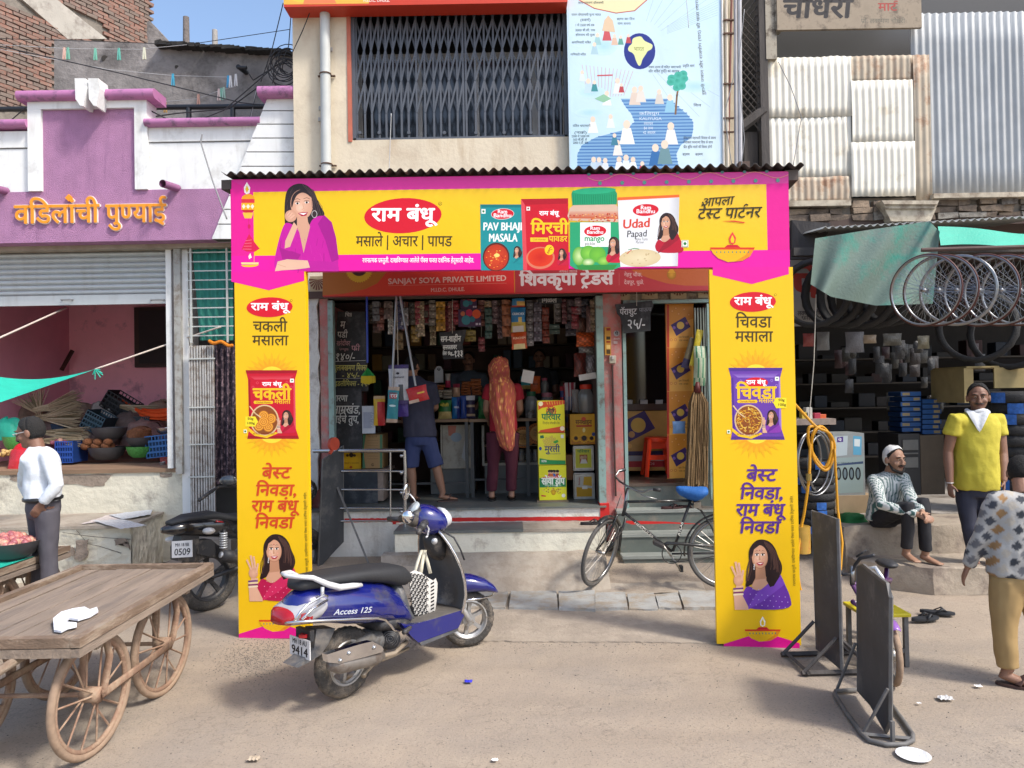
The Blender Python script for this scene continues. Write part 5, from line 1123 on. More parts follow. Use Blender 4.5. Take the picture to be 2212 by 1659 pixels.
def pt1(A,w,h):
 A.poly([(w*.1,h*.13),(w*.9,h*.13),(w*.9,h*.87),(w*.1,h*.87)],'#c8c63a',px=False);A.text('परिवार',w*.2,h*.72,w*.8,h*.15,'#1f7a48',bold=.03,px=False);A.poly([(w*.3,h*.3),(w*.7,h*.3),(w*.7,h*.64),(w*.3,h*.64)],'#a8622c',px=False);A.ell(w*.42,h*.52,w*.09,h*.07,'#c8a080',px=False);A.ell(w*.58,h*.54,w*.09,h*.07,'#b89070',px=False);A.poly([(w*.33,h*.3),(w*.4,h*.46),(w*.5,h*.46),(w*.62,h*.46),(w*.7,h*.3)],'#d8d0c8',px=False)
def pt2(A,w,h):
 A.poly([(w*.12,h*.12),(w*.88,h*.12),(w*.88,h*.85),(w*.12,h*.85)],'#c8c4b8',px=False);A.poly([(w*.12,h*.12),(w*.88,h*.12),(w*.88,h*.42),(w*.12,h*.48)],'#cc9a1c',px=False);A.poly([(w*.45,h*.55),(w*.88,h*.5),(w*.88,h*.85),(w*.5,h*.85)],'#d8a82c',px=False);A.poly([(w*.4,h*.4),(w*.66,h*.4),(w*.66,h*.5),(w*.4,h*.5)],'#e8e4d8',px=False)
 a=Vector((w*.3,h*.55));A.text('fortune',a.x,a.y,w*.31,h*.1,'#a83028',px=False,y1=h*.83,bold=.02)
tin('dented oil tin with a green lettered yellow label, upper of the two tins',1239,962,1282,1018,8.95,pt1);tin('oil tin with a white and amber label standing on the floor below another tin',1240,1021,1284,1080,8.93,pt2)
carton('brown_carton','brown orange carton half hidden between the yellow cartons and the tins',1222,982,1240,1037,9.05,.3,'#8a5a2a')
carton('sunflower_carton','yellow carton with a dark sunflower emblem behind the steel railing',ZD(530,0)[0],ZD(0,490)[1],ZD(780,0)[0],ZD(0,715)[1],8.9,.28,'#d0a418','#9a7a18',prints=lambda A,w,h:(A.ell(*ZD(650,530),5,5,'#2a1c10'),A.ell(*ZD(600,535),3,3,'#3a2810'),A.ell(*ZD(692,535),3,3,'#3a2810'),A.text('रिफाईन्ड सनफ्लॉवर',*ZD(560,645),ZD(750,0)[0],5,'#8a5a10'),A.ell(*ZD(645,688),3,3,'#a8501c')))
carton('brown_carton','plain brown carton with green side bands beside the yellow sunflower carton',ZD(800,0)[0],ZD(0,262)[1],ZD(1055,0)[0],ZD(0,705)[1],8.85,.4,'#8f7450','#7a6240',prints=lambda A,w,h:(A.poly([ZD(800,262),ZD(840,262),ZD(808,480),ZD(835,700),ZD(795,705)],'#3f6a50'),A.poly([ZD(1020,265),ZD(1052,265),ZD(1052,700),ZD(1020,700)],'#3f6a50'),A.text('THIS SIDE UP',*ZD(860,300),ZD(985,0)[0],6,'#4a3a28'),[A.line([ZD(860,340+k*34),ZD(1000,340+k*34)],.7,'#6e5838')for k in range(8)],A.text('G',*ZD(910,672),ZD(940,0)[0],8,'#3a2c1c',bold=.04)))
q=rect(ZD(525,0)[0],ZD(0,715)[1],ZD(1140,0)[0],1080,8.85)
bx2=thing('wooden_bench','old wooden trunk with slate blue painted front behind the steel railing','trunk',((q[0]+q[1])/2,9.0,FL))
bs('board',q[0],P(*ZD(978,0),8.85).x,8.85,8.88,FL+.002,q[3]-.03,M('slate_blue_board',(.03,.04,.055),.7,var=.4,scale=6,dirt=((.1,.11,.12),.4,5)),bx2);bs('edge_board',P(*ZD(979,0),8.85).x,P(*ZD(1050,0),8.85).x,8.85,9.2,FL+.03,q[3]-.03,M('worn_grey_wood',(.25,.2,.17),.85,var=.3,scale=10),bx2);bs('top_board',q[0],q[1],8.83,9.3,q[3]-.029,q[3],M('worn_grey_wood'),bx2)
CH='#cfd0cc';BB=M('blackboard_paint',(.022,.024,.028),.75,var=.3,scale=5,dirt=((.07,.07,.075),.4,4))
def board(name,label,pts,Y,txt,parent=None,th=.012,string=None):
 q_=[P(*p,Y)for p in pts];t=thing(name,label,'blackboard',(sum(p.x for p in q_)/len(q_),Y,min(p.z for p in q_)))
 m_=MB();m_.prism(q_,(0,th,0));obj('board',m_,BB,t,world=True);A=Art((q_[0].x,Y,q_[0].z),(1,0,0),(0,0,1));txt(A);A.obj('chalk_writing',t)
 if string:obj('string',MB().tube([P(*string[0],Y-.005),P(*string[1],Y-.005)],.003,4),M('twine',(.5,.47,.4),.9),t,world=True)
 return t
C1='#c9c56a'
def tb1(A):
 for s_,x,y,x1,h,c in(('चिll',240,362,330,12,CH),('म',178,515,240,24,CH),('पडी',140,635,270,20,CH),('खरेदीवर',130,738,305,15,'#b98a90'),('५००gm',165,800,285,9,'#b98a90'),('फ्री',320,805,430,17,'#b98a90'),('१४०/-',110,930,370,24,CH),('गुलाबखमण मिक्स',95,1060,520,18,C1),('- ४५/-',200,1155,430,17,C1),('इडलीमिक्स - ३५/-',105,1262,560,16,C1),('२००gm',160,1322,240,8,C1)):A.text(s_,*ZA(x,y),ZA(x1,y)[0],h,c,bold=.008,slant=.12)
 A.line([ZA(95,945),ZA(510,930)],.8,CH);A.line([ZA(90,1165),ZA(500,1160)],.5,CH)
board('blackboard','tall blackboard of chalked prices leaning inside the left shop post',[ZA(60,1330),ZA(150,295),ZA(500,295),ZA(545,1330)],8.75,tb1)
def tb2(A):
 for s_,x,y,x1,h in(('वारणा',80,1460,270,20),('आम्रखंड,',60,1620,440,27)):A.text(s_,*ZA(x,y),ZA(x1,y)[0],h,CH,bold=.012,slant=.12)
 A.text('गाईचे तुप,',*ZD(385,112),ZD(745,0)[0],24,CH,bold=.012,slant=.1)
board('blackboard','lower blackboard chalked with three large words, standing under the tall price board',[ZD(360,490),ZA(40,1290),ZA(455,1290),ZD(795,490)],8.7,tb2)
board('hanging_blackboard','small notched blackboard hanging on a string in the middle of the shop front',[ZA(1515,915),ZA(1510,760),ZA(1475,700),ZA(1462,570),ZA(1815,530),ZA(1800,620),ZA(1768,720),ZA(1785,905)],8.7,lambda A:[A.text(s_,*ZA(x,y),ZA(x1,y)[0],h,'#e4e6e2',bold=.02,slant=.1,y1=ZA(0,y-8)[1])for s_,x,y,x1,h in(('सन-शाहीन',1480,690,1740,18),('सनफ्लावर',1510,790,1690,14),('तेल १kg',1508,862,1630,11),('-१३३',1630,885,1770,20))],string=(ZA(1635,60),ZA(1635,580)))
board('hanging_blackboard','notched blackboard priced twenty five hanging in the right doorway',[ZC(600,580),ZC(560,370),ZC(515,320),ZC(492,205),ZC(965,155),ZC(990,210),ZC(950,320),ZC(950,545)],8.4,lambda A:[A.text(s_,*ZC(x,y),ZC(x1,y)[0],h,'#c9ccd0' if k!=1 else '#7c8088',bold=.012,slant=.08,y1=ZC(0,y-10)[1])for k,(s_,x,y,x1,h)in enumerate((('पॅराशुट',550,340,770,19),('पाऊच',800,300,960,12),('२५/-',640,520,880,30)))],string=(ZC(770,0),ZC(770,225)))
board('hanging_blackboard','grey board with two painted white words hanging high among the sachets',[ZB_(530,205),ZB_(530,40),ZB_(845,30),ZB_(840,190)],8.75,lambda A:(A.text('नारळ',*ZB_(570,100),ZB_(765,0)[0],18,'#b8b8b6',bold=.035),A.text('मिळेल',*ZB_(580,180),ZB_(775,0)[0],18,'#b8b8b6',bold=.035)))
strips=[(864,640,712,16,'#2e3050','dark blue'),(877,638,700,10,'#7a3a24','rust brown'),(890,638,702,12,'#9a9890','silver grey'),(903,638,702,12,'#7c2c34','dark crimson'),(918,638,702,15,'#7a746a','dull silver'),(934,638,704,15,'#6e675c','grey brown'),(952,638,716,20,'#a67a1c','mustard yellow'),(973,638,700,10,'#b8b4b0','bright silver'),(985,638,702,14,'#8e2430','red foil'),(1051,635,664,21,'#b89a78','cream and orange'),(1055,664,732,15,'#33504a','bottle green'),(1069,634,700,12,'#7e6c70','mauve grey'),(1079,660,732,10,'#5a4a50','dusky purple'),(1094,634,728,19,'#a86a48','copper'),(1144,636,748,14,'#8c888a','long silver grey'),(1161,652,738,17,'#4a4650','dark pewter'),(1179,664,742,15,'#8a4030','brick brown'),(1205,636,696,13,'#8a8684','pale pewter'),(1219,640,700,10,'#53262c','maroon'),(1233,630,692,15,'#77646a','rosy grey'),(1248,628,680,14,'#7b686c','dusty pink'),(1262,630,690,14,'#3c3c48','blue black'),(1275,632,668,12,'#5b5c66','slate'),(1198,700,722,22,'#30463e','dark green wide'),(1233,695,726,24,'#3a3a46','charcoal wide'),(860,718,756,22,'#6a5430','olive brown'),(897,704,740,17,'#8a7030','ochre pouch'),(935,704,746,13,'#877a5e','beige'),(1016,712,738,24,'#8a7a3c','olive yellow'),(1040,728,760,14,'#7a3038','wine red'),(838,640,690,18,'#5a4a44','umber'),(815,640,720,18,'#57382c','sienna'),(801,642,700,12,'#6a6660','smoky grey')]
for k in range(22):u_=random.uniform(796,1284);strips.append((u_,random.uniform(634,665),random.uniform(690,735),random.uniform(11,16),random.choice(['#6a6a6e','#7a4a40','#8a7a60','#44505a','#80303a','#9a9a94']),('smoke','brick','sand','steel blue','ruby','foil white')[k%6]+(' short',' narrow',' glossy',' creased')[k//6%4]))
for k,(uc,v0,v1,w_,col,nm)in enumerate(strips):
 Y=8.75+.28*((k*7)%5)/4;x0,x1,z0,z1=rect(uc-w_/2,v0,uc+w_/2,v1,Y);ph=(x1-x0)*1.15;nn=max(2,round((z1-z0)/ph));ph=(z1-z0)/nn
 t=thing('sachet_strip','%s strip of foil sachets hanging %s'%(nm,'in the left of the shop mouth' if uc<900 else('over the left of the counter' if uc<1000 else('over the middle of the counter' if uc<1120 else 'toward the right of the shop mouth'))),'sachet strip',((x0+x1)/2,Y,z1),'sachet strips hanging in the shop')
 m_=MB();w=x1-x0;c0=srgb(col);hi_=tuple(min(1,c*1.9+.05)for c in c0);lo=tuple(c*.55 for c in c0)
 nx,nz=4,5;i0=0
 for a in range(nx+1):
  for b_ in range(nz+1):s_,tt=a/nx,b_/nz;m_.v.append(((s_-.5)*w,-.012*math.sin(math.pi*s_)*math.sin(math.pi*tt)-.004*((a*3+b_*5)%3),-tt*ph*.97))
 for a in range(nx):
  for b_ in range(nz):
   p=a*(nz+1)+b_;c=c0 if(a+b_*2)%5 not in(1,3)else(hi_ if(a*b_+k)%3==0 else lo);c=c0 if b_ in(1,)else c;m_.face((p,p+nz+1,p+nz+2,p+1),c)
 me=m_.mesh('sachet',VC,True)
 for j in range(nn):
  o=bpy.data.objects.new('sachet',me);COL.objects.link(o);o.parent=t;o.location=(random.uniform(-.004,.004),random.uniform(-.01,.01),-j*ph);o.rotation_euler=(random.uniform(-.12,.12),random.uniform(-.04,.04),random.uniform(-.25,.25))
 obj('string',MB().tube([(0,.005,0),(0,.005,max(.03,3.11-z1))],.002,4),M('twine'),t)
for k,(a,b_,c,d)in enumerate((ZA(1740,80)+ZA(1950,262),ZA(1712,268)+ZA(2006,492))):
 x0,x1,z0,z1=rect(a,b_,c,d,8.72);t=thing('polka_card','%s dark violet display card with coloured discs hanging over the counter'%('upper' if k==0 else 'lower'),'display card',((x0+x1)/2,8.72,z0));obj('card',MB().box((x0,8.72,z0),(x1,8.73,z1)),M('violet_card',srgb('#3a2148'),.4),t,world=True);A=Art((x0,8.72,z0),(1,0,0),(0,0,1));w,h=x1-x0,z1-z0
 for(x,y,r_,cc)in((.2,.75,.1,'#b0684a'),(.48,.8,.15,'#a82650'),(.8,.72,.19,'#c8502c'),(.34,.38,.2,'#357a88'),(.62,.42,.12,'#2f6a7c')):A.ell(x*w,y*h,r_*w,r_*w*1.05,cc,px=False)
 A.poly([(w*.76,h*.08),(w*.86,h*.08),(w*.86,h*.2),(w*.76,h*.2)],'#b8b0c0',px=False);A.poly([(w*.9,h*.08),(w*.98,h*.08),(w*.98,h*.2),(w*.9,h*.2)],'#b8b0c0',px=False);A.obj('printing',t)
packet('chips_packet','blue crisps packet hanging over the counter above a lettered blue one','packet',*ZB_(190,60),*ZB_(365,232),8.7,.06,lambda s_,t:'#b83a2a' if t<.12 else('#d0a850' if t<.4 and s_>.4 else '#2a7aa8'))
packet('chips_packet','lettered blue crisps packet hanging in the middle of a hanging row','packet',*ZB_(180,240),*ZB_(375,560),8.68,.08,lambda s_,t:'#c8b04a' if t<.38 else('#d8c070' if(.5<s_<.8 and t<.62)else('#3a9a5a' if t<.42 else '#2a7fb8')),texts=(('CRUNCHEX',-.4,.68,.4,.14,'#d8e8f0'),))
packet('chips_packet','orange crisps packet, lowest of the hanging row','packet',*ZB_(190,560),*ZB_(395,780),8.66,.08,lambda s_,t:'#e0d09a' if t<.34 and.15<s_<.9 else '#c8501c',tilt=-3,texts=(('PUNCHEM',-.38,.58,.42,.17,'#f0c8a8'),))
m_=MB();m_.cbox(P(*ZB_(275,522),8.62),(.13,.004,.07),rot=(0,-3,0));o=solo('price_card',m_,M('paper_card',(.6,.58,.55),.8),'small white handwritten price card clipped on the hanging blue crisps packet','label')
for k,(x,y,x2,y2,c,lb)in enumerate(((1160,220,1290,560,'#6a5452','smoky brown'),(1030,560,1285,745,'#b0542a','orange'),(1060,735,1280,860,'#7a7a78','clear grey'),(1000,830,1165,1140,'#5a2a24','dark brown'),(1150,860,1285,1110,'#84848a','silvery clear'),(1030,340,1170,560,'#5a4038','umber'))):
 packet('hanging_bag','%s plastic bag of snacks bunched beside the teal shop post'%lb,'plastic bag',*ZB_(x,y),*ZB_(x2,y2),8.75+.04*(k%3),.14,lambda s_,t,c=c:c if(int(s_*9)+int(t*9))%3 else '#%02x%02x%02x'%tuple(min(255,int(int(c[i:i+2],16)*1.35))for i in(1,3,5)),group='plastic bags bunched by the shop post')
m_=MB();a=P(*ZB_(1175,1140),8.6);m_.cbox(a,(.2,.004,.07),rot=(0,-8,0));t=solo('price_card',m_,M('paper_card'),'long white handwritten price card below the hanging plastic bags','label')
m_=MB();a=P(*ZB_(400,1140),8.9);m_.cbox(a,(.14,.004,.15),rot=(-10,12,0));t=solo('price_card',m_,M('paper_card'),'tilted white price paper standing above the glass jars','label')
STL=M('brushed_steel',(.5,.5,.5),.25,metal=.9,var=.1);ALU=M('dull_aluminium_pole',(.3,.31,.33),.4,metal=.5)
for(a,b_,lb)in((ZA(910,85),ZA(850,1275),'left of the pair of grey mop poles hanging from the signboard'),(ZA(955,85),ZA(1158,1260),'right, slanting one of the pair of grey mop poles')):
 solo('mop_pole',MB().tube([P(*a,8.4),P(*b_,8.35)],.013,8),ALU,lb,'pole',group='mop poles hanging at the shop mouth',smooth=40)
solo('string',MB().tube([P(*ZA(912,90),8.4),P(*ZA(930,990),8.38)],.004,4),M('twine'),'white string between the two mop poles','string')
packet('mop_refill_packet','white and violet wiper packet hanging between the mop poles','packet',*ZA(800,985),*ZA(1068,1500),8.36,.05,lambda s_,t:'#3a2a6a' if t>.9 or t<.1 else('#3f4650' if.45<s_<.8 and t<.55 else '#b9bcc4'),texts=(('o',-.02,.78,.08,.03,'#2a2a34'),('COMPANY',-.3,.66,.3,.06,'#3a3a44')))
packet('detergent_packet','teal packet numbered 555 hanging before the mop poles','packet',*ZA(765,1270),*ZD(1240,110),8.3,.08,lambda s_,t:'#b09a88' if t>.93 or t<.07 else('#dce8ea' if.2<s_<.85 and.66<t<.82 else '#16808e'),tilt=4,texts=(('MONKEY',-.32,.79,.38,.07,'#8a2020'),('555',-.32,.67,.36,.14,'#b81c24'),('o',0.02,.47,.3,.03,'#bcd8dc')))
packet('detergent_packet','violet and white packet tucked beside the teal one','packet',*ZA(915,1400),*ZA(1062,1660),8.42,.06,lambda s_,t:'#d8d8dc' if t>.65 else '#38207c')
packet('snack_packet','yellow and red pouch behind the teal packet','packet',*ZA(600,1390),*ZD(1080,150),8.5,.1,lambda s_,t:'#b89a70' if t>.9 else('#a81c24' if s_>.35 and t<.78 else '#c8a020'))
t=packet('red_packet','red packet lying slanted across the navy shirted man\'s back','packet',*ZA(1065,1265),*ZA(1340,1465),8.32,.05,lambda s_,t:'#c8b0a0' if t<.25 and s_<.45 else('#d8b040' if.5<s_<.85 and.5<t<.62 else '#b81a1e'),tilt=-13)
dsr=thing('feather_duster','green and yellow bristle duster on a blue handle hanging before the blackboard','duster',P(*ZA(535,1215),8.4));obj('handle',MB().tube([P(*ZA(525,95),8.4),P(*ZA(535,960),8.4)],.012,8),M('blue_plastic',srgb('#1c3a9a'),.4),dsr,world=True)
m_=MB();c_=P(*ZA(536,1030),8.4)
for k in range(150):
 a_=random.uniform(0,6.28);f_=random.uniform(.1,1);e=c_+Vector((math.cos(a_)*.085*f_,math.sin(a_)*.07*f_,-.165-.02*(1-f_)));md=c_+Vector((math.cos(a_)*.08*f_,math.sin(a_)*.07*f_,-.09));s0=len(m_.f);m_.col=srgb('#1f8a3c');m_.tube([c_,md],.003,3);m_.col=srgb('#c8b41c');m_.tube([md,e],.003,3)
obj('bristles',m_,M('bristle',rough=.6,var=0,attr=True),dsr,world=True);
q=rect(*ZA(465,1520),*ZD(958,250),8.6);nt=thing('printed_notice','white printed notice sheet beside the lower blackboard','notice',(q[0],8.6,q[2]));bs('sheet',q[0],q[1],8.6,8.605,q[2],q[3],M('notice_paper',(.42,.45,.5),.7),nt);A=Art((q[0],8.6,q[2]),(1,0,0),(0,0,1))
for k in range(22):A.line([ZD(805,-20+k*9.5),ZD(805+random.uniform(90,140),-20+k*9.5)],.55,'#3a4a7a')
A.obj('small_print',nt)
rl=thing('steel_railing','polished steel tube railing beside the shop steps','railing',P(*ZD(1345,1480),8.25))
YR_=8.25
for v,u0,u1,r_ in((470,155,1340,.021),(740,520,1330,.011),(978,520,1330,.011),(1220,505,1330,.011),(1385,515,1170,.012)):obj('rail',MB().tube([P(*ZD(u0,v+(8 if v==470 else 0)),YR_),P(*ZD(u1,v),YR_)],r_,10),STL,rl,smooth=40,world=True)
obj('post',MB().tube([P(*ZD(1340,470),YR_),P(*ZD(1350,700),YR_),P(*ZD(1345,1480),YR_)],[.018,.02,.022],12),STL,rl,smooth=40,world=True);obj('post',MB().tube([P(*ZD(1157,490),YR_),P(*ZD(1157,1385),YR_)],.010,8),STL,rl,smooth=40,world=True)
for v in(540,760,1020,1265):obj('ball',MB().sph(P(*ZD(1300,v),YR_),.022),STL,rl,smooth=True,world=True)
obj('foot_flange',MB().cyl(P(*ZD(1345,1475),YR_),P(*ZD(1345,1490),YR_),.045,16),STL,rl,world=True)
zc=P(1000,905,9.25).z
ct=thing('shop_counter','long shop counter of wooden planks on dark steel legs','counter',(-.3,9.4,FL));WD=M('counter_plank',(.23,.15,.09),.6,var=.25,scale=4,stretch=(.3,3,3));LG=M('dark_leg_steel',(.06,.065,.07),.5,metal=.3)
xa=P(815,905,9.25).x;xm=P(1013,905,9.25).x;xe=P(1215,905,9.25).x
bs('tabletop',xa,xm-.004,9.22,9.95,zc-.035,zc,WD,ct);bs('tabletop',xm+.004,xe,9.22,9.95,zc-.04,zc-.004,WD,ct)
for u in(820,1008,1020,1140):x=P(u,950,9.26).x;bs('leg',x-.02,x+.02,9.24,9.28,FL,zc-.041,LG,ct)
for(u0,u1,v)in((823,1006,1046),(1023,1138,1036)):bs('stretcher',P(u0,v,9.27).x,P(u1,v,9.27).x,9.255,9.28,P(u0,v,9.27).z-.012,P(u0,v,9.27).z+.012,LG,ct)
cbn=thing('white_cabinet','old white painted cabinet under the counter with a faded sticker','cabinet',(P(970,1010,9.55).x,9.55,FL));WC=M('yellowed_white_paint',(.42,.4,.34),.6,var=.12,dirt=((.25,.22,.18),.4,5))
for(u0,u1)in((952,955.5),(956.5,1018)):q=rect(u0,918,u1,1012,9.55);bs('door',q[0],q[1],9.55,9.58,q[2],q[3],WC,cbn)
q=rect(930,1013,1025,1050,9.58);bs('base',q[0],q[1],9.6,9.9,q[2]-.1,q[3],M('grey_base',(.14,.15,.15),.6),cbn);q=rect(965,925,990,950,9.54);A=Art((q[0],9.548,q[2]),(1,0,0),(0,0,1));A.poly([ZD(1900,150),ZD(2010,150),ZD(1995,280),ZD(1910,280)],'#b06a58');A.ell(*ZD(2010,300),12,10,'#8a9aa8');A.poly([ZD(2080,560),ZD(2120,330),ZD(2150,640)],'#b8bcc0');A.obj('sticker',cbn)
gcs=thing('glass_showcase','glass fronted showcase with jars under the right half of the counter','showcase',(P(1110,1000,9.5).x,9.5,FL))
q=rect(1046,918,1165,1000,9.55);bs('back',q[0],q[1],9.9,9.92,q[2],q[3],M('dark_case',(.04,.03,.025),.8),gcs);bs('shelf',q[0],q[1],9.56,9.9,q[2]-.03,q[2],WC,gcs);bs('shelf',q[0],q[1],9.56,9.9,(q[2]+q[3])/2-.03,(q[2]+q[3])/2-.02,M('shelf_board',(.35,.25,.15),.6),gcs);bs('plinth',q[0],q[1],9.56,9.9,FL,q[2]-.03,M('grey_base'),gcs);bs('frame',q[0]-.03,q[0],9.54,9.58,q[2]-.03,q[3],WC,gcs)
A=Art((q[0],9.57,q[2]),(1,0,0),(0,0,1))
for c_ in((1180,1175),(1275,1150)):
 cx,cy=FF(*c_);A.ell(cx,cy,25,23,'#c8752c')
 for k in range(26):a_=k/26*6.283;A.poly([(cx+19*math.cos(a_-.08),cy+17.5*math.sin(a_-.08)),(cx+23*math.cos(a_),cy+21*math.sin(a_)),(cx+19*math.cos(a_+.08),cy+17.5*math.sin(a_+.08))],'#5a2c14')
 A.ell(cx,cy,17,16,'#d9a860');A.ell(cx,cy,14,13,'#c8944c')
 for s_,dy in(('मिठाई',-4),('चकली मिले',1),('यहां मिले',6)):A.text(s_,cx-10,cy+dy,cx+10,6,'#5a2c14')
A.obj('round_sticker',gcs)
JG=M('jar_plastic',(.55,.56,.55),.12,trans=.65,alpha=1,spec=.6,var=.1)
def jar(label,u0,v0,u1,v1,Y,lid,fill,cat='jar',ht=.75):
 x0,x1,z0,z1=rect(u0,v0,u1,v1,Y);r_=(x1-x0)/2;h=z1-z0;t=thing('jar',label,cat,((x0+x1)/2,Y+r_,z0));
 obj('jar_body',MB().lathe([(r_*.9,0),(r_,h*.08),(r_,h*.62),(r_*.95,h*.7),(r_*.6,h*.84),(r_*.6,h*.86)],18,cap=True),JG,t,smooth=50)
 obj('contents',MB().lathe([(r_*.8,.01),(r_*.9,h*.1),(r_*.9,h*ht*.7),(0.001,h*ht*.74)],14),M('jar_fill_'+fill[0],fill[1],.8,var=.35,scale=60),t,smooth=True)
 obj('lid',MB().lathe([(r_*.66,h*.84),(r_*.68,h*.85),(r_*.68,h),(.001,h)],18),M('lid_'+lid[0],srgb(lid[1]),.4),t,smooth=40);return t
CLR=('pale',(.3,.3,.29));BRN=('brown',(.25,.13,.07));YLW=('yellow',(.42,.3,.12))
jar('clear jar with a dark green lid on the counter',*FF(1188,878),*FF(1278,1062),9.3,('green','#1e5a3c'),CLR);jar('squat jar with a pink lid behind the top yellow carton',*FF(1285,886),*FF(1390,1060),9.35,('pink','#a86a78'),BRN);jar('narrow jar with a pink and green lid, standing highest on the counter',*FF(1293,790),*FF(1345,890),9.6,('rose','#c05a72'),CLR)
jr=jar('large clear jar with a red lid on the orange carton',*FF(1532,832),*FF(1650,1020),9.0,('red','#c8321c'),BRN)
for k,(u,v,c)in enumerate(((1150,1330,YLW),(1195,1330,CLR),(1240,1330,BRN))):jar('small jar on the lower shelf of the showcase, %s'%('leftmost','middle','rightmost')[k],*FF(u,v-75),*FF(u+42,v+10),9.62,('steel','#8a8a80'),c)
jar('steel tumbler beside the green lidded jar',*FF(1205,1000),*FF(1250,1064),9.22,('steel','#8a8a80'),CLR,cat='tumbler')
pk=lambda name,lb,x0,y0,x1,y1,Y,cf,**k:packet(name,lb,k.pop('cat','packet'),*FF(x0,y0),*FF(x1,y1),Y,k.pop('d',.08),cf,**k)
pk('biscuit_packet','green noodle packet standing on the counter',625,935,714,1058,9.28,lambda s_,t:'#b8a468' if t<.42 else '#14682c',texts=(('मोती',-.3,.68,.3,.2,'#d8c848'),));pk('biscuit_packet','bright blue packet standing beside the green one',714,915,768,1056,9.3,lambda s_,t:'#1c6aa8' if s_<.6 else '#142c78',texts=(('MILK',-.2,.5,.4,.12,'#d8e0f0'),));pk('soap_carton','dark blue boxed goods in the middle of the counter',770,905,812,1054,9.33,lambda s_,t:'#1c3f8c',d=.06,cat='box');pk('noodle_packet','violet packet with a bowl picture and white paper slip',808,905,866,1053,9.3,lambda s_,t:'#c8c8cc' if t>.78 else('#b8a488' if(.1<t<.22 or.52<t<.62)else '#2c2448'));pk('green_bag','green bag slumped beside the woman in the red shirt',886,910,948,1058,9.34,lambda s_,t:'#1c6a30');pk('orange_packet','small orange packet at the left end of the counter goods',570,980,598,1055,9.3,lambda s_,t:'#b0602c')
pk('snack_packet','teal snack packet standing behind the woman\'s elbow',1162,780,1238,862,9.5,lambda s_,t:'#187c84' if t>.3 else '#9a8048');pk('snack_packet','orange snack packet beside the teal one',1225,778,1292,890,9.48,lambda s_,t:'#c0561c',texts=(('BALAJI',-.25,.5,.25,.12,'#2a1c10'),));pk('pink_packet','small pink packet standing behind the peanut packs',672,762,706,852,9.5,lambda s_,t:'#a8284c' if t<.5 else '#a09890');pk('striped_bag','white bag with blue and red print right of the yellow cartons',1440,820,1520,1000,9.1,lambda s_,t:'#b0a8ac' if int(s_*6)%2 else('#8a2434' if t>.5 else '#2a3a6a'));pk('striped_bag','narrow red and blue packet standing right of the jars',1418,845,1450,985,9.15,lambda s_,t:'#a82a34' if(t*4)%2>1 else '#27386c');pk('striped_bag','dark blue stacked packets below the striped bag',1452,985,1482,1170,9.12,lambda s_,t:'#1f2c4c' if int(t*6)%2 else '#5a4038');pk('grey_bag','grey plastic bag beside the red lidded jar',1495,865,1540,1015,9.05,lambda s_,t:'#8a8480')
PN=[(605,832,670,850),(600,850,662,867),(835,795,905,818),(832,818,905,842),(778,812,838,832),(775,832,840,850),(773,850,836,868),(770,868,838,886),(840,842,910,865),(842,866,905,886),(772,886,840,904),(845,886,910,904)]
for k,(a,b_,c,d)in enumerate(PN):pk('peanut_packet','brown peanut packet in the piled stacks behind the counter goods',a,b_,c,d,9.42,lambda s_,t:'#8a4e2c' if(int(s_*9)+int(t*7))%2 else '#a3643c',d=.12,group='brown peanut packets piled on the counter',n=(6,5))
for k,(a,b_,c,d)in enumerate(((600,868,660,884),(598,884,655,900),(598,900,655,920),(657,866,718,886),(656,886,720,906),(655,906,718,928))):pk('rice_packet','pale flour packet in the low stack left of the peanut packs',a,b_,c,d,9.4,lambda s_,t:'#a8a090',d=.12,group='pale flour packets piled on the counter',n=(6,5))
pk('pink_wrapper_packet','cream packet with a crimson top among the peanut stacks',722,828,768,912,9.4,lambda s_,t:'#8a2c40' if t>.7 else '#b8967c')
q=rect(*FF(604,735),*FF(660,820),9.6);qs=thing('payment_stand','white payment code stand with a round top behind the counter','sign',((q[0]+q[1])/2,9.6,q[2]));bs('card',q[0],q[1],9.6,9.61,q[2],q[3],M('grey_card',(.35,.36,.38),.5),qs);obj('round_top',MB().cyl(((q[0]+q[1])/2,9.602,q[3]),((q[0]+q[1])/2,9.609,q[3]),.045,16),M('grey_card'),qs,world=True);A=Art((q[0],9.599,q[2]),(1,0,0),(0,0,1));A.ell(*FF(632,733),3.5,3.5,'#2a2a34');A.text('पे',*FF(627,738),FF(637,0)[0],6,'#c8c8cc');A.obj('printing',qs)
A=Art(P(1310,780,8.455),(1,0,0),(0,0,1));
q=rect(*ZC(355,500),*ZC(435,862),8.45);bx=thing('product_strip_sign','narrow yellow vertical advert strip on the pink column','sign',(q[0],8.44,q[2]));bs('strip',q[0],q[1],8.44,8.455,q[2],q[3],M('amber_strip',srgb('#b8842c'),.5),bx);A=Art((q[0],8.44,q[2]),(1,0,0),(0,0,1))
for(y0,y1,c)in((510,545,'#8a2a1c'),(620,660,'#3a3018'),(680,700,'#8a2a1c'),(730,780,'#d8b870'),(790,845,'#4a3a20')):A.poly([ZC(378,y0),ZC(428,y0),ZC(428,y1),ZC(378,y1)],c)
A.obj('printing',bx)
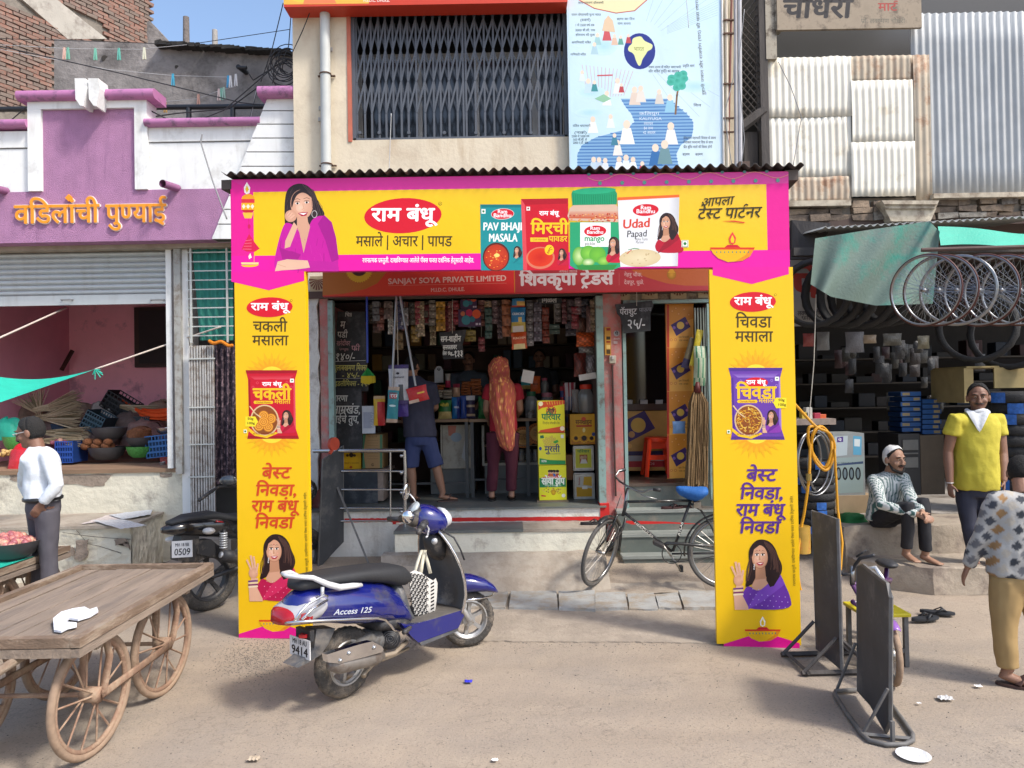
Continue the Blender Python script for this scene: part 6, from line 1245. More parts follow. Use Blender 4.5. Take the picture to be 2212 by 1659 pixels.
q=rect(*ZC(415,868),*ZC(500,970),8.44);sw=thing('switch_box','cream electric switch box on the pink column','switch',((q[0]+q[1])/2,8.43,q[2]));obj('plate',MB().rbox(((q[0]+q[1])/2,8.44,(q[2]+q[3])/2),(q[1]-q[0],.04,q[3]-q[2]),.006),M('switch_cream',(.45,.42,.33),.4),sw,world=True);obj('rocker',MB().rbox(((q[0]+q[1])/2,8.416,(q[2]+q[3])/2+.02),(.03,.015,.04),.003),M('switch_white',(.5,.5,.48),.4),sw,world=True)
solo('conduit',MB().tube([P(*ZC(455,990),8.44),P(*ZC(462,1320),8.445),P(*ZE(485,400),8.44),P(*ZE(500,900),8.44)],.011,8),M('dark_brown_pipe',(.06,.025,.02),.5),'thin dark conduit running down the pink column below the switch','pipe',smooth=40)
st_=thing('payment_sticker','round white payment sticker on the pink column','sticker',P(*ZC(510,600),8.455));p=P(*ZC(510,580),8.455);obj('disc',MB().cyl((p.x,8.455,p.z),(p.x,8.459,p.z),.034,18),M('grey_card'),st_,world=True);A=Art((p.x,8.454,p.z),(1,0,0),(0,0,1));A.text('पे',*ZC(490,600),ZC(528,0)[0],10,'#2a2030',bold=.03);A.text('phonePe',*ZC(472,658),ZC(552,0)[0],5,'#c8b8b8',bold=.02);A.poly([ZC(470,680),ZC(522,680),ZC(522,715),ZC(470,715)],'#b09a9a');A.obj('printing',st_)
stl=thing('plastic_stool','tall orange red plastic stool standing inside the doorway','stool',P(*ZE(1050,640),9.0));ORS=M('orange_plastic',srgb('#d83a14'),.4,var=.05);zt_=P(*ZE(1050,140),9.0).z;z0_=P(1420,1030,9.0).z;xc=P(*ZE(1062,300),9.0).x
obj('seat',MB().lathe([(.001,.0),(.12,0),(.15,-.01),(.155,-.05),(.15,-.06)],20,c=(xc,9.15,zt_)),ORS,stl,smooth=40,world=True)
for sx in(-1,1):
 for sy in(-1,1):obj('leg',MB().tube([(xc+sx*.105,9.15+sy*.1,zt_-.03),(xc+sx*.16,9.15+sy*.15,z0_)],[.03,.026],6),ORS,stl,smooth=40,world=True)
obj('brace',MB().box((xc-.14,9.04,z0_+.2),(xc+.14,9.05,z0_+.26)),ORS,stl,world=True);obj('brace',MB().box((xc-.12,9.04,zt_-.14),(xc+.12,9.05,zt_-.05)),ORS,stl,world=True)
mp_=thing('string_mop','big mop of tan cotton strings hanging in the doorway','mop',P(*ZE(1520,770),8.3));m_=MB();top=P(*ZC(1560,1340),8.33);bot=P(*ZE(1520,770),8.33)
for k in range(130):
 a_=random.uniform(-1,1);y_=random.uniform(-.04,.04);x1_=P(*ZE(1400+(a_+1)*140,500),8.3).x;zz=bot.z+random.uniform(-.03,.04)
 m_.col=srgb(random.choice(['#8d7350','#7d6443','#9b8260','#6b5438']));pts=[(top.x+a_*.05,8.33+y_*.5,top.z+random.uniform(-.02,0)),(top.x+a_*.1,8.3+y_,top.z-.12)]
 for j in range(1,6):t=j/5;pts.append((top.x+a_*.1+(x1_-top.x-a_*.1)*t+.006*math.sin(j*2+k),8.3+y_+.008*math.cos(j*3+k),top.z-.12+(zz-top.z+.12)*t))
 m_.tube(pts,.0055,4,cap=False)
obj('strands',m_,M('cotton_strand',rough=.95,var=.25,scale=60,attr=True),mp_,smooth=True,world=True);obj('clamp',MB().tube([P(*ZC(1560,1210),8.33),P(*ZC(1555,1350),8.33)],[.02,.045],10),M('maroon_plastic',srgb('#5a1c1c'),.5),mp_,smooth=True,world=True)
packet('striped_mop_cloth','green and white striped cloth bundle hanging above the tan mop','cloth',*ZC(1510,740),*ZC(1680,1260),8.34,.1,lambda s_,t:'#3a7a5a' if int(s_*8+t*2)%3==0 else '#a8b59a',tilt=2);packet('yellow_broom_packet','yellow paper sleeve slanting in the doorway','packet',*ZC(1450,520),*ZC(1540,1000),8.4,.03,lambda s_,t:'#a8382c' if t<.05 else '#b8a81c',tilt=13,texts=(('नं १',-.1,.4,.2,.1,'#5a6a1c'),));packet('blue_cloth','small light blue cloth hanging beside the tan mop','cloth',*ZE(1240,-70),*ZE(1410,90),8.38,.05,lambda s_,t:'#6088b8');packet('grey_sleeve_broom','grey broom in a clear sleeve slanting behind the yellow one','broom',*ZC(1340,620),*ZC(1440,1030),8.45,.04,lambda s_,t:'#26204a' if t<.3 else '#6a6048',tilt=18)
SHB=M('dark_shelf_wood',(.05,.04,.03),.8)
rk=thing('back_shelves','dim wooden shelves along the back wall of the shop','shelving',(0,10.9,FL))
for z in(1.3,1.65,2.0,2.35,2.7):bs('shelf',XS0,XS1,10.8,11.15,z,z+.02,SHB,rk)
dm=[MB()for _ in range(4)];cols=['#6a5a4a','#4a3038','#3a4a5a','#6a6a5a','#7a3a30','#8a8070','#2a4a3a','#8a6a30'];dmm=[]
for k,c in enumerate(cols):t_=MB();t_.col=srgb(c);t_.rbox((0,0,.11),(.13,.1,.22),.01,n=1);dmm.append(t_.mesh('shelf_packet',CARD))
k=0
for z in(1.32,1.67,2.02,2.37,2.72):
 x=XS0+.1
 while x<XS1-.1:
  if random.random()<.8:o=bpy.data.objects.new('shelf_packet',random.choice(dmm));COL.objects.link(o);o.location=(x,10.87,z+.001);o.scale=(random.uniform(.8,1.3),1,random.uniform(.7,1.3));tag(o,'dim packet among many on the dark back shelves','packet','dim packets on the back shelves')
  x+=random.uniform(.14,.24)
def slipper(name,label,p,rz,col='#1c1a1a',s_=1.0,group=None):
 t=thing(name,label,'slipper',p,group,rot=(0,0,R(rz)));m_=MB();n=18;ring=[]
 for i in range(n):a=2*math.pi*i/n;x=math.cos(a)*.135*s_;y=math.sin(a)*(.047+.012*math.cos(a))*s_;ring.append((x,y))
 m_.loft([[(x,y,0)for x,y in ring],[(x*1.02,y*1.04,.008)for x,y in ring],[(x,y,.02+.008*max(0,-x/.13))for x,y in ring]]);obj('sole',m_,M('rubber_'+col.strip('#'),srgb(col),.7,var=.2,scale=20),t,smooth=35)
 for sy in(-1,1):obj('strap',MB().tube([(.075*s_,0,.022),(.03*s_,sy*.028*s_,.05),(-.02*s_,sy*.05*s_,.018)],[.006,.01,.008],6,flat=(.6,1.6)),M('strap_'+col.strip('#'),tuple(c*.8 for c in srgb(col)),.6),t,smooth=True)
 return t
p=P(*Zq(2,1,1630,62),8.1);slipper('slipper','dark slipper left on the plinth step near the pink column',(p.x,8.15,zs),10,'#262224',1.0)
p=P(*ZE(1250,1040),8.3);zz=P(1450,1101,8.3).z;slipper('slipper','maroon slipper on the doorway step, left of its pair',(p.x,8.38,zz),15,'#3a1c1c');slipper('slipper','maroon slipper on the doorway step, right of its pair',(p.x+.22,8.42,zz),-10,'#3a1c1c')
def ZL(x,y):return(x/3,553+y/3)
def ZM(x,y):return(x/3,1106+y/3)
YL=9.15;vs_=thing('vegetable_shop','pink painted vegetable shop with a half raised white rolling shutter','shop',(-6,YL,0))
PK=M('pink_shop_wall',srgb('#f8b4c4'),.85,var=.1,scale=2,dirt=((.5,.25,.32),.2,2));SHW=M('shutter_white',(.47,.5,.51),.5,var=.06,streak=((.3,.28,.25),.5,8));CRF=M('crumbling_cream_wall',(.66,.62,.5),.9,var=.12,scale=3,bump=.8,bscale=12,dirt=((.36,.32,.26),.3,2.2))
bl_=lambda*a,par=vs_:bs(*a,par)
zf=P(300,1012,YL).z;xr=P(365,800,YL).x;zt2=P(200,521,YL).z
bl_('shop_floor',XL,xr+.25,YL-.02,12.6,zf-.05,zf,M('dusty_floor_boards',(.25,.16,.1),.85,var=.3,scale=3,stretch=(.3,2,2)));bl_('plinth',XL,P(411,1050,YL).x,YL,12.6,0,zf-.051,CRF)
xk=P(150,800,12.3).x;bl_('back_wall',xk,-2.6,12.3,12.4,zf,4.2,PK);bl_('side_wall',xk-.1,xk,YL+.1,12.3,zf,4.2,M('pink_side_wall',srgb('#e09cb0'),.85,var=.1,scale=2));bl_('side_wall',xr+.02,xr+.15,YL+.1,12.3,zf,4.2,PK);bl_('ceiling',XL,-2.6,YL,12.4,4.0,4.1,DBRW)
q=rect(290,663,372,793,12.2);bl_('inner_window',q[0],q[1],12.2,12.29,q[2],q[3],M('dark_brown_wood',(.04,.02,.018),.6));bl_('window_leaf',q[0]+.09,q[1],12.17,12.199,q[2]+.06,q[3]-.06,M('inner_window_dark',(.02,.015,.02),.7))
bl_('shutter_hood',XL,xr+.1,YL-.06,YL+.2,P(200,532,YL).z,zt2+.02,M('hood_grey',(.25,.25,.24),.7,var=.15))
for k in range(9):
 v0=533+k*11.7;a=P(150,v0,YL);b_=P(150,v0+11.3,YL);m_=MB();m_.loft([[(x,YL+.02,b_.z),(x,YL-.012,b_.z+.02),(x,YL-.016,(a.z+b_.z)/2),(x,YL-.01,a.z-.02),(x,YL+.02,a.z)]for x in(XL,xr+.02)]);obj('slat',m_,SHW,vs_,world=True)
q=rect(0,638,373,659,YL);bl_('bottom_rail',XL,q[1],YL-.03,YL+.01,q[2],q[3],SHW)
for u,w_ in((146,.13),(341,.16)):p=P(u,648,YL-.035);obj('shutter_handle',MB().tube([p+Vector((-w_/2,0,0)),p+Vector((-w_/2,-.03,0)),p+Vector((w_/2,-.03,0)),p+Vector((w_/2,0,0))],.009,6),M('handle_grey',(.3,.3,.3),.5,metal=.5),vs_,smooth=40,world=True)
GP=M('flaking_grey_post',(.36,.36,.34),.7,var=.15,bump=.3,dirt=((.2,.17,.14),.5,8))
bl_('door_jamb',P(364,800,YL).x,P(376,800,YL).x,YL-.05,YL+.1,zf,zt2,WHT);bl_('shutter_guide',P(377,800,YL-.1).x,P(391,800,YL-.1).x,YL-.1,YL,P(385,1022,YL).z,zt2,GP);bl_('pilaster',P(391,800,YL-.04).x,P(411,800,YL).x,YL-.04,YL+.3,0,zt2,WHT)
c1=G(283,1135,.62);c2=G(408,1083,.62);c2=c1+(c2-c1)*min(1,(YL-c1 .y)/(c2 .y-c1 .y));m_=MB()
m_.prism([(XL,c1 .y,.62),(c1 .x,c1 .y,.62),(c2 .x,c2 .y,.62),(c2 .x,YL,.62),(XL,YL,.62)],(0,0,-.03));obj('platform_slab',m_,CONC2,vs_,world=True)
m_=MB();n=40
for(a,b_)in(((XL,c1 .y+.02),(c1 .x-.01,c1 .y+.02)),((c1 .x-.01,c1 .y+.02),(c2 .x-.02,c2 .y))):
 a=Vector((*a,0));b_=Vector((*b_,0));d=(b_-a).normalized();nn_=Vector((d.y,-d.x,0));m_.grid(lambda s_,t:a+(b_-a)*s_+Vector((0,0,.59*t))+nn_*(.03*noise.noise(Vector((s_*9+a.x,t*3,a.y)))-.01*(noise.noise(Vector((s_*30,t*8,0)))>.1)),50,10)
obj('platform_face',m_,CRF,vs_,world=True,smooth=False)
BRK=M('broken_plaster',(.3,.24,.19),.95,var=.35,scale=9,bump=1,bscale=18)
def flake(pts,Y,w_=lambda p:p):
 m_=MB();out=[]
 for a,b_ in zip(pts,pts[1:]+pts[:1]):
  for j in range(4):t=j/4;out.append((a[0]+(b_[0]-a[0])*t+random.uniform(-2,2),a[1]+(b_[1]-a[1])*t+random.uniform(-1.5,1.5)))
 m_.prism([P(*p,Y)for p in out],(0,.01,0));obj('broken_plaster',m_,BRK,vs_,world=True)
flake([(22,1024),(120,1026),(245,1024),(228,1040),(225,1050),(190,1052),(165,1045),(60,1046),(20,1036)],YL-.006);flake([(345,1022),(370,1022),(372,1030),(347,1031)],YL-.006)
for q_ in([(165,1168),(190,1166),(188,1200),(172,1215),(160,1205)],[(150,1180),(162,1185),(158,1202),(148,1200)],[(245,1165),(272,1162),(282,1190),(275,1170),(250,1180)]):flake(q_,c1 .y-.02)
for pts in([(135,1150),(190,1158),(235,1162),(282,1165)],[(165,1145),(190,1175),(215,1180),(262,1195)]):obj('crack',MB().tube([P(*p,c1 .y+.002)for p in pts],.003,4),DARK,vs_,world=True)
ne=thing('side_entrance','narrow house entrance with a barred teal curtained opening over a folding gate','entrance',(P(455,1100,9).x,9,0));bn=lambda*a:bs(*a,ne)
bn('wall',P(405,600,9.2).x,P(512,600,9.2).x+.2,9.4,9.5,0,4.3,M('entrance_dark',(.06,.055,.05),.9));bn('step',P(405,600,9).x,P(512,600,9).x,8.7,9.4,0,.35,CONC2)
m_=MB();qa=[P(413,520,9.1),P(503,520,9.1),P(503,735,9.1),P(430,735,9.1),P(424,680,9.1)];x0_,x1_=P(408,600,9.1).x,P(506,600,9.1).x
m_.grid(lambda s_,t:P(414+18*t+(90-18*t)*s_,520+215*t,9.12+.02*math.sin(s_*30+t*3)),40,6);obj('teal_curtain',m_,M('teal_cloth',srgb('#2f7f74'),.85,var=.12,scale=6),ne,world=True,smooth=True)
BRW=M('bar_white_paint',(.5,.52,.5),.5,var=.12)
for k in range(11):v=526+k*20;bn('window_bar',x0_,x1_,9.05,9.062,P(450,v,9.05).z,P(450,v-2.4,9.05).z,BRW)
for u in(410,488):bn('window_frame',P(u,600,9.04).x,P(u+4,600,9.04).x,9.035,9.05,P(450,740,9.05).z,4.2,BRW)
for k,u in enumerate((409,414,420,426,432,438,443,449,454,459)):bn('gate_bar',P(u,900,9).x,P(u+3.2,900,9).x,9,9.03,.36,P(450,746,9).z,M('gate_white',(.48,.47,.45),.6,var=.15,dirt=((.25,.2,.16),.45,9)))
for v in(775,880,960,1030):bn('gate_cross_bar',P(407,v,8.99).x,P(464,v,8.99).x,8.985,8.999,P(430,v+1.5,9).z,P(430,v-1.5,9).z,BRW)
m_=MB();m_.grid(lambda s_,t:P(458+54*s_,746+300*t,9.15+.03*math.sin(s_*28)),60,8);cm=m_.mesh('patterned_curtain',None,True,shift=(0,0,0));obj('patterned_curtain',MB().add(m_.v,m_.f),M('floral_curtain',(.035,.025,.04),.85,var=0,dirt=(srgb('#a08890'),.42,20)),ne,world=True,smooth=True)
gl=thing('marigold_garland','orange marigold garland on the ledge over the folding gate','garland',P(476,745,8.96));MG=M('marigold',srgb('#d8801c'),.9,var=.3,scale=50)
for k in range(16):t=k/15;u=453+48*t;obj('flower',MB().sph(P(u,737+8*t+3*math.sin(t*9),8.95),.022,7,5),MG,gl,smooth=True,world=True)
def pile(name,label,cat,u0,v0,u1,v1,Y,mat,seed=0,amp=.3,group=None,depth=.5,wr=6):
 x0,x1,z0,z1=rect(u0,v0,u1,v1,Y);m_=MB();nu,nv=28,12;c=((x0+x1)/2,Y+depth/2,z0)
 def f(a,b_):
  an=a*2*math.pi;ph=b_*math.pi/2;r_=1+amp*noise.noise(Vector((math.cos(an)*1.6+seed,math.sin(an)*1.6,b_*2)))+.08*noise.noise(Vector((math.cos(an)*wr,math.sin(an)*wr+seed,b_*8)))
  return(c[0]+(x1-x0)/2*math.cos(an)*math.cos(ph)**.7*r_,c[1]+depth/2*math.sin(an)*math.cos(ph)**.7*r_,z0+(z1-z0)*math.sin(ph)*(1+.15*noise.noise(Vector((an,b_*3,seed)))))
 m_.grid(f,nu,nv);return solo(name,m_,mat,label,cat,group,smooth=True)
JT=M('jute_sack',(.24,.17,.13),.95,var=.3,scale=12,bump=.6,bscale=50);SK=M('grey_plastic_sack',(.36,.35,.33),.6,var=.25,scale=10,bump=.5,bscale=20);
pile('jute_sack','brown sack heaped at the far left behind the brooms','sack',8,870,75,925,11.0,JT,1);pile('jute_sack','rosy brown sack slumped beside the dark slate crate','sack',126,895,168,935,10.6,M('rosy_sack',(.27,.16,.14),.95,var=.25,scale=12,bump=.6),2);pile('jute_sack','large dark brown crumpled sack behind the stacked basins','sack',218,892,300,945,10.7,M('dark_sack',(.13,.095,.085),.95,var=.3,scale=12,bump=.6),3);pile('plastic_sheet','crumpled grey plastic sheet below the tipped black crate','sack',188,872,262,915,11.0,SK,4);pile('jute_sack','tan cloth bundle at the right behind the blue crate','sack',285,868,372,930,11.1,M('tan_cloth',(.3,.21,.15),.95,var=.3,scale=8,bump=.6),5);pile('jute_sack','grey tan sack filling the back of the vegetable heap','sack',60,868,200,925,11.3,JT,21);pile('jute_sack','dark sack slumped between the slate crate and the basins','sack',160,920,235,965,10.4,M('dark_sack'),22);pile('jute_sack','dusty sack sagging behind the basin of coir','sack',245,905,340,965,10.6,M('rosy_sack'),23);pile('plastic_sheet','clear grey plastic bag on the heap left of the tipped crate','sack',182,868,215,895,10.9,SK,24);pile('jute_sack','low heap of sacks lying behind the white shirted man','sack',60,900,150,960,10.5,M('dark_sack'),8)
def brooms(label,u,v,u2,v2,Y,n_,sp):
 t=thing('broom_bundle',label,'brooms',P(u,v,Y),'straw brooms in the vegetable shop');m_=MB();a=P(u,v,Y);b_=P(u2,v2,Y);d=b_-a;pz=Vector((-d.z,0,d.x)).normalized()
 for k in range(n_):s_=random.uniform(-1,1);m_.col=srgb(random.choice(['#a8967a','#8f7f62','#b5a68a','#77694f']));m_.tube([a+pz*s_*.02+Vector((0,random.uniform(-.05,.05),0)),a+d*.3+pz*s_*.05,a+d*random.uniform(.85,1)+pz*s_*sp+Vector((0,random.uniform(-.1,.1),0))],[.008,.008,.003],3)
 obj('straw',m_,M('broom_straw',rough=.9,var=.2,scale=30,attr=True),t,world=True)
for lb,*a in(('straw broom bundle fanning right over the sacks, topmost',75,885,178,870,10.6,110,.2),('straw broom bundle fanned low over the pile, middle',70,905,175,895,10.5,110,.2),('straw broom bundle fanned up to the left of the heap',90,905,62,848,10.8,60,.25),('straw broom lying across the floor behind the man',90,935,190,938,10.1,60,.1),('straw broom lying lowest with pale handle',95,952,188,955,10.0,40,.08),('straw broom bundle spread at the back right of the pile',262,878,345,895,11,60,.12)):brooms(lb,*a)
def crate(label,u0,v0,u1,v1,Y,col,tilt=0,d=.35,name='crate'):
 x0,x1,z0,z1=rect(u0,v0,u1,v1,Y);w,h=x1-x0,z1-z0;t=thing(name,label,'crate',((x0+x1)/2,Y+d/2,z0),rot=(0,R(tilt),0));mt=M('crate_'+col[1:],srgb(col),.5,var=.15,scale=6)
 m_=MB()
 for y in(-d/2,d/2-.012):
  m_=MB()
  for k in range(5):z=h*k/4;m_.box((-w/2,y,max(0,z-.014)),(w/2,y+.012,min(h,z+.012)))
  for k in range(8):x=-w/2+(w-.012)*k/7;m_.box((x,y+.001,.015),(x+.012,y+.011,h-.015))
  obj('side',m_,mt,t)
 m_=MB()
 for x in(-w/2,w/2-.01):m_.box((x,-d/2+.013,0),(x+.01,d/2-.013,h))
 m_.box((-w/2+.011,-d/2+.013,0),(w/2-.011,d/2-.013,.01));m_.box((-w/2+.02,-d/2+.04,.015),(w/2-.02,d/2-.04,h*.75));obj('end',m_,M('crate_in_'+col[1:],tuple(c*.5 for c in srgb(col)),.6),t);return t
crate('dark slate blue crate tipped on the pile',168,890,212,930,10.4,'#2c4a58',28);crate('small dark blue crate behind the man\'s head',115,912,140,938,10.5,'#1f3a52',-15);crate('black crate tipped high on the pile',208,852,270,892,11.0,'#17181c',32);crate('bright blue crate of onions near the standing man',118,953,157,1000,9.8,'#1c4a9c');crate('pale blue crate leaning at the right end of the shop',316,940,368,988,9.9,'#2f6aa8',-5);crate('dark crate half buried behind the tan bundle',288,900,322,925,10.8,'#22323a');crate('red plastic basket behind the steel tumbler',346,988,371,1012,9.75,'#9a3a34',0,.2,'basket')
def basin(name,label,cat,u0,v0,u1,v1,Y,mat,group=None,holes=False):
 x0,x1,z0,z1=rect(u0,v0,u1,v1,Y);r_=(x1-x0)/2;h=z1-z0;return solo(name,MB().lathe([(r_*.55,0),(r_*.82,h*.3),(r_*.96,h*.75),(r_,h),(r_*.97,h),(r_*.9,h*.72),(r_*.5,h*.12),(.001,h*.1)],26,c=((x0+x1)/2,Y+r_,z0)),mat,label,cat,group,smooth=50)
BKB=M('black_basin',(.055,.055,.06),.55,var=.25,scale=8);GRN=M('green_basket',srgb('#4f9a4a'),.5,var=.4,scale=55)
basin('basin','empty black basin resting on the coconuts','basin',181,925,253,951,9.85,BKB);basin('basin','black basin full of husked coconuts on the shop floor','basin',172,968,249,996,9.8,BKB);basin('basin','black basin of coir standing on the green basket','basin',260,946,318,967,9.8,BKB);basin('green_basket','light green basket under the basin of coir','basket',260,966,318,990,9.8,GRN);basin('green_basket','light green basket at the left edge under a teal cloth','basket',-10,944,47,975,9.7,GRN);basin('steel_bowl','steel bowl on top of the pale blue crate','bowl',328,925,369,938,9.9,STL)
COIR=M('coconut_coir',(.22,.085,.035),.95,var=.35,scale=40,bump=1,bscale=60)
for k in range(11):u=184+(k%6)*11+(k//6)*5;v=964-(k//6)*9;m_=MB();m_.sph(P(u,v,9.95+.12*(k%2)),(.062,.058,.052),9,7);solo('coconut',m_,COIR,'husked brown coconut in the black basin under the empty one','coconut','husked coconuts in the black basin',smooth=True)
pile('coir_heap','heap of rusty brown coir in the right hand basin','coir',262,922,320,950,9.9,COIR,6,.4,depth=.3,wr=12)
VG=[M('onion_skin',srgb('#8a4a5a'),.5,var=.3,scale=30),M('onion_pale',srgb('#b58a7a'),.5,var=.3,scale=30)]
def heap(label,u0,v0,u1,v1,Y,n_,r_,mts,dy=.25,name='onion',grp='onions'):
 mes=[MB().sph((0,0,0),(r_,r_,r_*.88),9,7).mesh(name,m,True)for m in mts]
 for k in range(n_):
  u=random.uniform(u0,u1);y=Y+random.uniform(0,dy);v=random.uniform(v0,v1);o=bpy.data.objects.new(name,random.choice(mes));COL.objects.link(o);o.location=P(u,v,y);o.rotation_euler=(random.random(),random.random(),random.random());s_=random.uniform(.8,1.2);o.scale=(s_,s_,s_);tag(o,label,name,grp)
heap('reddish onion in the bright blue crate behind the standing man',112,950,142,960,9.85,22,.03,VG,.2,'onion','onions in the bright blue crate');heap('yellow potato on the floor at the left edge of the shop',0,972,30,984,9.62,22,.03,[M('potato',srgb('#c8a468'),.7,var=.2)],.15,'potato','potatoes at the left edge')
m_=MB();a=P(262,862,11.2);b_=P(368,880,10.6)
m_.grid(lambda s_,t:a+(b_-a)*s_+Vector((0,.03*math.sin(t*20),(-.0-.16*t*(.25+.9*s_))-.1*math.sin(s_*math.pi)+.02*math.sin(t*26+s_*3))),30,26);solo('orange_cloth',m_,M('saffron_cloth',srgb('#e8561c'),.8,var=.1),'bright orange cloth slung across the back right of the shop','cloth',smooth=True)
pile('red_bag','shiny red plastic bag standing at the man\'s back','plastic bag',2,962,72,1019,9.4,M('red_polythene',srgb('#c3202c'),.3,var=.2,bump=.8,bscale=12,spec=.7),9,.25,depth=.3)
pile('teal_cloth_heap','teal cloth bundled on the left green basket','cloth',-40,905,42,952,9.8,M('teal_tarp_cloth',srgb('#1fa58c'),.6,var=.15,bump=.5,bscale=12),10,.3,depth=.3)
solo('steel_tumbler',MB().lathe([(.028,0),(.04,.12),(.037,.12),(.026,.01),(.001,.01)],16,c=P(351,1018,9.58)),STL,'steel tumbler standing on the shop floor edge','tumbler',smooth=40)
for(a,b_,lb)in(((28,800),(43,775),'short dark timber leaning left against the pink wall'),((43,775),(70,805),'dark timber crossing the short one on the pink wall'),((133,800),(157,757),'dark iron bar leaning at the corner of the pink room'),((76,785),(79,812),'small upright stick against the pink wall')):solo('timber',MB().tube([P(*a,12.0),P(*b_,12.1)],.035 if 'upright' not in lb else.05,5),DW,lb,'timber')
for k,(q_,lb)in enumerate(((((175,1132),(235,1112),(315,1108),(280,1122)),'pinkish newspaper sheet spread furthest back on the platform'),(((200,1125),(265,1122),(318,1135),(262,1143)),'grey newspaper sheet folded at the platform edge'),(((235,1112),(330,1100),(325,1112),(265,1122)),'newspaper sheet lying towards the right of the platform'))):
 m_=MB();pts=[G(*z,.63+k*.006)for z in q_];m_.grid(lambda s_,t:(pts[0]*(1-s_)+pts[1]*s_)*(1-t)+(pts[3]*(1-s_)+pts[2]*s_)*t+Vector((0,0,.012*abs(noise.noise(Vector((s_*4+k,t*4,0)))))),8,6);solo('newspaper',m_,M('newsprint_%s'%'abc'[k],((.6,.53,.5),(.58,.58,.59),(.55,.57,.6))[k],.85,var=.3,scale=45),lb,'newspaper','newspapers on the platform')
TP=M('teal_tarpaulin',srgb('#1fae97'),.65,var=.1,scale=8,bump=.3);m_=MB();A_=P(-60,805,7.6);B_=P(205,798,8.6);C_=P(-60,890,7.0)
m_.grid(lambda s_,t:(A_*(1-t)+C_*t)*(1-s_)+B_*s_+Vector((0,0,-.09*math.sin(math.pi*s_)*(1-t)-.0*t)),20,8);aw=thing('teal_awning','stretched teal tarpaulin corner tied by a rope across the vegetable shop','awning',B_);obj('sheet',m_,TP,aw,smooth=True,world=True)
RP=M('white_rope',(.55,.48,.42),.9,var=.2,scale=60)
def rope(pts,r_,mat,name,label,cat='rope',sag=0,group=None):
 out=[]
 for a,b_ in zip(pts,pts[1:]):
  for k in range(9):t=k/9;out.append(a*(1-t)+b_*t-Vector((0,0,sag*math.sin(math.pi*t))))
 out.append(pts[-1]);return solo(name,MB().tube(out,r_,5),mat,label,cat,group,smooth=True)
rope([B_,P(370,741,9.2),P(477,706,8.95)],.011,RP,'rope','pale rope from the teal awning corner to the barred window');rope([P(-10,734,8),P(143,665,9.4)],.012,RP,'rope','pale rope rising from the left edge to the shutter');m_=MB();[m_.tube([B_+Vector((0,0,0)),B_+Vector((random.uniform(-.03,.1),0,random.uniform(-.12,.02)))],.006,4)for _ in range(9)];solo('rope_knot',m_,TP,'frayed teal knot at the awning corner','knot')
CBL=M('black_cable',(.02,.02,.022),.6);WCB=M('white_cable',(.5,.5,.5),.6);Yw=8.6
zu=lambda x,y:(x/3,y/3)
for lb,pts,r_,mt,sg_,Yc_ in(('black cable crossing from the far left down to the fin top',[(0,300),(760,470),(1560,665),(1690,680)],.007,CBL,0,9),('black cable swagging low over the purple panel',[(0,780),(560,820),(1140,735),(1480,705),(1680,560)],.008,CBL,.0,9),('black cable looping from the twin blocks to the knot',[(660,575),(760,600),(1000,730),(1290,875)],.009,CBL,0,8.9),('cable running from the blocks across the white parapet',[(570,620),(880,860),(1060,870),(1450,715),(1790,420)],.007,CBL,0,8.9),('cable dropping from the knot to the arch roof',[(1310,870),(1300,920),(1380,1180),(1470,1420)],.009,M('grey_cable',(.25,.25,.26),.6),0,8.6),('thin wire rising to the top right over the sky',[(0,250),(700,270),(1210,290),(1880,190)],.005,CBL,0,10.5),('steep wire beside the cream wall, left one',[(1690,530),(1760,330),(1835,20)],.006,CBL,0,8.7),('steep wire beside the cream wall, right one',[(1765,540),(1870,300),(1890,40)],.006,CBL,0,8.7),('wire curving over the cream wall from the signboard',[(1890,350),(1960,200),(2040,0)],.006,CBL,0,8.5),('thin white wire falling over the plaster fin, left one',[(1660,590),(1620,780),(1560,950),(1535,1140)],.004,WCB,0,9),('thin dark wire falling over the plaster fin, right one',[(1665,590),(1610,800),(1607,1140)],.005,CBL,0,9),('cable from the black spout towards the corner tangle',[(1600,460),(1640,520),(1830,400),(1890,440)],.008,CBL,0,10.5),('cable hanging from the left black rail',[(180,685),(70,780),(0,900)],.007,CBL,0,9)):
 rope([P(*zu(*p),Yc_)for p in pts],r_,mt,'cable',lb,'cable',sg_,'overhead cables')
tg=MB();c_=P(*zu(1860,430),8.9)
for k in range(14):r_=random.uniform(.06,.2);o_=Vector((random.uniform(-.05,.03),random.uniform(-.1,.1),random.uniform(-.1,.1)));tg.torus(c_+o_,r_,.006,18,4,mtx=None,a1=random.uniform(200,360))
solo('cable_tangle',tg,CBL,'tangled coil of black cables against the cream corner','cable coil',smooth=True)
L1=[(0,290),(430,315),(900,320),(1210,290)];L2=[(0,320),(700,450),(1120,490),(1500,500)];L3=[(1000,665),(1280,640),(1440,580),(1530,560)]
for pts,lb in((L1,'upper pale clothes line over the grey wall'),(L2,'middle pale clothes line sloping over the grey wall'),(L3,'lowest short clothes line near the black rail')):rope([P(*zu(*p),9.9)for p in pts],.004,WCB,'clothes_line',lb,'clothes line')
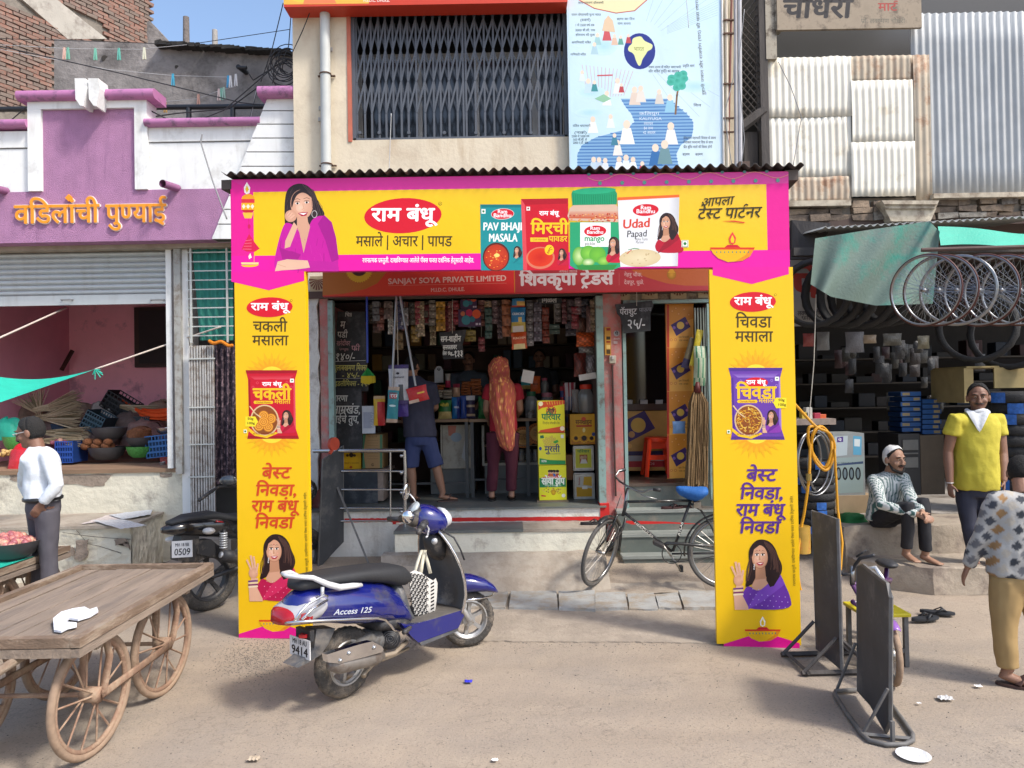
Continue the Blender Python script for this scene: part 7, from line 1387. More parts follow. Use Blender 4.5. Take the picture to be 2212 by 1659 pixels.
for k,(x,y,c,lb)in enumerate(((416,318,'#e0b8a8','pink peg, leftmost on the upper line'),(440,318,'#7ab8a0','green peg beside the pink one on the upper line'),(617,322,'#7ac0a8','pale green peg left of the middle of the upper line'),(770,322,'#6ab8a8','teal peg in the middle of the upper line'),(934,318,'#e0e0c8','cream peg, rightmost on the upper line'),(1120,488,'#4ab0d0','sky blue peg, leftmost on the middle line'),(1478,500,'#4aa8d8','bright blue peg at the end of the middle line'),(1493,500,'#e8e8e8','white peg at the end of the middle line'),(1528,490,'#e0e0e0','long white peg past the end of the middle line'),(1418,585,'#e0c8c0','pale peg, left of three on the lowest line'),(1435,580,'#88c0a8','green peg, middle of three on the lowest line'),(1450,575,'#a8c8b8','mint peg, right of three on the lowest line'),(1285,620,'#c89a88','pink brown peg near the black rail'),(1070,662,'#d8b070','yellow peg, leftmost on the lowest line'))):
 a=P(*zu(x,y),9.9);m_=MB();m_.cbox(a+Vector((-.008,0,-.06)),(.014,.02,.16),rot=(0,4,0));m_.cbox(a+Vector((.012,0,-.06)),(.014,.02,.16),rot=(0,-4,0));solo('clothes_peg',m_,M('peg_'+c[1:],srgb(c),.5),lb,'clothes peg','clothes pegs on the lines')
rope([P(1483,0,8.3),P(1488,60,8.3)],.004,WCB,'cable','thin white wire beside the chart at the top','cable');rope([P(845,245,8.4),P(843,300,8.45),P(840,385,8.45)],.005,WCB,'cable','white wire dangling from the gate down the cream wall','cable')
for lb,pts in(('grey wire looping down over the cream tin sheets',[(620,400),(700,560),(770,760),(715,1080)]),('grey wire following the conduits, left loop',[(340,60),(330,500),(270,740),(320,1080)]),('grey wire following the conduits, right loop',[(400,60),(360,440),(400,900),(380,1080)])):rope([P(1474.7+x/3,y/3,8.35)for x,y in pts],.005,M('grey_cable'),'cable',lb,'cable',0,'overhead cables')
def ZR(x,y):return(1474.667+x/3,553+y/3)
def ZT(x,y):return(1474.667+x/3,1106+y/3)
cs=thing('cycle_shop','dark open fronted cycle and tyre shop under a tin roof','shop',(5.2,9,0));br=lambda*a:bs(*a,cs);x_0=P(1560,900,8.6).x+.2
br('back_wall',x_0,10,11.4,11.5,0,4.6,M('shade_black_wall',(.03,.025,.022),.95));br('side_wall',x_0,x_0+.12,8.4,11.4,0,4.6,DBRW);br('ceiling',x_0,10,8.7,11.4,3.9,4.0,DBRW);br('floor',x_0,10,8.3,11.4,.3,.58,CONC)  # back wall blackened in colour to stand for the shop's deep shade
SB=M('worn_stone_platform',(.38,.32,.25),.92,var=.25,scale=3,bump=.7,bscale=12,dirt=((.2,.16,.13),.5,3));
def rough_block(name,pts,z0,z1,par,mat):
 m_=MB();n_=len(pts);ring=[]
 for i in range(n_):
  a,b_=Vector(pts[i]),Vector(pts[(i+1)%n_]);k_=max(2,int((b_-a).length/.12))
  for j in range(k_):p=a+(b_-a)*j/k_;ring.append(p)
 lv_=[z0+(z1-z0)*t for t in(0,.3,.6,.85,.97,1)];cen=sum((Vector(p)for p in pts),Vector((0,0)))/n_
 m_.loft([[((p.x-cen.x)*(1-(.02 if k==5 else 0))+cen.x+.025*noise.noise(Vector((p.x*3,p.y*3,z*5))),(p.y-cen.y)*(1-(.03 if k==5 else 0))+cen.y+.025*noise.noise(Vector((p.x*3,p.y*3,z*5+9))),z+.01*noise.noise(Vector((p.x*5,p.y*5,1))))for p in ring]for k,z in enumerate(lv_)]);return obj(name,m_,mat,par,world=True,smooth=30)
pf=thing('stone_platform','worn plastered stone platform and step before the cycle shop','platform',(4.5,7.7,0));xq=P(1822,1133,7.75).x
rough_block('platform',[(xq,7.72),(9,7.72),(9,8.6),(xq-.05,8.6)],0,.57,pf,SB);xs_=P(1862,1210,7.4).x;fs=G(2018,1286)
rough_block('step',[(xs_,7.5),(fs.x,fs.y),(9,fs.y-.05),(9,7.75),(xs_,7.75)],0,.26,pf,SB)
rt=thing('cycle_shop_roof','corrugated tin roof edge over the cycle shop','roof',(6,7.9,4));a=P(1775,492,7.9);b_=P(2260,466,7.9);m_=MB();m_.grid(lambda s_,t:(a.x+(b_.x-a.x)*s_,7.9+.9*t,a.z+(b_.z-a.z)*s_+.1*t+.013*math.sin((a.x+(b_.x-a.x)*s_)/.08*6.283)),300,2);o=obj('roof_sheet',m_,M('pale_tin',(.3,.31,.3),.55,metal=.2,var=.2),rt,smooth=True,world=True);o.modifiers.new('t','SOLIDIFY').thickness=.004
m_=MB();m_.prism([P(1710,475,8.5),P(1795,482,8.3),P(1770,560,8.3),P(1710,560,8.5)],(0,.05,0));obj('side_plank',m_,OLDW,rt,world=True)
obj('beam',MB().box((P(1715,545,8.2).x,8.2,P(1715,552,8.2).z),(8,8.3,P(1715,535,8.2).z)),OLDW,rt,world=True)
m_=MB();TQ=M('bright_teal_tarp',srgb('#18a48c'),.6,var=.1,scale=4,bump=.3);qa=[P(2026,489,7.85),P(2260,506,7.85),P(2260,530,7.7),P(2032,530,7.7)];m_.grid(lambda s_,t:(qa[0]*(1-s_)+qa[1]*s_)*(1-t)+(qa[3]*(1-s_)+qa[2]*s_)*t+Vector((0,.02*math.sin(s_*9),.015*math.sin(s_*7))),20,4);solo('tarpaulin',m_,TQ,'bright teal tarpaulin strip stretched under the tin roof at the right edge','tarpaulin',smooth=True)
tr_=[(1761,515),(1880,496),(2008,478),(2030,500)];tb_=[(1751,614),(1795,641),(1891,660),(2015,656)]
def tf_(s_,t):
 k=min(2,int(s_*3));f=s_*3-k;a=Vector(tr_[k])*(1-f)+Vector(tr_[k+1])*f;b_=Vector(tb_[k])*(1-f)+Vector(tb_[k+1])*f;c=a*(1-t)+b_*t;return P(c.x,c.y,7.55+.05*math.sin(s_*11+t*2)*t+.03*math.sin(s_*23))
m_=MB();m_.grid(tf_,48,10);solo('tarpaulin',m_,M('faded_teal_tarp',srgb('#6c8077'),.75,var=.15,scale=1.2,bump=.3,dirt=(srgb('#2a8f7e'),.45,1.3)),'faded grey teal tarpaulin hanging before the tyres','tarpaulin',smooth=True)
wb_=thing('cycle_shop_sign','white signboard with a red letter and phone number behind the hanging tyres','signboard',P(1755,700,8.75));q=rect(1705,545,1806,704,8.75);bs('board',q[0],q[1],8.75,8.78,q[2],q[3],M('sign_greyed_white',(.34,.33,.31),.7),wb_);A=Art((q[0],8.75,q[2]),(1,0,0),(0,0,1));A.text('पे',*ZR(705,265),ZR(900,0)[0],78,'#b8443a',bold=.05);A.text('लक्ष्मण चौधरी',*ZR(745,385),ZR(925,0)[0],15,'#3a3a44',bold=.02);A.text('९४२३४१९८३९',*ZR(770,412),ZR(915,0)[0],12,'#3a3a44',bold=.02);A.obj('lettering',wb_)
RUB=M('tyre_rubber',(.022,.022,.023),.75,var=.25,scale=30,bump=.6,bscale=70);CHR=M('chrome_rim',(.34,.34,.34),.3,metal=1,var=.1);RDR=M('maroon_rim',srgb('#4a1f18'),.55)
def tyre(Rr,r_,n_=40,tread=True):
 m_=MB();prof=[(-.9,.15),(-1,-.2),(-.8,-.75),(-.35,-1),(.35,-1),(.8,-.75),(1,-.2),(.9,.15)]
 for i in range(n_):
  a=2*math.pi*i/n_
  for px_,py_ in prof:
   rr=Rr-r_-py_*r_-(.006 if tread and i%2 and py_<-.7 else 0);m_.v.append((px_*r_,math.cos(a)*rr,math.sin(a)*rr))
 k=len(prof)
 for i in range(n_):
  for j in range(k):m_.face((i*k+j,i*k+(j+1)%k,((i+1)%n_)*k+(j+1)%k,((i+1)%n_)*k+j))
 return m_
TY=tyre(.31,.045).mesh('tyre',RUB,True);TYs=tyre(.26,.055,44).mesh('tyre',RUB,True)
for k,(u,v,Y,rz,lb)in enumerate(((1760,633,8.1,55,'thin black tyre hanging leftmost around the white sign'),(1800,632,8.15,35,'black tyre hanging second from the left'),(1830,634,8.1,30,'black tyre hanging under the faded tarpaulin, third'),(1862,636,8.2,42,'black tyre hanging under the faded tarpaulin, fourth'),(1895,634,8.15,38,'black tyre hanging under the faded tarpaulin, fifth'),(1925,630,8.2,30,'black tyre hanging just left of the wheel rims'),(2110,705,8.4,50,'large dark tyre hanging below the rims'),(2180,720,8.4,50,'large dark tyre hanging below the rims at the right edge'))):
 o=bpy.data.objects.new('tyre',TY);COL.objects.link(o);o.location=P(u,v,Y);o.rotation_euler=(0,0,R(rz));s_=1.25 if k<6 else 1.35;o.scale=(s_,s_,s_);tag(o,lb,'tyre','tyres hanging in the cycle shop')
rm=MB().torus((0,0,0),.315,.011,48,6,axis='X');sp=MB();hb=MB().cyl((-.04,0,0),(.04,0,0),.018,10)
for k in range(36):a=2*math.pi*k/36;b2=a+(.5 if k%2 else-.5);x=.035 if k%4<2 else-.035;sp.tube([(x,.018*math.cos(b2),.018*math.sin(b2)),(0,.31*math.cos(a),.31*math.sin(a))],.0016,3,cap=False)
rme=rm.mesh('rim',CHR,True);rmr=rm.mesh('rim',RDR,True);spe=sp.mesh('spokes',CHR);hbe=hb.mesh('hub',CHR,True)
for k,(u,lb,red)in enumerate(((1998,'leftmost of the hanging spoked rims',1),(2030,'second hanging spoked rim from the left',1),(2068,'third hanging spoked rim, half turned',0),(2118,'fourth hanging spoked rim',1),(2165,'fifth hanging spoked rim',1),(2205,'hanging spoked rim cut by the right edge',1))):
 t=thing('wheel_rim',lb,'wheel rim',P(u,627,6.6+.07*(k%3)),'spoked wheel rims hanging over the cycle shop',rot=(0,0,R(33+5*(k%3))))
 for nm,me in(('rim',rmr if red else rme),('inner_rim',rme),('spokes',spe),('hub',hbe)):
  o=bpy.data.objects.new(nm,me);COL.objects.link(o);o.parent=t
  if nm=='inner_rim':o.scale=(1.1,.975,.975)
solo('hanging_pole',MB().tube([P(1990,540,7.0),P(2260,532,6.7)],.02,8),M('rusty_pole',(.1,.06,.05),.7),'iron pole carrying the hanging tyres and rims','pole')
def tyre_stack(u,vs,Y,lab,grp,sc=1.0,x0=None):
 for k,v in enumerate(vs):
  p=P(u,v,Y);t=thing('tyre','%s, %s'%(lab,['topmost','second from the top','third from the top','fourth from the top','fifth from the top','sixth from the top','seventh from the top','eighth from the top','ninth from the top','tenth from the top','eleventh from the top','twelfth from the top'][k]),'tyre',p+Vector((random.uniform(-.02,.02),0,0)),grp,rot=(0,R(90),random.uniform(0,6)))
  o=bpy.data.objects.new('carcass',TYs);COL.objects.link(o);o.parent=t;o.scale=(sc,sc,sc)
  if(k%3)!=1 or sc>1.1:
   m_=MB();r_=.262*sc;n_=6;a0=random.uniform(-.3,.5);m_.grid(lambda s_,q_:(-(.04-.08*q_)*sc,0,0)and((-.045+.09*q_)*sc,math.cos(a0+.45*s_)*(r_+.004),math.sin(a0+.45*s_)*(r_+.004)),n_,1)
   a=t.rotation_euler.z;t.rotation_euler=(0,R(90),0);o2=obj('paper_band',m_,M('tyre_band_blue',srgb('#2a62b0'),.4,var=.4,scale=30),t);o2 .rotation_euler=(R(180+random.uniform(-25,30)),0,0)
tyre_stack(2195,[858+k*23 for k in range(12)],8.3,'tyre in the tall banded stack at the right edge','stacked tyres at the right edge',1.25)
tyre_stack(1757,[1002+k*17 for k in range(9)],7.95,'small tyre in the stack behind the right pillar','stacked tyres behind the arch pillar',.85)
cbx=thing('tyre_carton','open yellowish carton of tyres on top of the tall stack','carton',P(2150,850,8.5));q=rect(2085,790,2260,838,8.45);CT=M('ochre_cardboard',(.3,.23,.1),.8,var=.2);bs('flap',q[0]+.3,q[1],8.4,8.42,q[2],q[3]-.02,CT,cbx);bs('top',q[0],q[1],8.42,9.1,q[3]-.019,q[3],CT,cbx);q2=rect(2075,800,2095,870,8.5);bs('side',q2[0],q2[1],8.43,9.1,q2[2],q[3]-.02,CT,cbx)
def tb_box(u0,v0,u1,v1,lb,Y):return carton('blue_box',lb,u0,v0,u1,v1,Y,.3,'#1c4a80','#123058',cat='box',group='blue tube boxes on the black cabinet',prints=lambda A,w,h:A.poly([(w*.1,h*.2),(w*.45,h*.2),(w*.45,h*.8),(w*.1,h*.8)]if u0%2 else[(w*.6,h*.2),(w*.92,h*.2),(w*.92,h*.8),(w*.6,h*.8)],'#8a7a5a',px=False))
for k in range(8):tb_box(1945+(k%2)*3,846+k*11,1990,856+k*11,'blue tube box in the left pile on the cabinet, level %s'%'one two three four five six seven eight'.split()[7-k],9.0)
for k in range(7):tb_box(1992,862+k*11,2034-(k%2)*4,872+k*11,'blue tube box in the right pile on the cabinet, level %s'%'one two three four five six seven'.split()[6-k],8.98)
kb2=thing('black_cabinet','black cabinet with pale drawer boxes under the blue tube boxes','cabinet',P(1985,1060,8.9));q=rect(1942,937,1988,1070,8.9);bs('body',q[0],q[1],8.9,9.4,q[2],q[3],M('black_lacquer',(.02,.02,.022),.5),kb2);q2=rect(1989,940,2040,1068,8.9);bs('side_panel',q2[0],q2[1],8.9,9.4,q2[2],q2[3],M('brown_hardboard',(.1,.075,.05),.8),kb2)
for v in(950,978,988):q=rect(1950,v,1983,v+22 if v!=978 else v+3,8.89);bs('drawer_front',q[0],q[1],8.885,8.899,q[2],q[3],M('drawer_grey',(.14,.14,.13),.6),kb2)
gcb=thing('glass_counter','small shop counter with pasted cards and a tyre poster','counter',P(1834,1075,8.1));q=rect(1800,936,1868,1070,8.1);bs('body',q[0],q[1],8.1,8.5,q[2],q[3],M('counter_grey',(.25,.27,.27),.5,var=.2),gcb);bs('wood_base',q[0],q[1]+.1,8.08,8.5,P(1834,1108,8.1).z,q[2],M('shelf_board'),gcb);A=Art((q[0],8.1,q[2]),(1,0,0),(0,0,1))
for pts,c in(([(985,1170),(1070,1165),(1065,1290),(985,1300)],'#a8b4b8'),([(1000,1175),(1040,1170),(1040,1205),(1000,1208)],'#4a3078'),([(1105,1165),(1160,1170),(1158,1290),(1105,1288)],'#5a9ab8'),([(1112,1185),(1150,1188),(1148,1235),(1112,1232)],'#c8d0d0'),([(980,1310),(1170,1300),(1170,1530),(975,1540)],'#8a9a98'),([(980,1350),(1170,1330),(1170,1345),(980,1362)],'#3a4a6a')):A.poly([ZR(*z)for z in pts],c)
A.text('पे',*ZR(1008,1200),ZR(1030,0)[0],8,'#ffffff');A.text('ANY TERRAIN, ONE GRIP',*ZR(985,1348),ZR(1165,0)[0],6,'#2a3a4a')
for k in range(4):c=ZR(1010+k*42,1410);A.ell(*c,6,14,'#1c1c20');A.ell(*c,3,10,'#6a7a80')
A.obj('posters',gcb)
wsh=thing('tool_shelf','rough wooden shelf of tools behind the yellow hose','shelf',P(1760,900,7.9));q=rect(1705,905,1806,918,7.9);bs('board',q[0],q[1],7.9,8.3,q[2],q[3],M('worn_grey_wood'),wsh)
for k,(u,v,c,lb)in enumerate(((1733,890,'#c8a83a','small yellow tin on the tool shelf'),(1760,892,'#a82a44','crimson box on the tool shelf'),(1772,895,'#c85a2c','orange box at the end of the tool shelf'),(1742,880,'#c8c4b8','white bottle standing on the tool shelf'))):q=rect(u,v,u+14,906,8.0);solo('small_box',MB().rbox(((q[0]+q[1])/2,8.05,(q[2]+q[3])/2),(q[1]-q[0],.08,q[3]-q[2]),.006),M('toolbox_'+c[1:],srgb(c),.5),lb,'box')
for k,(u,v,ru,rv,lb)in enumerate(((1762,1000,38,70,'bare chrome rim leaning behind the hose, largest'),(1758,998,33,66,'bare chrome rim nested in the largest one'),(1772,1003,26,62,'bare chrome rim turned towards the street'),(1748,990,25,55,'bare chrome rim nearest the pillar'))):
 c=P(u,v,7.5+.05*k);e=[P(u+ru*math.cos(a),v+rv*math.sin(a),7.5+.05*k+.1*math.cos(a))for a in[2*math.pi*i/40 for i in range(40)]];solo('bare_rim',MB().tube(e,.012,6,closed=True),CHR,lb,'wheel rim','bare chrome rims behind the pillar',smooth=True)
hz=[ZR(722,955),ZR(800,1040),ZR(870,1110),ZR(950,1150),ZR(985,1240),ZR(960,1350),ZR(920,1388),ZR(860,1330),ZR(835,1240),ZR(850,1140),ZR(900,1105),ZR(955,1170),ZR(965,1270),ZR(920,1370),ZR(850,1290),ZR(815,1200),ZR(820,1110),ZR(870,1120),ZR(830,1200),ZR(820,1420),ZR(790,1650),ZT(765,120),ZT(745,330),ZT(765,510),ZT(825,550)]
YH=M('yellow_hose',srgb('#d89a1c'),.45,var=.1);m_=MB();pp=[P(*z,7.42+.03*math.sin(k*1.9))for k,z in enumerate(hz)];out=[]
for i in range(len(pp)-1):
 p0_,p1_,p2_,p3_=pp[max(0,i-1)],pp[i],pp[i+1],pp[min(len(pp)-1,i+2)]
 for j in range(5):t=j/5;out.append(.5*((2*p1_)+(p2_-p0_)*t+(2*p0_-5*p1_+4*p2_-p3_)*t*t+(3*p1_-p0_-3*p2_+p3_)*t**3))
m_.tube(out,.015,8);solo('air_hose',m_,YH,'looped yellow air hose hanging over the bare rims','hose',smooth=True)
rope([P(*ZR(985,1250),7.38),P(*ZR(1005,1640),7.36),P(*ZT(1035,200),7.3),P(*ZT(1020,430),7.25)],.013,YH,'air_hose','straight run of yellow hose falling right of the loops','hose')
solo('hose_nozzle',MB().cyl(P(*ZR(818,1410),7.38),P(*ZR(818,1455),7.38),.028,10),M('brass',(.5,.36,.12),.3,metal=.9),'brass coupling on the yellow hose','coupling')
rope([P(*ZR(865,250),7.7),P(*ZR(850,700),7.7),P(*ZR(820,1050),7.7)],.005,M('twine'),'rope','thin pale string hanging from the faded tarpaulin','string')
for k,(x,y,x2,y2,c,lb)in enumerate(((785,500,860,585,'#8a3a34','small red packet hanging under the tyres'),(875,490,960,610,'#6a6a6a','clear packet hanging under the tyres'),(1060,490,1185,625,'#5a5a60','larger clear bag of parts hanging under the tyres'),(1175,510,1265,565,'#8a7a66','folded brown paper hanging under the tyres'),(1305,500,1430,580,'#4a4840','dusty olive bag hanging under the tyres'),(1530,515,1610,600,'#6a6450','beige packet hanging under the rims'))):packet('parts_bag',lb,'packet',*ZR(x,y),*ZR(x2,y2),8.6,.06,lambda s_,t,c=c:c)
t_=[MB().rbox((0,0,.05),(.22,.2,.1),.008).mesh('parts_box',M('partsbox_'+c[1:],srgb(c),.7))for c in('#120e0c','#0e1118','#18100c','#2e1210','#0c0c0e','#1e1a14','#101a26')]  # box colours lowered to near-black, carrying the shade of the shop's depth
sv=thing('parts_shelves','dim shelves of cycle parts in the depth of the cycle shop','shelving',(5.5,11,.6))
for z in(1.0,1.35,1.7,2.05,2.4):bs('shelf',x_0+.2,9,10.6,11.1,z,z+.02,SHB,sv)
for z in(1.02,1.37,1.72,2.07,2.42):
 x=x_0+.5
 while x<8.8:
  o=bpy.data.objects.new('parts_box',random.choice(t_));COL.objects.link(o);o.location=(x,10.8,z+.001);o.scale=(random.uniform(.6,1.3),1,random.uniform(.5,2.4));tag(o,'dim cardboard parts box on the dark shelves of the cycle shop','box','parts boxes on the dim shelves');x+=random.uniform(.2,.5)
m_=MB();pile('green_cloth','crumpled green net cloth lying on the platform beside the seated man','cloth',1818,1112,1885,1130,7.85,M('green_net',srgb('#1c6a34'),.8,var=.3,bump=.6),12,.3,depth=.25)
for k in range(34):
 u_,v_=random.uniform(1800,2110),735+random.random()**2*130;packet('parts_bag','dim packet of cycle parts dangling in the dark of the cycle shop','packet',u_,v_,u_+16+k%9,v_+24+(k*5)%18,9.2+(k%5)*.25,.05,lambda s_,t,c=('#1c1c20','#241a18','#18181c','#2e2a22','#3a1a1c')[k%5]:c,group='dim packets of cycle parts',n=(4,5))  # packet colours darkened to carry the interior's shade
pnt=thing('paint_tin','old yellow and red striped tin under the tyres beside the pillar','tin',P(1742,1215,7.4));q=rect(1724,1140,1754,1198,7.4);obj('can',MB().lathe([(.09,0),(.09,q[3]-q[2])],20,c=((q[0]+q[1])/2,7.5,q[2]),cap=True),M('old_yellow_tin',srgb('#b8923c'),.5,var=.3,dirt=((.4,.08,.05),.4,6)),pnt,smooth=40,world=True)
class Tr:
 """a vertical reference plane in the place; w(x,y,o): the point seen at (x,y) of an enlarged view, o metres off the plane towards the viewer; L(x,o,z): local metres"""
 def __init__(s,a,b,u0,v0,k):
  s.a=Vector((a[0],a[1],0));b=Vector((b[0],b[1],0));s.d=(b-s.a).normalized();s.s=Vector((s.d.y,-s.d.x,0));s.q=(u0,v0,k)
  if s.s.y>0:s.s=-s.s
 def w(s,x,y,o=0):
  u,v=s.q[0]+x*s.q[2],s.q[1]+y*s.q[2];r=ray(u,v);e=Vector((0,0,2));t=(s.a+s.s*o-e).dot(s.s)/r.dot(s.s);return e+r*t
 def L(s,x,o,z):return s.a+s.d*x+s.s*o+Vector((0,0,z))
 def c(s,p):q=p-s.a;return(q.dot(s.d),q.dot(s.s),q.z)
def ringz(T,x,zb,zt,w,n=20,p=2.6,fl=0,rot=None):
 out=[]
 for i in range(n):
  a=2*math.pi*i/n;c_,s_=math.cos(a),math.sin(a);o=math.copysign(abs(c_)**(2/p),c_)*w;z=(zb+zt)/2+math.copysign(abs(s_)**(2/p),s_)*(zt-zb)/2;q=(x,o*(1-fl*max(0,s_)),z)
  out.append(T.L(*(rot(q)if rot else q)))
 return out
BLU=M('scooter_blue',srgb('#111a6a'),.2,var=.08,scale=2,dirt=((.05,.05,.09),.3,3),coat=.8,spec=.6);BPL=M('black_plastic',(.03,.03,.033),.55,var=.15,scale=10,dirt=((.14,.12,.1),.3,8));GPL=M('dusty_grey_plastic',(.085,.09,.1),.5,var=.3,scale=4,dirt=((.2,.18,.16),.4,5));SIL=M('silver_paint',(.62,.63,.64),.35,metal=.5,var=.05);ALW=M('alloy_wheel',(.42,.42,.42),.4,metal=.6,var=.15,dirt=((.25,.22,.18),.4,12));DTY=M('dusty_tyre',(.06,.055,.05),.85,var=.3,scale=20,bump=.8,bscale=60,dirt=((.2,.165,.13),.45,6));CHM=M('chrome',(.75,.75,.76),.1,metal=1)
T=Tr((-1.150,4.964),(-.348,5.964),618.06,1051.8,.28098);sc_=thing('scooter','dark blue scooter parked before the arch with a patterned bag hanging at its front','scooter',T.L(.6,0,0));so_=lambda n,m,mt,sm=True,**k:obj(n,m,mt,k.pop('par',sc_),smooth=sm,world=True,**k)
SEC=[(-.46,.61,.69,.05),(-.42,.59,.76,.1),(-.34,.575,.8,.145),(-.2,.55,.805,.18),(-.05,.505,.79,.2),(.1,.47,.765,.208),(.25,.44,.73,.2),(.37,.41,.67,.18),(.45,.39,.57,.155),(.5,.38,.47,.13)]
so_('body',MB().loft([ringz(T,*s_,fl=.28)for s_ in SEC]),BLU);so_('seat',MB().loft([ringz(T,*s_,p=3)for s_ in((-.4,.8,.84,.05),(-.37,.79,.86,.09),(-.28,.785,.868,.12),(-.1,.775,.862,.135),(.08,.755,.848,.142),(.28,.705,.83,.148),(.4,.66,.812,.14),(.48,.645,.785,.125),(.53,.66,.74,.1),(.55,.68,.71,.06))]),M('seat_vinyl',(.022,.023,.026),.65,var=.1,bump=.2,bscale=90))
so_('neck_panel',MB().loft([ringz(T,*s_)for s_ in((.4,.4,.68,.13),(.47,.39,.66,.11),(.52,.38,.5,.1),(.56,.38,.41,.1))]),GPL)
so_('floorboard',MB().loft([ringz(T,x,.355,z,.2,p=8)for x,z in((.4,.405),(.6,.4),(.8,.395),(.96,.39))]),M('floor_mat',(.1,.09,.08),.8,var=.25,scale=15))
for o in(.2,-.2):
 pts=[(.33,.44),(.42,.405),(.6,.395),(.92,.385),(.965,.34),(.9,.262),(.7,.262),(.49,.265),(.42,.33)];m_=MB();m_.prism([T.L(x,o-math.copysign(.05,o),z)for x,z in pts],T.s*math.copysign(.05,o));so_('side_sill',m_,BLU,30)
 m_=MB();m_.prism([T.L(x,o*.9,z)for x,z in((.5,.262),(.9,.258),(.88,.24),(.52,.235))],T.s*.02);so_('sill_trim',m_,GPL,False)
zt_=[(1.0,.80,.085),(.95,.825,.12),(.88,.855,.16),(.8,.885,.19),(.7,.92,.215),(.6,.942,.225),(.5,.95,.225),(.42,.945,.21),(.37,.93,.2)]
def shf(off,k=1):
 def f(a,b_):
  i=min(7,int(b_*8));t=b_*8-i;z,x,w=[zt_[i][j]*(1-t)+zt_[i+1][j]*t for j in range(3)];o=(a*2-1)*w;return T.L(x+.055*(1-(a*2-1)**2)+off,o,z)
 return f
so_('leg_shield_inner',MB().grid(shf(0),16,24),M('inner_shield_grey',(.07,.075,.085),.4,var=.35,scale=5,dirt=((.22,.2,.18),.3,4)))
so_('leg_shield',MB().grid(shf(.018),16,24),BLU)
for sg in(1,-1):so_('shield_tube',MB().tube([T.L(x+.005,sg*w*1.02,z)for z,x,w in zt_],.011,8),CHM)
so_('shield_cap',MB().tube([T.L(x,w*-1.0,z)for z,x,w in zt_[:1]]+[T.L(.86,0,1.0)]+[T.L(x,w,z)for z,x,w in zt_[:1]],.02,8),BLU)
so_('glove_panel',MB().loft([ringz(T,*s_)for s_ in((.79,.87,.95,.05),(.83,.8,.96,.08),(.89,.74,.96,.1))]),BPL);so_('ignition_lock',MB().cyl(T.w(1145,415,.1),T.w(1145,415,.1)-T.d*.02+T.s*.01,.022,14),SIL)
so_('nose_panel',MB().loft([ringz(T,*s_)for s_ in((1.02,.45,.72,.1),(1.05,.42,.7,.1),(1.08,.42,.6,.08))]),BLU)
def turn(cx,deg):
 c_,s_=math.cos(R(deg)),math.sin(R(deg));return lambda q:(cx+(q[0]-cx)*c_-q[1]*s_,(q[0]-cx)*s_+q[1]*c_,q[2])
t1=turn(.8,24);H=lambda x,o,z:T.L(*t1((x,o,z)))
so_('headset',MB().loft([ringz(T,*s_,rot=t1,p=2.3)for s_ in((.66,1.06,1.12,.05),(.7,1.0,1.165,.1),(.76,.96,1.185,.125),(.83,.95,1.17,.125),(.9,.97,1.13,.11),(.94,1.0,1.09,.07))]),BLU)
so_('headlight',MB().loft([ringz(T,*s_,rot=t1,p=2)for s_ in((.89,.985,1.15,.095),(.93,.99,1.14,.09),(.965,1.01,1.11,.07),(.98,1.04,1.08,.03))]),M('headlight_lens',(.6,.62,.64),.1,spec=.9,coat=.5));so_('meter',MB().cyl(H(.69,0,1.15),H(.675,0,1.165),.06,18),M('meter_dial',(.4,.45,.47),.2));so_('dash',MB().loft([ringz(T,*s_,rot=t1)for s_ in((.64,1.04,1.12,.07),(.67,1.02,1.16,.09),(.72,1.03,1.175,.09))]),BPL)
for sg in(1,-1):
 so_('grip',MB().tube([H(.66,sg*.22,1.05),H(.6,sg*.34,1.04)],[.02,.019],12),BPL);so_('bar',MB().tube([H(.74,sg*.1,1.06),H(.66,sg*.23,1.05)],.028,10),BPL);so_('brake_lever',MB().tube([H(.72,sg*.16,1.06),H(.73,sg*.2,1.03),H(.68,sg*.3,1.0),H(.66,sg*.33,1.0)],.007,6),SIL)
so_('front_indicator',MB().sph(T.w(935,230,.05),(.045,.03,.05),10,8),CHM)
so_('mirror',MB().tube([T.w(1005,140,-.22),T.w(985,95,-.24),T.w(950,55,-.26)],.006,6),SIL);m_=MB();c_=T.w(925,35,-.27);m_.sph((0,0,0),(.055,.018,.068),16,10,mtx=Matrix.Translation(c_)@Euler((R(10),0,R(70))).to_matrix().to_4x4());so_('mirror_head',m_,CHM);m_=MB();m_.sph((0,0,0),(.045,.006,.057),16,8,mtx=Matrix.Translation(c_-T.d*.02+T.s*.006)@Euler((R(10),0,R(70))).to_matrix().to_4x4());so_('mirror_glass',m_,M('mirror_glass',(.12,.13,.14),.1,metal=.5))
so_('meter_handguard',MB().tube([T.w(1190,330,.12),T.w(1290,390,.2),T.w(1340,480,.24),T.w(1370,560,.25)],.007,6),BPL)
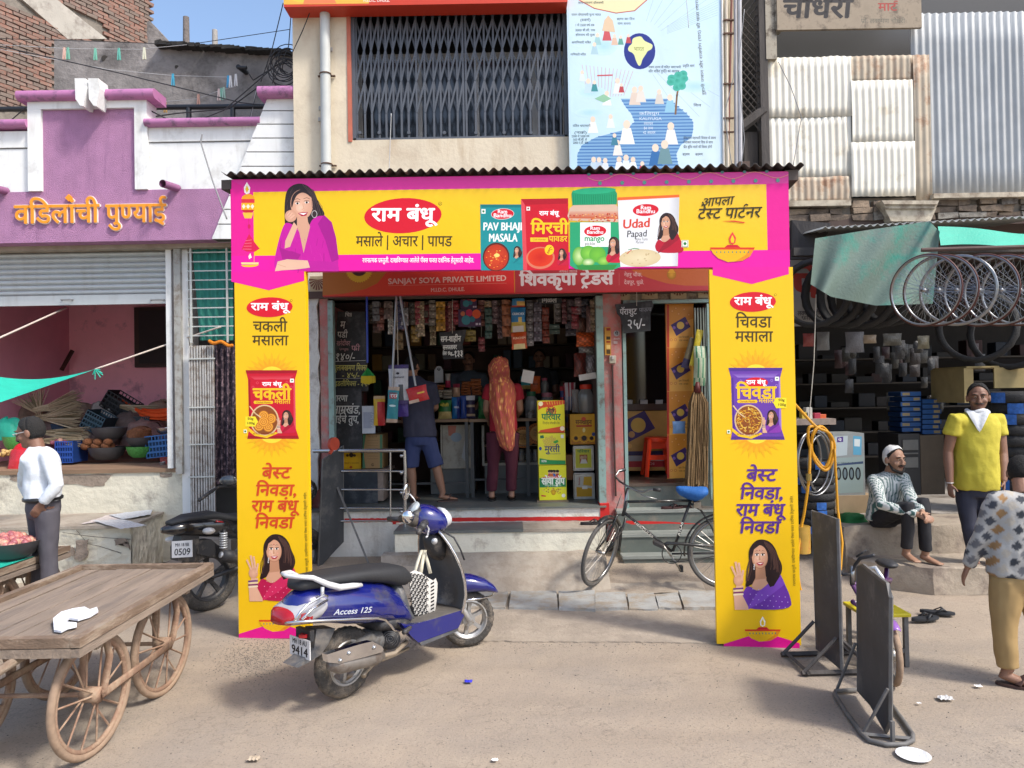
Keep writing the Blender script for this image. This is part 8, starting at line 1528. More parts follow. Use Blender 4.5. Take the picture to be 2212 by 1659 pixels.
def wheel(T,par,cx,cz,r,tw,rimr,ns,tyre_m,rim_m,rot=None,hub=.05):
 G_=lambda x,o,z:T.L(*(rot((x,o,z))if rot else(x,o,z)));m_=MB();n_=56;prof=[(-.8,rimr-r),(-1,-.55*(r-rimr)),(-.85,-.2*(r-rimr)),(-.45,-.04*(r-rimr)),(0,0),(.45,-.04*(r-rimr)),(.85,-.2*(r-rimr)),(1,-.55*(r-rimr)),(.8,rimr-r)]
 for i in range(n_):
  a=2*math.pi*i/n_
  for j,(po,pr)in enumerate(prof):rr=r+pr-(.006 if(i+(j%2))%2 and 1<j<7 else 0);m_.v.append(tuple(G_(cx+math.cos(a)*rr,po*tw,cz+math.sin(a)*rr)))
 k=len(prof)
 for i in range(n_):
  for j in range(k-1):m_.face((i*k+j,i*k+j+1,((i+1)%n_)*k+j+1,((i+1)%n_)*k+j))
 wh=obj('wheel',m_,tyre_m,par,smooth=True,world=True);m_=MB()
 for sg in(-1,1):m_.tube([G_(cx+math.cos(a)*(rimr-.004),sg*tw*.75,cz+math.sin(a)*(rimr-.004))for a in[2*math.pi*i/40 for i in range(40)]],.01,6,closed=True)
 m_.loft([[G_(cx+math.cos(a)*rr,oo,cz+math.sin(a)*rr)for rr,oo in((rimr-.006,-tw*.7),(rimr-.025,-tw*.4),(rimr-.025,tw*.4),(rimr-.006,tw*.7))]for a in[2*math.pi*i/40 for i in range(41)]],closed=False,cap=False)
 for i in range(ns):a=2*math.pi*i/ns+.3;b_=a+.16;m_.loft([[G_(cx+math.cos(q)*rr,oo,cz+math.sin(q)*rr)for q,oo in((a-w_,-.015),(b_+w_,-.015),(b_+w_,.02),(a-w_,.02))]for rr,w_ in((hub*.8,.3),(rimr*.6,.06),(rimr-.015,.04))])
 m_.cyl(G_(cx,-.04,cz),G_(cx,.045,cz),hub,20);m_.cyl(G_(cx,.045,cz),G_(cx,.07,cz),hub*.35,10);obj('rim',m_,rim_m,wh,smooth=30,world=True);return wh
wh1=wheel(T,sc_,-.0,.233,.233,.05,.145,6,DTY,ALW);t2=turn(1.22,33);wh2=wheel(T,sc_,1.22,.22,.22,.045,.15,6,DTY,ALW,t2)
so_('front_fender',MB().loft([ringz(T,*s_,rot=t2,p=2.4)for s_ in((1.08,.43,.56,.075),(1.14,.43,.58,.09),(1.25,.43,.57,.1),(1.36,.425,.53,.097),(1.43,.41,.48,.08),(1.46,.4,.44,.05))]),BLU);so_('fender_guard',MB().tube([T.w(1395,870,.1),T.w(1480,860,.12),T.w(1580,840,.1),T.w(1605,810,.02),T.w(1570,760,-.02)],.009,8),CHM)
for o in(.07,-.07):so_('fork',MB().tube([T.L(*t2((1.1,o,.45))),T.L(*t2((1.22,o,.22)))],[.022,.018],10),SIL)
m_=MB();m_.loft([ringz(T,*s_)for s_ in((-.5,.605,.66,.07),(-.46,.595,.71,.125),(-.38,.585,.735,.158),(-.29,.6,.77,.172),(-.26,.64,.755,.174))]);so_('tail_lens',m_,M('clear_tail_lens',(.4,.4,.42),.12,spec=.8));so_('tail_light',MB().loft([ringz(T,*s_)for s_ in((-.515,.61,.65,.06),(-.48,.6,.7,.11),(-.41,.592,.715,.15),(-.36,.592,.7,.16))]),M('tail_red',srgb('#a81420'),.15,spec=.7))
so_('grab_rail',MB().tube([T.L(*q)for q in((.02,.155,.76),(-.06,.17,.775),(-.16,.165,.785),(-.24,.15,.82),(-.33,.12,.875),(-.41,.07,.89),(-.43,0,.89),(-.41,-.07,.89),(-.33,-.12,.875),(-.24,-.15,.82),(-.1,-.165,.775),(.02,-.155,.76))],[.018,.024,.026,.024,.02,.018,.018,.018,.02,.024,.024,.018],10,flat=(.8,1.1)),M('white_silver',(.7,.71,.72),.4,metal=.2));
so_('side_guard',MB().tube([T.w(x,y,o)for x,y,o in((-25,1035,-.1),(0,1045,.1),(60,1040,.2),(300,1026,.23),(700,1008,.235),(760,1020,.235),(800,1060,.23),(830,1100,.22),(872,1108,.2))],.009,8),CHM);so_('side_guard',MB().tube([T.w(x,y,o)for x,y,o in((60,1035,.2),(110,960,.2),(170,900,.2),(290,832,.19),(320,840,.19),(318,870,.19),(200,940,.2),(120,1020,.21))],.008,8),CHM);so_('side_guard',MB().tube([T.w(x,y,-.14)for x,y in((5,1030),(30,930),(100,820),(120,795))],.007,6),CHM);so_('rail_strut',MB().tube([T.w(280,770,.17),T.w(278,830,.18)],.012,6),SIL)
so_('engine',MB().loft([ringz(T,*s_)for s_ in((-.04,.2,.34,.07),(.1,.2,.38,.1),(.25,.2,.4,.11),(.36,.24,.36,.09))]),M('engine_casting',(.17,.17,.17),.6,metal=.3,var=.3,dirt=((.1,.09,.08),.5,12)));so_('fan_cover',MB().cyl(T.w(800,1170,.08),T.w(800,1170,.13),.07,24),BPL)
m_=MB();[m_.torus(T.w(800,1170,.135),.014+.013*k,.003,20,4,axis='Y',mtx=None)for k in range(4)];so_('fan_grille',m_,GPL)
so_('exhaust_pipe',MB().tube([T.w(925,1190,.12),T.w(830,1280,.16),T.w(740,1300,.18),T.w(700,1300,.2)],.016,8),M('heated_pipe',(.4,.33,.25),.5,metal=.4));so_('muffler',MB().tube([T.w(740,1290,.2),T.w(690,1310,.2),T.w(400,1370,.2),T.w(330,1370,.2)],[.03,.05,.055,.03],14),M('steel_muffler',(.22,.2,.18),.5,metal=.5,var=.3,dirt=((.15,.12,.1),.5,9)))
m_=MB();m_.prism([T.w(x,y,.255)for x,y in((312,1290),(420,1255),(560,1212),(660,1188),(735,1225),(750,1250),(735,1272),(560,1320),(410,1358),(325,1350))],-T.s*.05);so_('muffler_shield',m_,CHM,False);[so_('shield_bolt',MB().cyl(T.w(x,y,.255),T.w(x,y,.262),.014,10),STL)for x,y in((482,1278),(675,1235),(415,1335))]
so_('kick_stand',MB().tube([T.w(740,1320,.08),T.w(660,1370,.1),T.w(605,1430,.12),T.w(595,1450,.14)],[.014,.014,.014,.02],8),M('heated_pipe'));so_('kick_stand',MB().tube([T.w(940,1240,.05),T.w(840,1290,.06),T.w(740,1330,.06)],.012,6),M('heated_pipe'));so_('footrest',MB().tube([T.w(960,1075,.18),T.w(930,1100,.24),T.w(905,1120,.26)],[.012,.018,.016],8),BPL);so_('swing_cover',MB().loft([ringz(T,*s_)for s_ in((.2,.4,.48,.15),(.3,.37,.5,.16),(.42,.36,.46,.16),(.5,.36,.4,.15))]),BPL)
m_=MB();m_.prism([T.w(x,y,.06)for x,y in((235,1095),(378,1088),(330,1200),(270,1290),(180,1345),(90,1392),(62,1382),(150,1310),(215,1240))],-T.s*.12);so_('mudguard',m_,GPL,False)
pn=-T.d;pc_=T.w(145,1222,0);pc_=pc_+pn*.04;plx_=T.s;m_=MB();hw,hh=.105,.06;m_.prism([pc_+plx_*a*hw+Vector((0,0,b_*hh))for a,b_ in((-1,-1),(1,-1),(1,1),(-1,1))],-pn*.006);npl=so_('number_plate',m_,M('plate_white',(.7,.7,.7),.4),False)
A=Art(pc_-plx_*hw-Vector((0,0,hh)),plx_,(0,0,1));A.text('MH 18 AU',.03,.08,.18,.045,'#1a1a22',bold=.02,px=False);A.text('9414',.02,.015,.19,.075,'#15151c',bold=.03,px=False);o=A.obj('lettering',sc_);m_=MB();p=T.w(160,1125,0)+pn*.03;m_.prism([p+plx_*a*.075+Vector((0,0,b_*.035))for a,b_ in((-1,-1),(1,-1),(1,1),(-1,1))],-pn*.03);so_('plate_bracket',m_,BPL,False);so_('reflector',MB().cbox(p+pn*.008+T.s*.02,(.05,.05,.02)),M('tail_red'),False)
A=Art(T.L(0,.225,0),T.d,(0,0,1),lift=.0);e0=T.c(T.w(365,985,.225));e1=T.c(T.w(672,958,.225));A.text('Access 125',e0[0],e0[2],e1[0]-.02,.05,'#b4bac4',bold=.02,px=False,y1=e1[2],slant=.3);A.obj('badge',sc_)
bg=thing('tote_bag','black and white geometric patterned bag hanging from the scooter\'s front hook','bag',T.w(1060,1015,.05));ol=[(950,660),(985,640),(1040,660),(1095,700),(1130,720),(1150,700),(1165,740),(1160,850),(1142,1000),(1085,1018),(1020,1005),(985,985),(962,880),(948,760)]
m_=MB();m_.loft([[T.w(1055+(x-1055)*k,840+(y-840)*k,o)for x,y in ol]for o,k in((-.06,.9),(-.05,.97),(.06,1),(.075,.95))]);obj('bag_body',m_,M('bag_white_cloth',(.62,.6,.56),.85,var=.08),bg,smooth=50,world=True)
A=Art(T.L(0,.077,0),T.d,(0,0,1));ik='#15161c';cx0,cy0,_=T.c(T.w(950,1015,.077));cx0,cz0=cx0,_
for i in range(7):
 for j in range(14):
  x=962+i*27+(j%2)*13;y=672+j*25+(x-950)*.12
  if not(952<x<1095 and y<1000):continue
  qq=lambda*p:[T.c(T.w(x+a*1.12,y+b_*1.12,.077))[0::2]for a,b_ in p];A.poly(qq((0,-11),(11,-5),(0,1),(-11,-5)),ik,px=False,up=False);A.poly(qq((0,-7),(5,-5),(0,-2),(-5,-5)),'#d8d4cc',px=False,up=False)if i%2 else None;A.poly(qq((-12,-3),(-2,3),(-2,13),(-12,7)),ik,px=False,up=False);A.poly(qq((4,4),(11,0),(11,7),(4,11)),ik,px=False,up=False)
for j in range(9):x,y=1112,740+j*28;A.poly([T.c(T.w(a,b_,.077))[0::2]for a,b_ in((x,y),(x+26,y-14),(x+26,y-2),(x,y+12))],ik,px=False)
A.obj('pattern',bg)
for x0,x1 in((985,1035),(1035,1060),(1110,1065)):obj('handle',MB().tube([T.w(x0,665,.05),T.w((x0+x1)/2,580,.04),T.w(x1,505,.0),T.w(x1+5,488,-.01)],.011,6,flat=(.5,1.3)),M('cream_webbing',(.6,.56,.44),.8),bg,smooth=True,world=True)
BK=M('bicycle_black',(.02,.022,.024),.35,var=.15,coat=.3,dirt=((.12,.1,.08),.3,14));SPK=M('spoke_steel',(.4,.38,.35),.35,metal=.9)
TB=Tr((.745,7.43),(2.1,7.33),1225.3,997.6,.20915);bc_=thing('bicycle','old black roadster bicycle with a blue saddle cover leaning by the shop steps','bicycle',TB.L(.6,0,0));bo=lambda n,m,mt,sm=True,par=bc_:obj(n,m,mt,par,smooth=sm,world=True)
def spoked(c,nrm,r,par,tm,rimm,tr=.019,ns=32,spm=SPK,sr=.0016,nm='wheel'):
 n_=Vector(nrm).normalized();u=n_.orthogonal().normalized();w=n_.cross(u);pt=lambda a,rr,o=0:c+u*(math.cos(a)*rr)+w*(math.sin(a)*rr)+n_*o
 t=obj(nm,MB().tube([pt(2*math.pi*i/48,r-tr)for i in range(48)],tr,8,closed=True,up=n_),tm,par,smooth=True,world=True)
 obj('rim',MB().tube([pt(2*math.pi*i/48,r-tr*2.2)for i in range(48)],tr*.75,6,closed=True,up=n_),rimm,t,smooth=True,world=True);m_=MB();h_=.02 if ns>20 else.045
 for i in range(ns):a=2*math.pi*i/ns;m_.tube([pt(a+(.35 if i%2 else-.35)*(ns>20),h_,.03 if i%4<2 else-.03),pt(a,r-tr*2.3)],sr,4,cap=False)
 obj('spokes',m_,spm,t,world=True);obj('hub',MB().cyl(c-n_*.05,c+n_*.05,h_,10),spm,t,smooth=True,world=True);return t
fr_ax=TB.w(345,935,0);nW=Vector((.78,-.56,-.24));w1=spoked(fr_ax,nW,.352,bc_,M('grey_tyre',(.09,.085,.08),.85,var=.2,scale=30),CHR);w2=spoked(TB.w(1612,935,0),TB.s+Vector((0,0,.06)),.352,bc_,M('grey_tyre'),CHR)
tubes=[('frame',[(612,400),(595,480),(575,560)],.018),('frame',[(615,412),(1270,402)],.014),('frame',[(585,520),(1080,925)],.015),('frame',[(1275,395),(1090,925)],.015),('frame',[(1270,430),(1380,500),(1475,640),(1612,935)],.01),('frame',[(1080,950),(1612,945)],.01),('seat_post',[(1275,400),(1290,330)],.013),('chain_guard',[(990,865),(1030,840),(1200,848),(1300,860),(1580,870)],.016),('chain',[(1060,1030),(1150,1035),(1560,970)],.006),('rear_stand',[(1612,945),(1590,1200),(1585,1340)],.008)]
for nm,ps,r_ in tubes:bo(nm,MB().tube([TB.w(*p,.0 if nm!='chain_guard' else.05)for p in ps],r_,8),BK)
sa=(TB.w(612,300,0)-TB.w(570,560,0)).normalized()
for o in(-.05,.05):bo('fork',MB().tube([TB.w(560,560,0)+nW*o,TB.w(520,680,0)+nW*o*1.1,TB.w(430,830,0)+nW*o,fr_ax+nW*o],[.014,.012,.01,.009],8),BK)
for o in(-.055,.055):bo('fork_stay',MB().tube([TB.w(500,640,0)+nW*o,fr_ax+nW*o],.005,6),BK)
bo('steerer',MB().tube([TB.w(575,560,0),TB.w(625,270,0)],.014,8),CHR);nb=Vector((.8,-.6,-.12)).normalized()
bo('handlebar',MB().tube([TB.w(595,80,-.22),TB.w(530,95,-.2),TB.w(495,150,-.16),TB.w(540,200,-.08),TB.w(625,255,0),TB.w(720,300,.08),TB.w(790,312,.14),TB.w(850,290,.2),TB.w(900,285,.24)],.011,8),CHR);bo('grip',MB().tube([TB.w(540,92,-.21),TB.w(600,80,-.23)],.017,8),BPL);bo('grip',MB().tube([TB.w(890,285,.24),TB.w(965,292,.27)],.017,8),BPL);bo('brake_lever',MB().tube([TB.w(530,200,-.05),TB.w(650,275,.02),TB.w(720,310,.06),TB.w(800,355,.1),TB.w(925,385,.15)],.006,6),CHR);bo('brake_rod',MB().tube([TB.w(560,330,.03),TB.w(480,560,.03)],.004,5),BK)
def fender(c,nrm,r,a0,a1,w_,up_,par,mt):
 n_=Vector(nrm).normalized();z=Vector((0,0,1));z=(z-n_*z.dot(n_)).normalized();x=z.cross(n_);x=x if x.x>0 else-x;m_=MB();m_.grid(lambda s_,t:c+(x*math.cos(R(a0+(a1-a0)*s_))+z*math.sin(R(a0+(a1-a0)*s_)))*(r+.012*math.sin(math.pi*t))+n_*(t-.5)*w_,30,6);o=obj('mudguard',m_,mt,par,smooth=True,world=True);o.modifiers.new('t','SOLIDIFY').thickness=.002;return o
fender(fr_ax,nW,.375,-8,118,.06,0,bc_,BK);fender(TB.w(1612,935,0),TB.s,.378,20,185,.06,0,bc_,BK)
bo('chainring',MB().torus(TB.w(1080,950,.05),.095,.006,30,5),BK);bo('crank',MB().tube([TB.w(1075,975,.08),TB.w(985,855,.09)],.009,6),SPK);bo('crank',MB().tube([TB.w(1080,975,-.05),TB.w(1170,1125,-.06)],.009,6),SPK);bo('pedal',MB().cbox(TB.w(940,850,.13),(.1,.08,.03),rot=(10,25,0)),BPL,False);bo('pedal',MB().cbox(TB.w(1175,1100,-.1),(.03,.07,.06)),BPL,False)
bo('saddle',MB().loft([[TB.w(x,(zt+zb)/2,0)+TB.s*(w_*math.cos(a))+Vector((0,0,math.sin(a)*(zb-zt)/2*.20915*7.4/1600))for a in[2*math.pi*i/16 for i in range(16)]]for x,zt,zb,w_ in((1125,255,300,.02),(1160,250,345,.045),(1240,252,385,.07),(1320,258,410,.1),(1380,255,385,.115),(1440,260,340,.09))]),M('blue_saddle_cover',srgb('#1f5fa8'),.7,var=.15,bump=.4,bscale=25));bo('carrier',MB().box((0,-.06,0),(.42,.06,.015),Matrix.Translation(TB.w(1350,485,0))),SPK,False);bo('saddle_spring',MB().cbox(TB.w(1330,440,0),(.07,.12,.06)),SPK,False)
A=Art(TB.L(0,.02,0),TB.d,(0,0,1));gg=lambda x,y:TB.c(TB.w(x,y,.02))[0::2];a,b_=gg(690,630),gg(880,785);A.text('HERCULES',*a,b_[0],.026,'#cfcbc0',y1=b_[1],bold=.03,px=False);a,b_=gg(1160,765),gg(1200,625);A.text('ATLAS',*a,b_[0],.03,'#d8d8d0',y1=b_[1],bold=.04,px=False);A.obj('lettering',bc_)
TM=Tr((-2.93,7.02),(-2.2,8.05),347,1008.4,.19616);mc=thing('motorcycle','black motorcycle half hidden behind the left arch pillar','motorcycle',TM.L(.4,0,0));mo=lambda n,m,mt,sm=True:obj(n,m,mt,mc,smooth=sm,world=True);BLG=M('gloss_black',(.012,.012,.014),.18,coat=.7)
wheel(TM,mc,.02,.31,.31,.06,.21,5,DTY,BPL);wheel(TM,mc,1.12,.31,.31,.045,.22,5,DTY,BPL)
q_=lambda x,y,o=.08:TM.c(TM.w(x,y,o));mo('tail_cowl',MB().loft([ringz(TM,*s_)for s_ in((-.42,.8,.85,.03),(-.3,.76,.88,.1),(-.1,.72,.91,.13),(.1,.68,.9,.14),(.3,.62,.84,.13))]),BLG);mo('seat',MB().loft([ringz(TM,*s_)for s_ in((-.36,.86,.9,.05),(-.2,.87,.94,.1),(.05,.85,.94,.12),(.25,.8,.88,.12),(.5,.78,.86,.13),(.62,.8,.9,.1))]),M('seat_vinyl'));mo('tank',MB().loft([ringz(TM,*s_)for s_ in((.55,.8,.92,.1),(.65,.78,1.02,.15),(.85,.78,1.06,.17),(1.05,.8,1.03,.13),(1.12,.85,.98,.08))]),BLG);mo('engine',MB().loft([ringz(TM,*s_)for s_ in((.35,.28,.5,.1),(.5,.25,.62,.14),(.8,.25,.65,.14),(.95,.35,.55,.08))]),M('engine_casting'));mo('frame_tube',MB().tube([TM.L(0,.1,.33),TM.L(.45,.1,.38),TM.L(.6,.09,.7)],.022,8),BPL)
mo('headlight',MB().sph(TM.L(1.2,0,1.0),(.12,.12,.12)),BLG);mo('fork',MB().tube([TM.L(1.0,.08,1.0),TM.L(1.12,.08,.31)],.022,8),SIL);mo('handlebar',MB().tube([TM.w(420,370,.36),TM.w(560,270,.33),TM.w(640,220,.2),TM.L(1.05,0,1.08),TM.L(.98,-.36,1.1)],[.017,.017,.012,.012,.015],8),BPL);mo('mirror',MB().sph(TM.w(750,150,.2),(.09,.03,.05)),M('mirror_glass'))
mo('muffler',MB().tube([TM.w(670,970,.2),TM.w(760,985,.2),TM.w(860,1010,.2)],[.058,.062,.05],16),BPL);mo('muffler_tip',MB().cyl(TM.w(668,970,.2),TM.w(660,968,.2),.03,14),SIL);m_=MB();[m_.torus(TM.w(692,730+k*26,.14),.03,.008,14,6,axis='Z')for k in range(7)];mo('shock_spring',m_,SIL);mo('shock',MB().tube([TM.w(700,690,.14),TM.w(690,930,.14)],.015,8),BPL)
for x,y,o in((530,705,.2),(118,802,-.17)):mo('indicator',MB().sph(TM.w(x,y,o),(.06,.045,.032)),M('clear_indicator',(.6,.58,.55),.15,spec=.8));
mo('rear_fender',MB().prism([TM.w(x,y,.07)for x,y in((250,730),(430,680),(420,850),(370,1050),(200,1040),(200,900))],-TM.s*.14),BPL,False);mo('hugger',MB().prism([TM.w(x,y,.07)for x,y in((430,810),(560,800),(650,880),(600,1000),(480,980),(400,960))],-TM.s*.12),BPL,False);mo('red_trim',MB().tube([TM.w(610,600,.145),TM.w(690,610,.13)],.008,5),M('tail_red'))
pc2=TM.w(268,900,.11)-TM.d*.03;pn=(-TM.d+TM.s*.35).normalized();px_=Vector((-pn.y,pn.x,0));px_=px_ if px_.x>0 else-px_;m_=MB();m_.prism([pc2+px_*a*.11+Vector((0,0,b_*.075+a*.01))for a,b_ in((-1,-1),(1,-1),(1,1),(-1,1))],-pn*.006);mo('number_plate',m_,M('plate_white'),False)
A=Art(pc2-px_*.11-Vector((0,0,.085)),px_,(0,0,1));A.n=pn;A.text('MH 18 BB',.04,.105,.19,.04,'#33333c',px=False,bold=.02,y1=.118);A.text('0509',.025,.025,.2,.085,'#15151c',px=False,bold=.01,y1=.04,slant=.2);A.obj('lettering',mc)
CW=M('weathered_cart_wood',(.25,.195,.15),.85,var=.3,scale=4,bump=.5,bscale=25,stretch=(3,.35,3),dirt=((.17,.135,.11),.4,3));CW2=M('edge_rail_wood',(.21,.145,.1),.8,var=.35,scale=5,bump=.5,stretch=(1,.5,2),dirt=((.3,.24,.18),.45,5));IR=M('rusty_dusty_iron',(.27,.165,.11),.85,var=.3,scale=12,bump=.4,dirt=((.36,.26,.18),.5,7));CTY=M('dusty_brown_tyre',(.3,.21,.145),.9,var=.2,scale=15,bump=.3)
def cart(label,x0,x1,y0,y1,h,front=True,back=True,wheels=(),np=7):
 t=thing('handcart',label,'handcart',((x0+x1)/2,(y0+y1)/2,0));ob=lambda n,a,b_,m,j=.003:obj(n,MB().box(a,b_,j=j),m,t,world=True);w=(x1-x0-.1)/np
 for k in range(np):ob('plank',(x0+.05+w*k+.003,y0+.05,h-.055+random.uniform(-.003,.003)),(x0+.05+w*(k+1)-.003,y1-.05,h-.03+random.uniform(-.003,.003)),CW)
 for a,b_ in(((x0,y0,h-.05),(x0+.048,y1,h)),((x1-.048,y0,h-.05),(x1,y1,h)),((x0+.05,y0,h-.05),(x1-.05,y0+.048,h)),((x0+.05,y1-.048,h-.05),(x1-.05,y1,h))):ob('edge_rail',a,b_,CW2);ob('edge_batten',(a[0]-.0,a[1]-.0,h-.1),(b_[0]+.0,b_[1]+.0,h-.057),CW)
 for y in(y0+.3,(y0+y1)/2,y1-.3):ob('cross_beam',(x0+.06,y-.03,h-.15),(x1-.06,y+.03,h-.102),CW2)
 for(wx,wy,r_,yaw)in wheels:
  c=Vector((wx,wy,r_));n_=Vector((math.cos(R(yaw)),math.sin(R(yaw)),0));spoked(c,n_,r_,t,CTY,IR,.022,14,IR,.0065)
  for sg in(-1,1):obj('fork_bar',MB().tube([(wx+sg*.07,wy+.02,h-.12),(wx+sg*.075,wy+.05,r_+.2),(wx+sg*.06,wy+.02,r_+.04),(wx+sg*.05,wy,r_)],.012,6,flat=(.5,2)),IR,t,smooth=True,world=True)
 if len(wheels)>1:
  for wx in{q[0]for q in wheels}:ys_=[q[1]for q in wheels if q[0]==wx];obj('side_bar',MB().tube([(wx+.06,min(ys_),wheels[0][2]),(wx+.06,max(ys_),wheels[0][2])],.012,6,flat=(2.2,.5)),IR,t,smooth=True,world=True)
  for wy in{q[1]for q in wheels}:xs2=[q[0]for q in wheels if abs(q[1]-wy)<.05];obj('axle',MB().cyl((min(xs2),wy,wheels[0][2]),(max(xs2),wy,wheels[0][2]),.014,8),IR,t,world=True)
 return t
hc=cart('empty four wheeled wooden handcart with rusty spoked wheels in the left foreground',-3.26,-2.25,3.83,5.55,.78,wheels=((-2.4,4.2,.345,-6),(-2.4,5.05,.345,-6),(-3.1,4.2,.345,-6),(-3.1,5.05,.345,-6)))
for x in(-2.62,-2.95):obj('handle',MB().tube([(x,4.1,.66),(x+.02,3.85,.66),(x+(.03 if x>-2.8 else 0),3.45,.64)],[.022,.024,.026],8),CW2,hc,smooth=True,world=True)
cn=G(120,1340,.75);m_=MB();ol=[G(x*.28106,1192.8+y*.28106,.76)for x,y in((408,540),(470,470),(560,445),(650,432),(690,450),(745,438),(755,462),(690,500),(600,530),(530,520),(500,548),(590,552),(590,580),(520,595),(470,620),(415,610))]
i0=len(m_.v);m_.prism([(p.x,p.y,.757+.02*abs(noise.noise(Vector((p.x*9,p.y*9,0)))))for p in ol],(0,0,.012));solo('crumpled_paper',m_,M('crumpled_white_paper',(.75,.77,.82),.7,var=.15,scale=20,bump=.8,bscale=15),'crumpled white printed plastic sheet lying on the empty handcart','paper',smooth=30)
c2_=cart('second handcart cut by the left edge carrying a basin of onions',-4.9,-3.95,5.55,6.6,.72,wheels=((-4.12,5.8,.34,-6),(-4.12,6.35,.34,-6)),np=5)
o_=P(22,1130,6.05);bs_=solo('basin',MB().lathe([(.1,0),(.17,.04),(.215,.11),(.235,.15),(.225,.15),(.16,.05),(.001,.03)],28,c=(o_.x,6.05,.725)),BKB,'wide dark basin heaped with onions on the second handcart','basin',smooth=50)
ome=[MB().sph((0,0,0),(.03,.03,.027),10,7).mesh('onion',M('onion_'+c,srgb(cc),.45,var=.3,scale=30),True)for c,cc in(('rose','#c07a72'),('dun','#c99a84'),('plum','#a05a60'))]
for k in range(110):
 a=random.uniform(0,6.28);r_=.18*math.sqrt(random.random());z=.725+.13+(.18-r_)*.45+random.uniform(-.015,.01);o=bpy.data.objects.new('onion',random.choice(ome));COL.objects.link(o);o.location=(o_.x+r_*math.cos(a),6.05+r_*math.sin(a),z);o.rotation_euler=(random.random()*3,random.random()*3,0);tag(o,'pinkish onion heaped in the wide basin on the second handcart','onion','onions in the wide basin')
m_=MB();a=P(-20,1160,5.9);m_.grid(lambda s_,t:(-4.7+.75*s_,5.6+.5*t,.728-.05*(t<.1)+.006*math.sin(s_*20)),14,6);solo('teal_cloth',m_,TP,'teal plastic cloth under the basin of onions','cloth',smooth=True)
BBD=M('worn_black_board',(.05,.054,.06),.7,var=.3,scale=3,dirt=((.12,.115,.11),.35,3),streak=((.14,.13,.12),.4,6));BFR=M('scuffed_board_frame',(.13,.125,.12),.6,var=.3,scale=12)
def stand_board(label,N,Fp,outline,loop=None,feet=None,th=.02):
 dr=(Vector((*N,0))-Vector((*Fp,0))).normalized();A=Art(Vector((*Fp,0)),dr,(0,0,1));pts=[A.px(*p)for p in outline];n_=A.n;t=thing('board_stand',label,'board',(Vector((*N,0))+Vector((*Fp,0)))/2);W=lambda x,z,o=0:A.o+A.ux*x+Vector((0,0,z))+n_*o
 m_=MB();m_.prism([W(*p)for p in pts],-n_*th);obj('board',m_,BBD,t,world=True);obj('frame',MB().tube([W(x,z,-th/2)for x,z in pts],.013,4,closed=True),BFR,t,world=True);xs=[p[0]for p in pts];return t,W,min(xs),max(xs)
N1,F1=G(1816,1462),G(1763,1418);t,W,xa,xb_=stand_board('black sign board on a splayed wooden stand nearest the right arch pillar',(N1 .x,N1 .y),(F1 .x,F1 .y),[(1753,1103),(1807,1121),(1816,1447),(1763,1402)])
for x in(xa+.02,xb_-.03):obj('foot',MB().tube([W(x,.02,-.26),W(x,.02,.26)],.02,4),OLDW,t,world=True);[obj('strut',MB().tube([W(x,.03,s_*.24),W(x,.26,s_*.01)],.014,4),OLDW,t,world=True)for s_ in(-1,1)]
obj('foot_bar',MB().tube([W(xa,.03,.22),W(xb_,.03,.22)],.016,4),OLDW,t,world=True)
N2,F2=G(1916,1592),G(1851,1503);t,W,xa,xb_=stand_board('near black sign board with cut top corner on a bent tube base at the right',(N2 .x,N2 .y),(F2 .x,F2 .y),[(1850,1223),(1862,1221),(1913,1262),(1921,1290),(1920,1560),(1911,1580),(1898,1556),(1880,1524),(1852,1493)])
ZZ=lambda x,y:G(*ZT(x,y),.02);lp=[ZZ(*p)for p in((1140,1150),(990,1160),(985,1180),(1060,1300),(1165,1440),(1210,1480),(1320,1508),(1440,1505),(1490,1480),(1490,1440),(1420,1340),(1345,1240))];obj('tube_base',MB().tube(lp,.014,8),BFR,t,smooth=True,world=True);obj('base_bar',MB().tube([ZZ(1175,1440),ZZ(1480,1470)],.012,4),BFR,t,world=True)
obj('strut',MB().tube([ZZ(1170,1435),W(xb_-.03,.3,.01)],.01,5),BFR,t,world=True);obj('strut',MB().tube([ZZ(1000,1150),W(xa+.02,.35,.01)],.01,5),BFR,t,world=True);obj('post',MB().tube([W(xb_-.03,.0,-.01),W(xb_-.03,.12,-.01)],.014,5),BFR,t,world=True)
N3,F3=G(686,1236,.12),G(739,1186,.3);t,W,xa,xb_=stand_board('tall dark board leaning on its stand just inside the left pillar',(N3 .x,N3 .y),(F3 .x,F3 .y),[(739,963),(739,1170),(686,1228),(696,993)]);obj('strut',MB().tube([W(xa+.1,1.0,-.02),W(xa+.1,.15,-.5)],.015,4),BFR,t,world=True);
rp=thing('red_disc_sign','small red disc ornament clamped on top of the tall dark board','ornament',P(*ZD(400,480),7.9));obj('disc',MB().cyl(P(*ZD(405,385),7.9),P(*ZD(405,385),7.9)+Vector((.03,-.02,0)),.07,20),M('red_orange_paint',srgb('#b8442c'),.5),rp,world=True);obj('clamp',MB().tube([P(*ZD(420,430),7.9),P(*ZD(370,510),7.85)],.02,6),M('red_orange_paint'),rp,world=True)
PB=M('purple_paint',srgb('#5a2f66'),.35,coat=.4,var=.1);kbk=thing('small_bicycle','purple child\'s bicycle squeezed between the two right hand sign boards','bicycle',(2.75,5.5,0));ko=lambda n,m,mt:obj(n,m,mt,kbk,smooth=True,world=True)
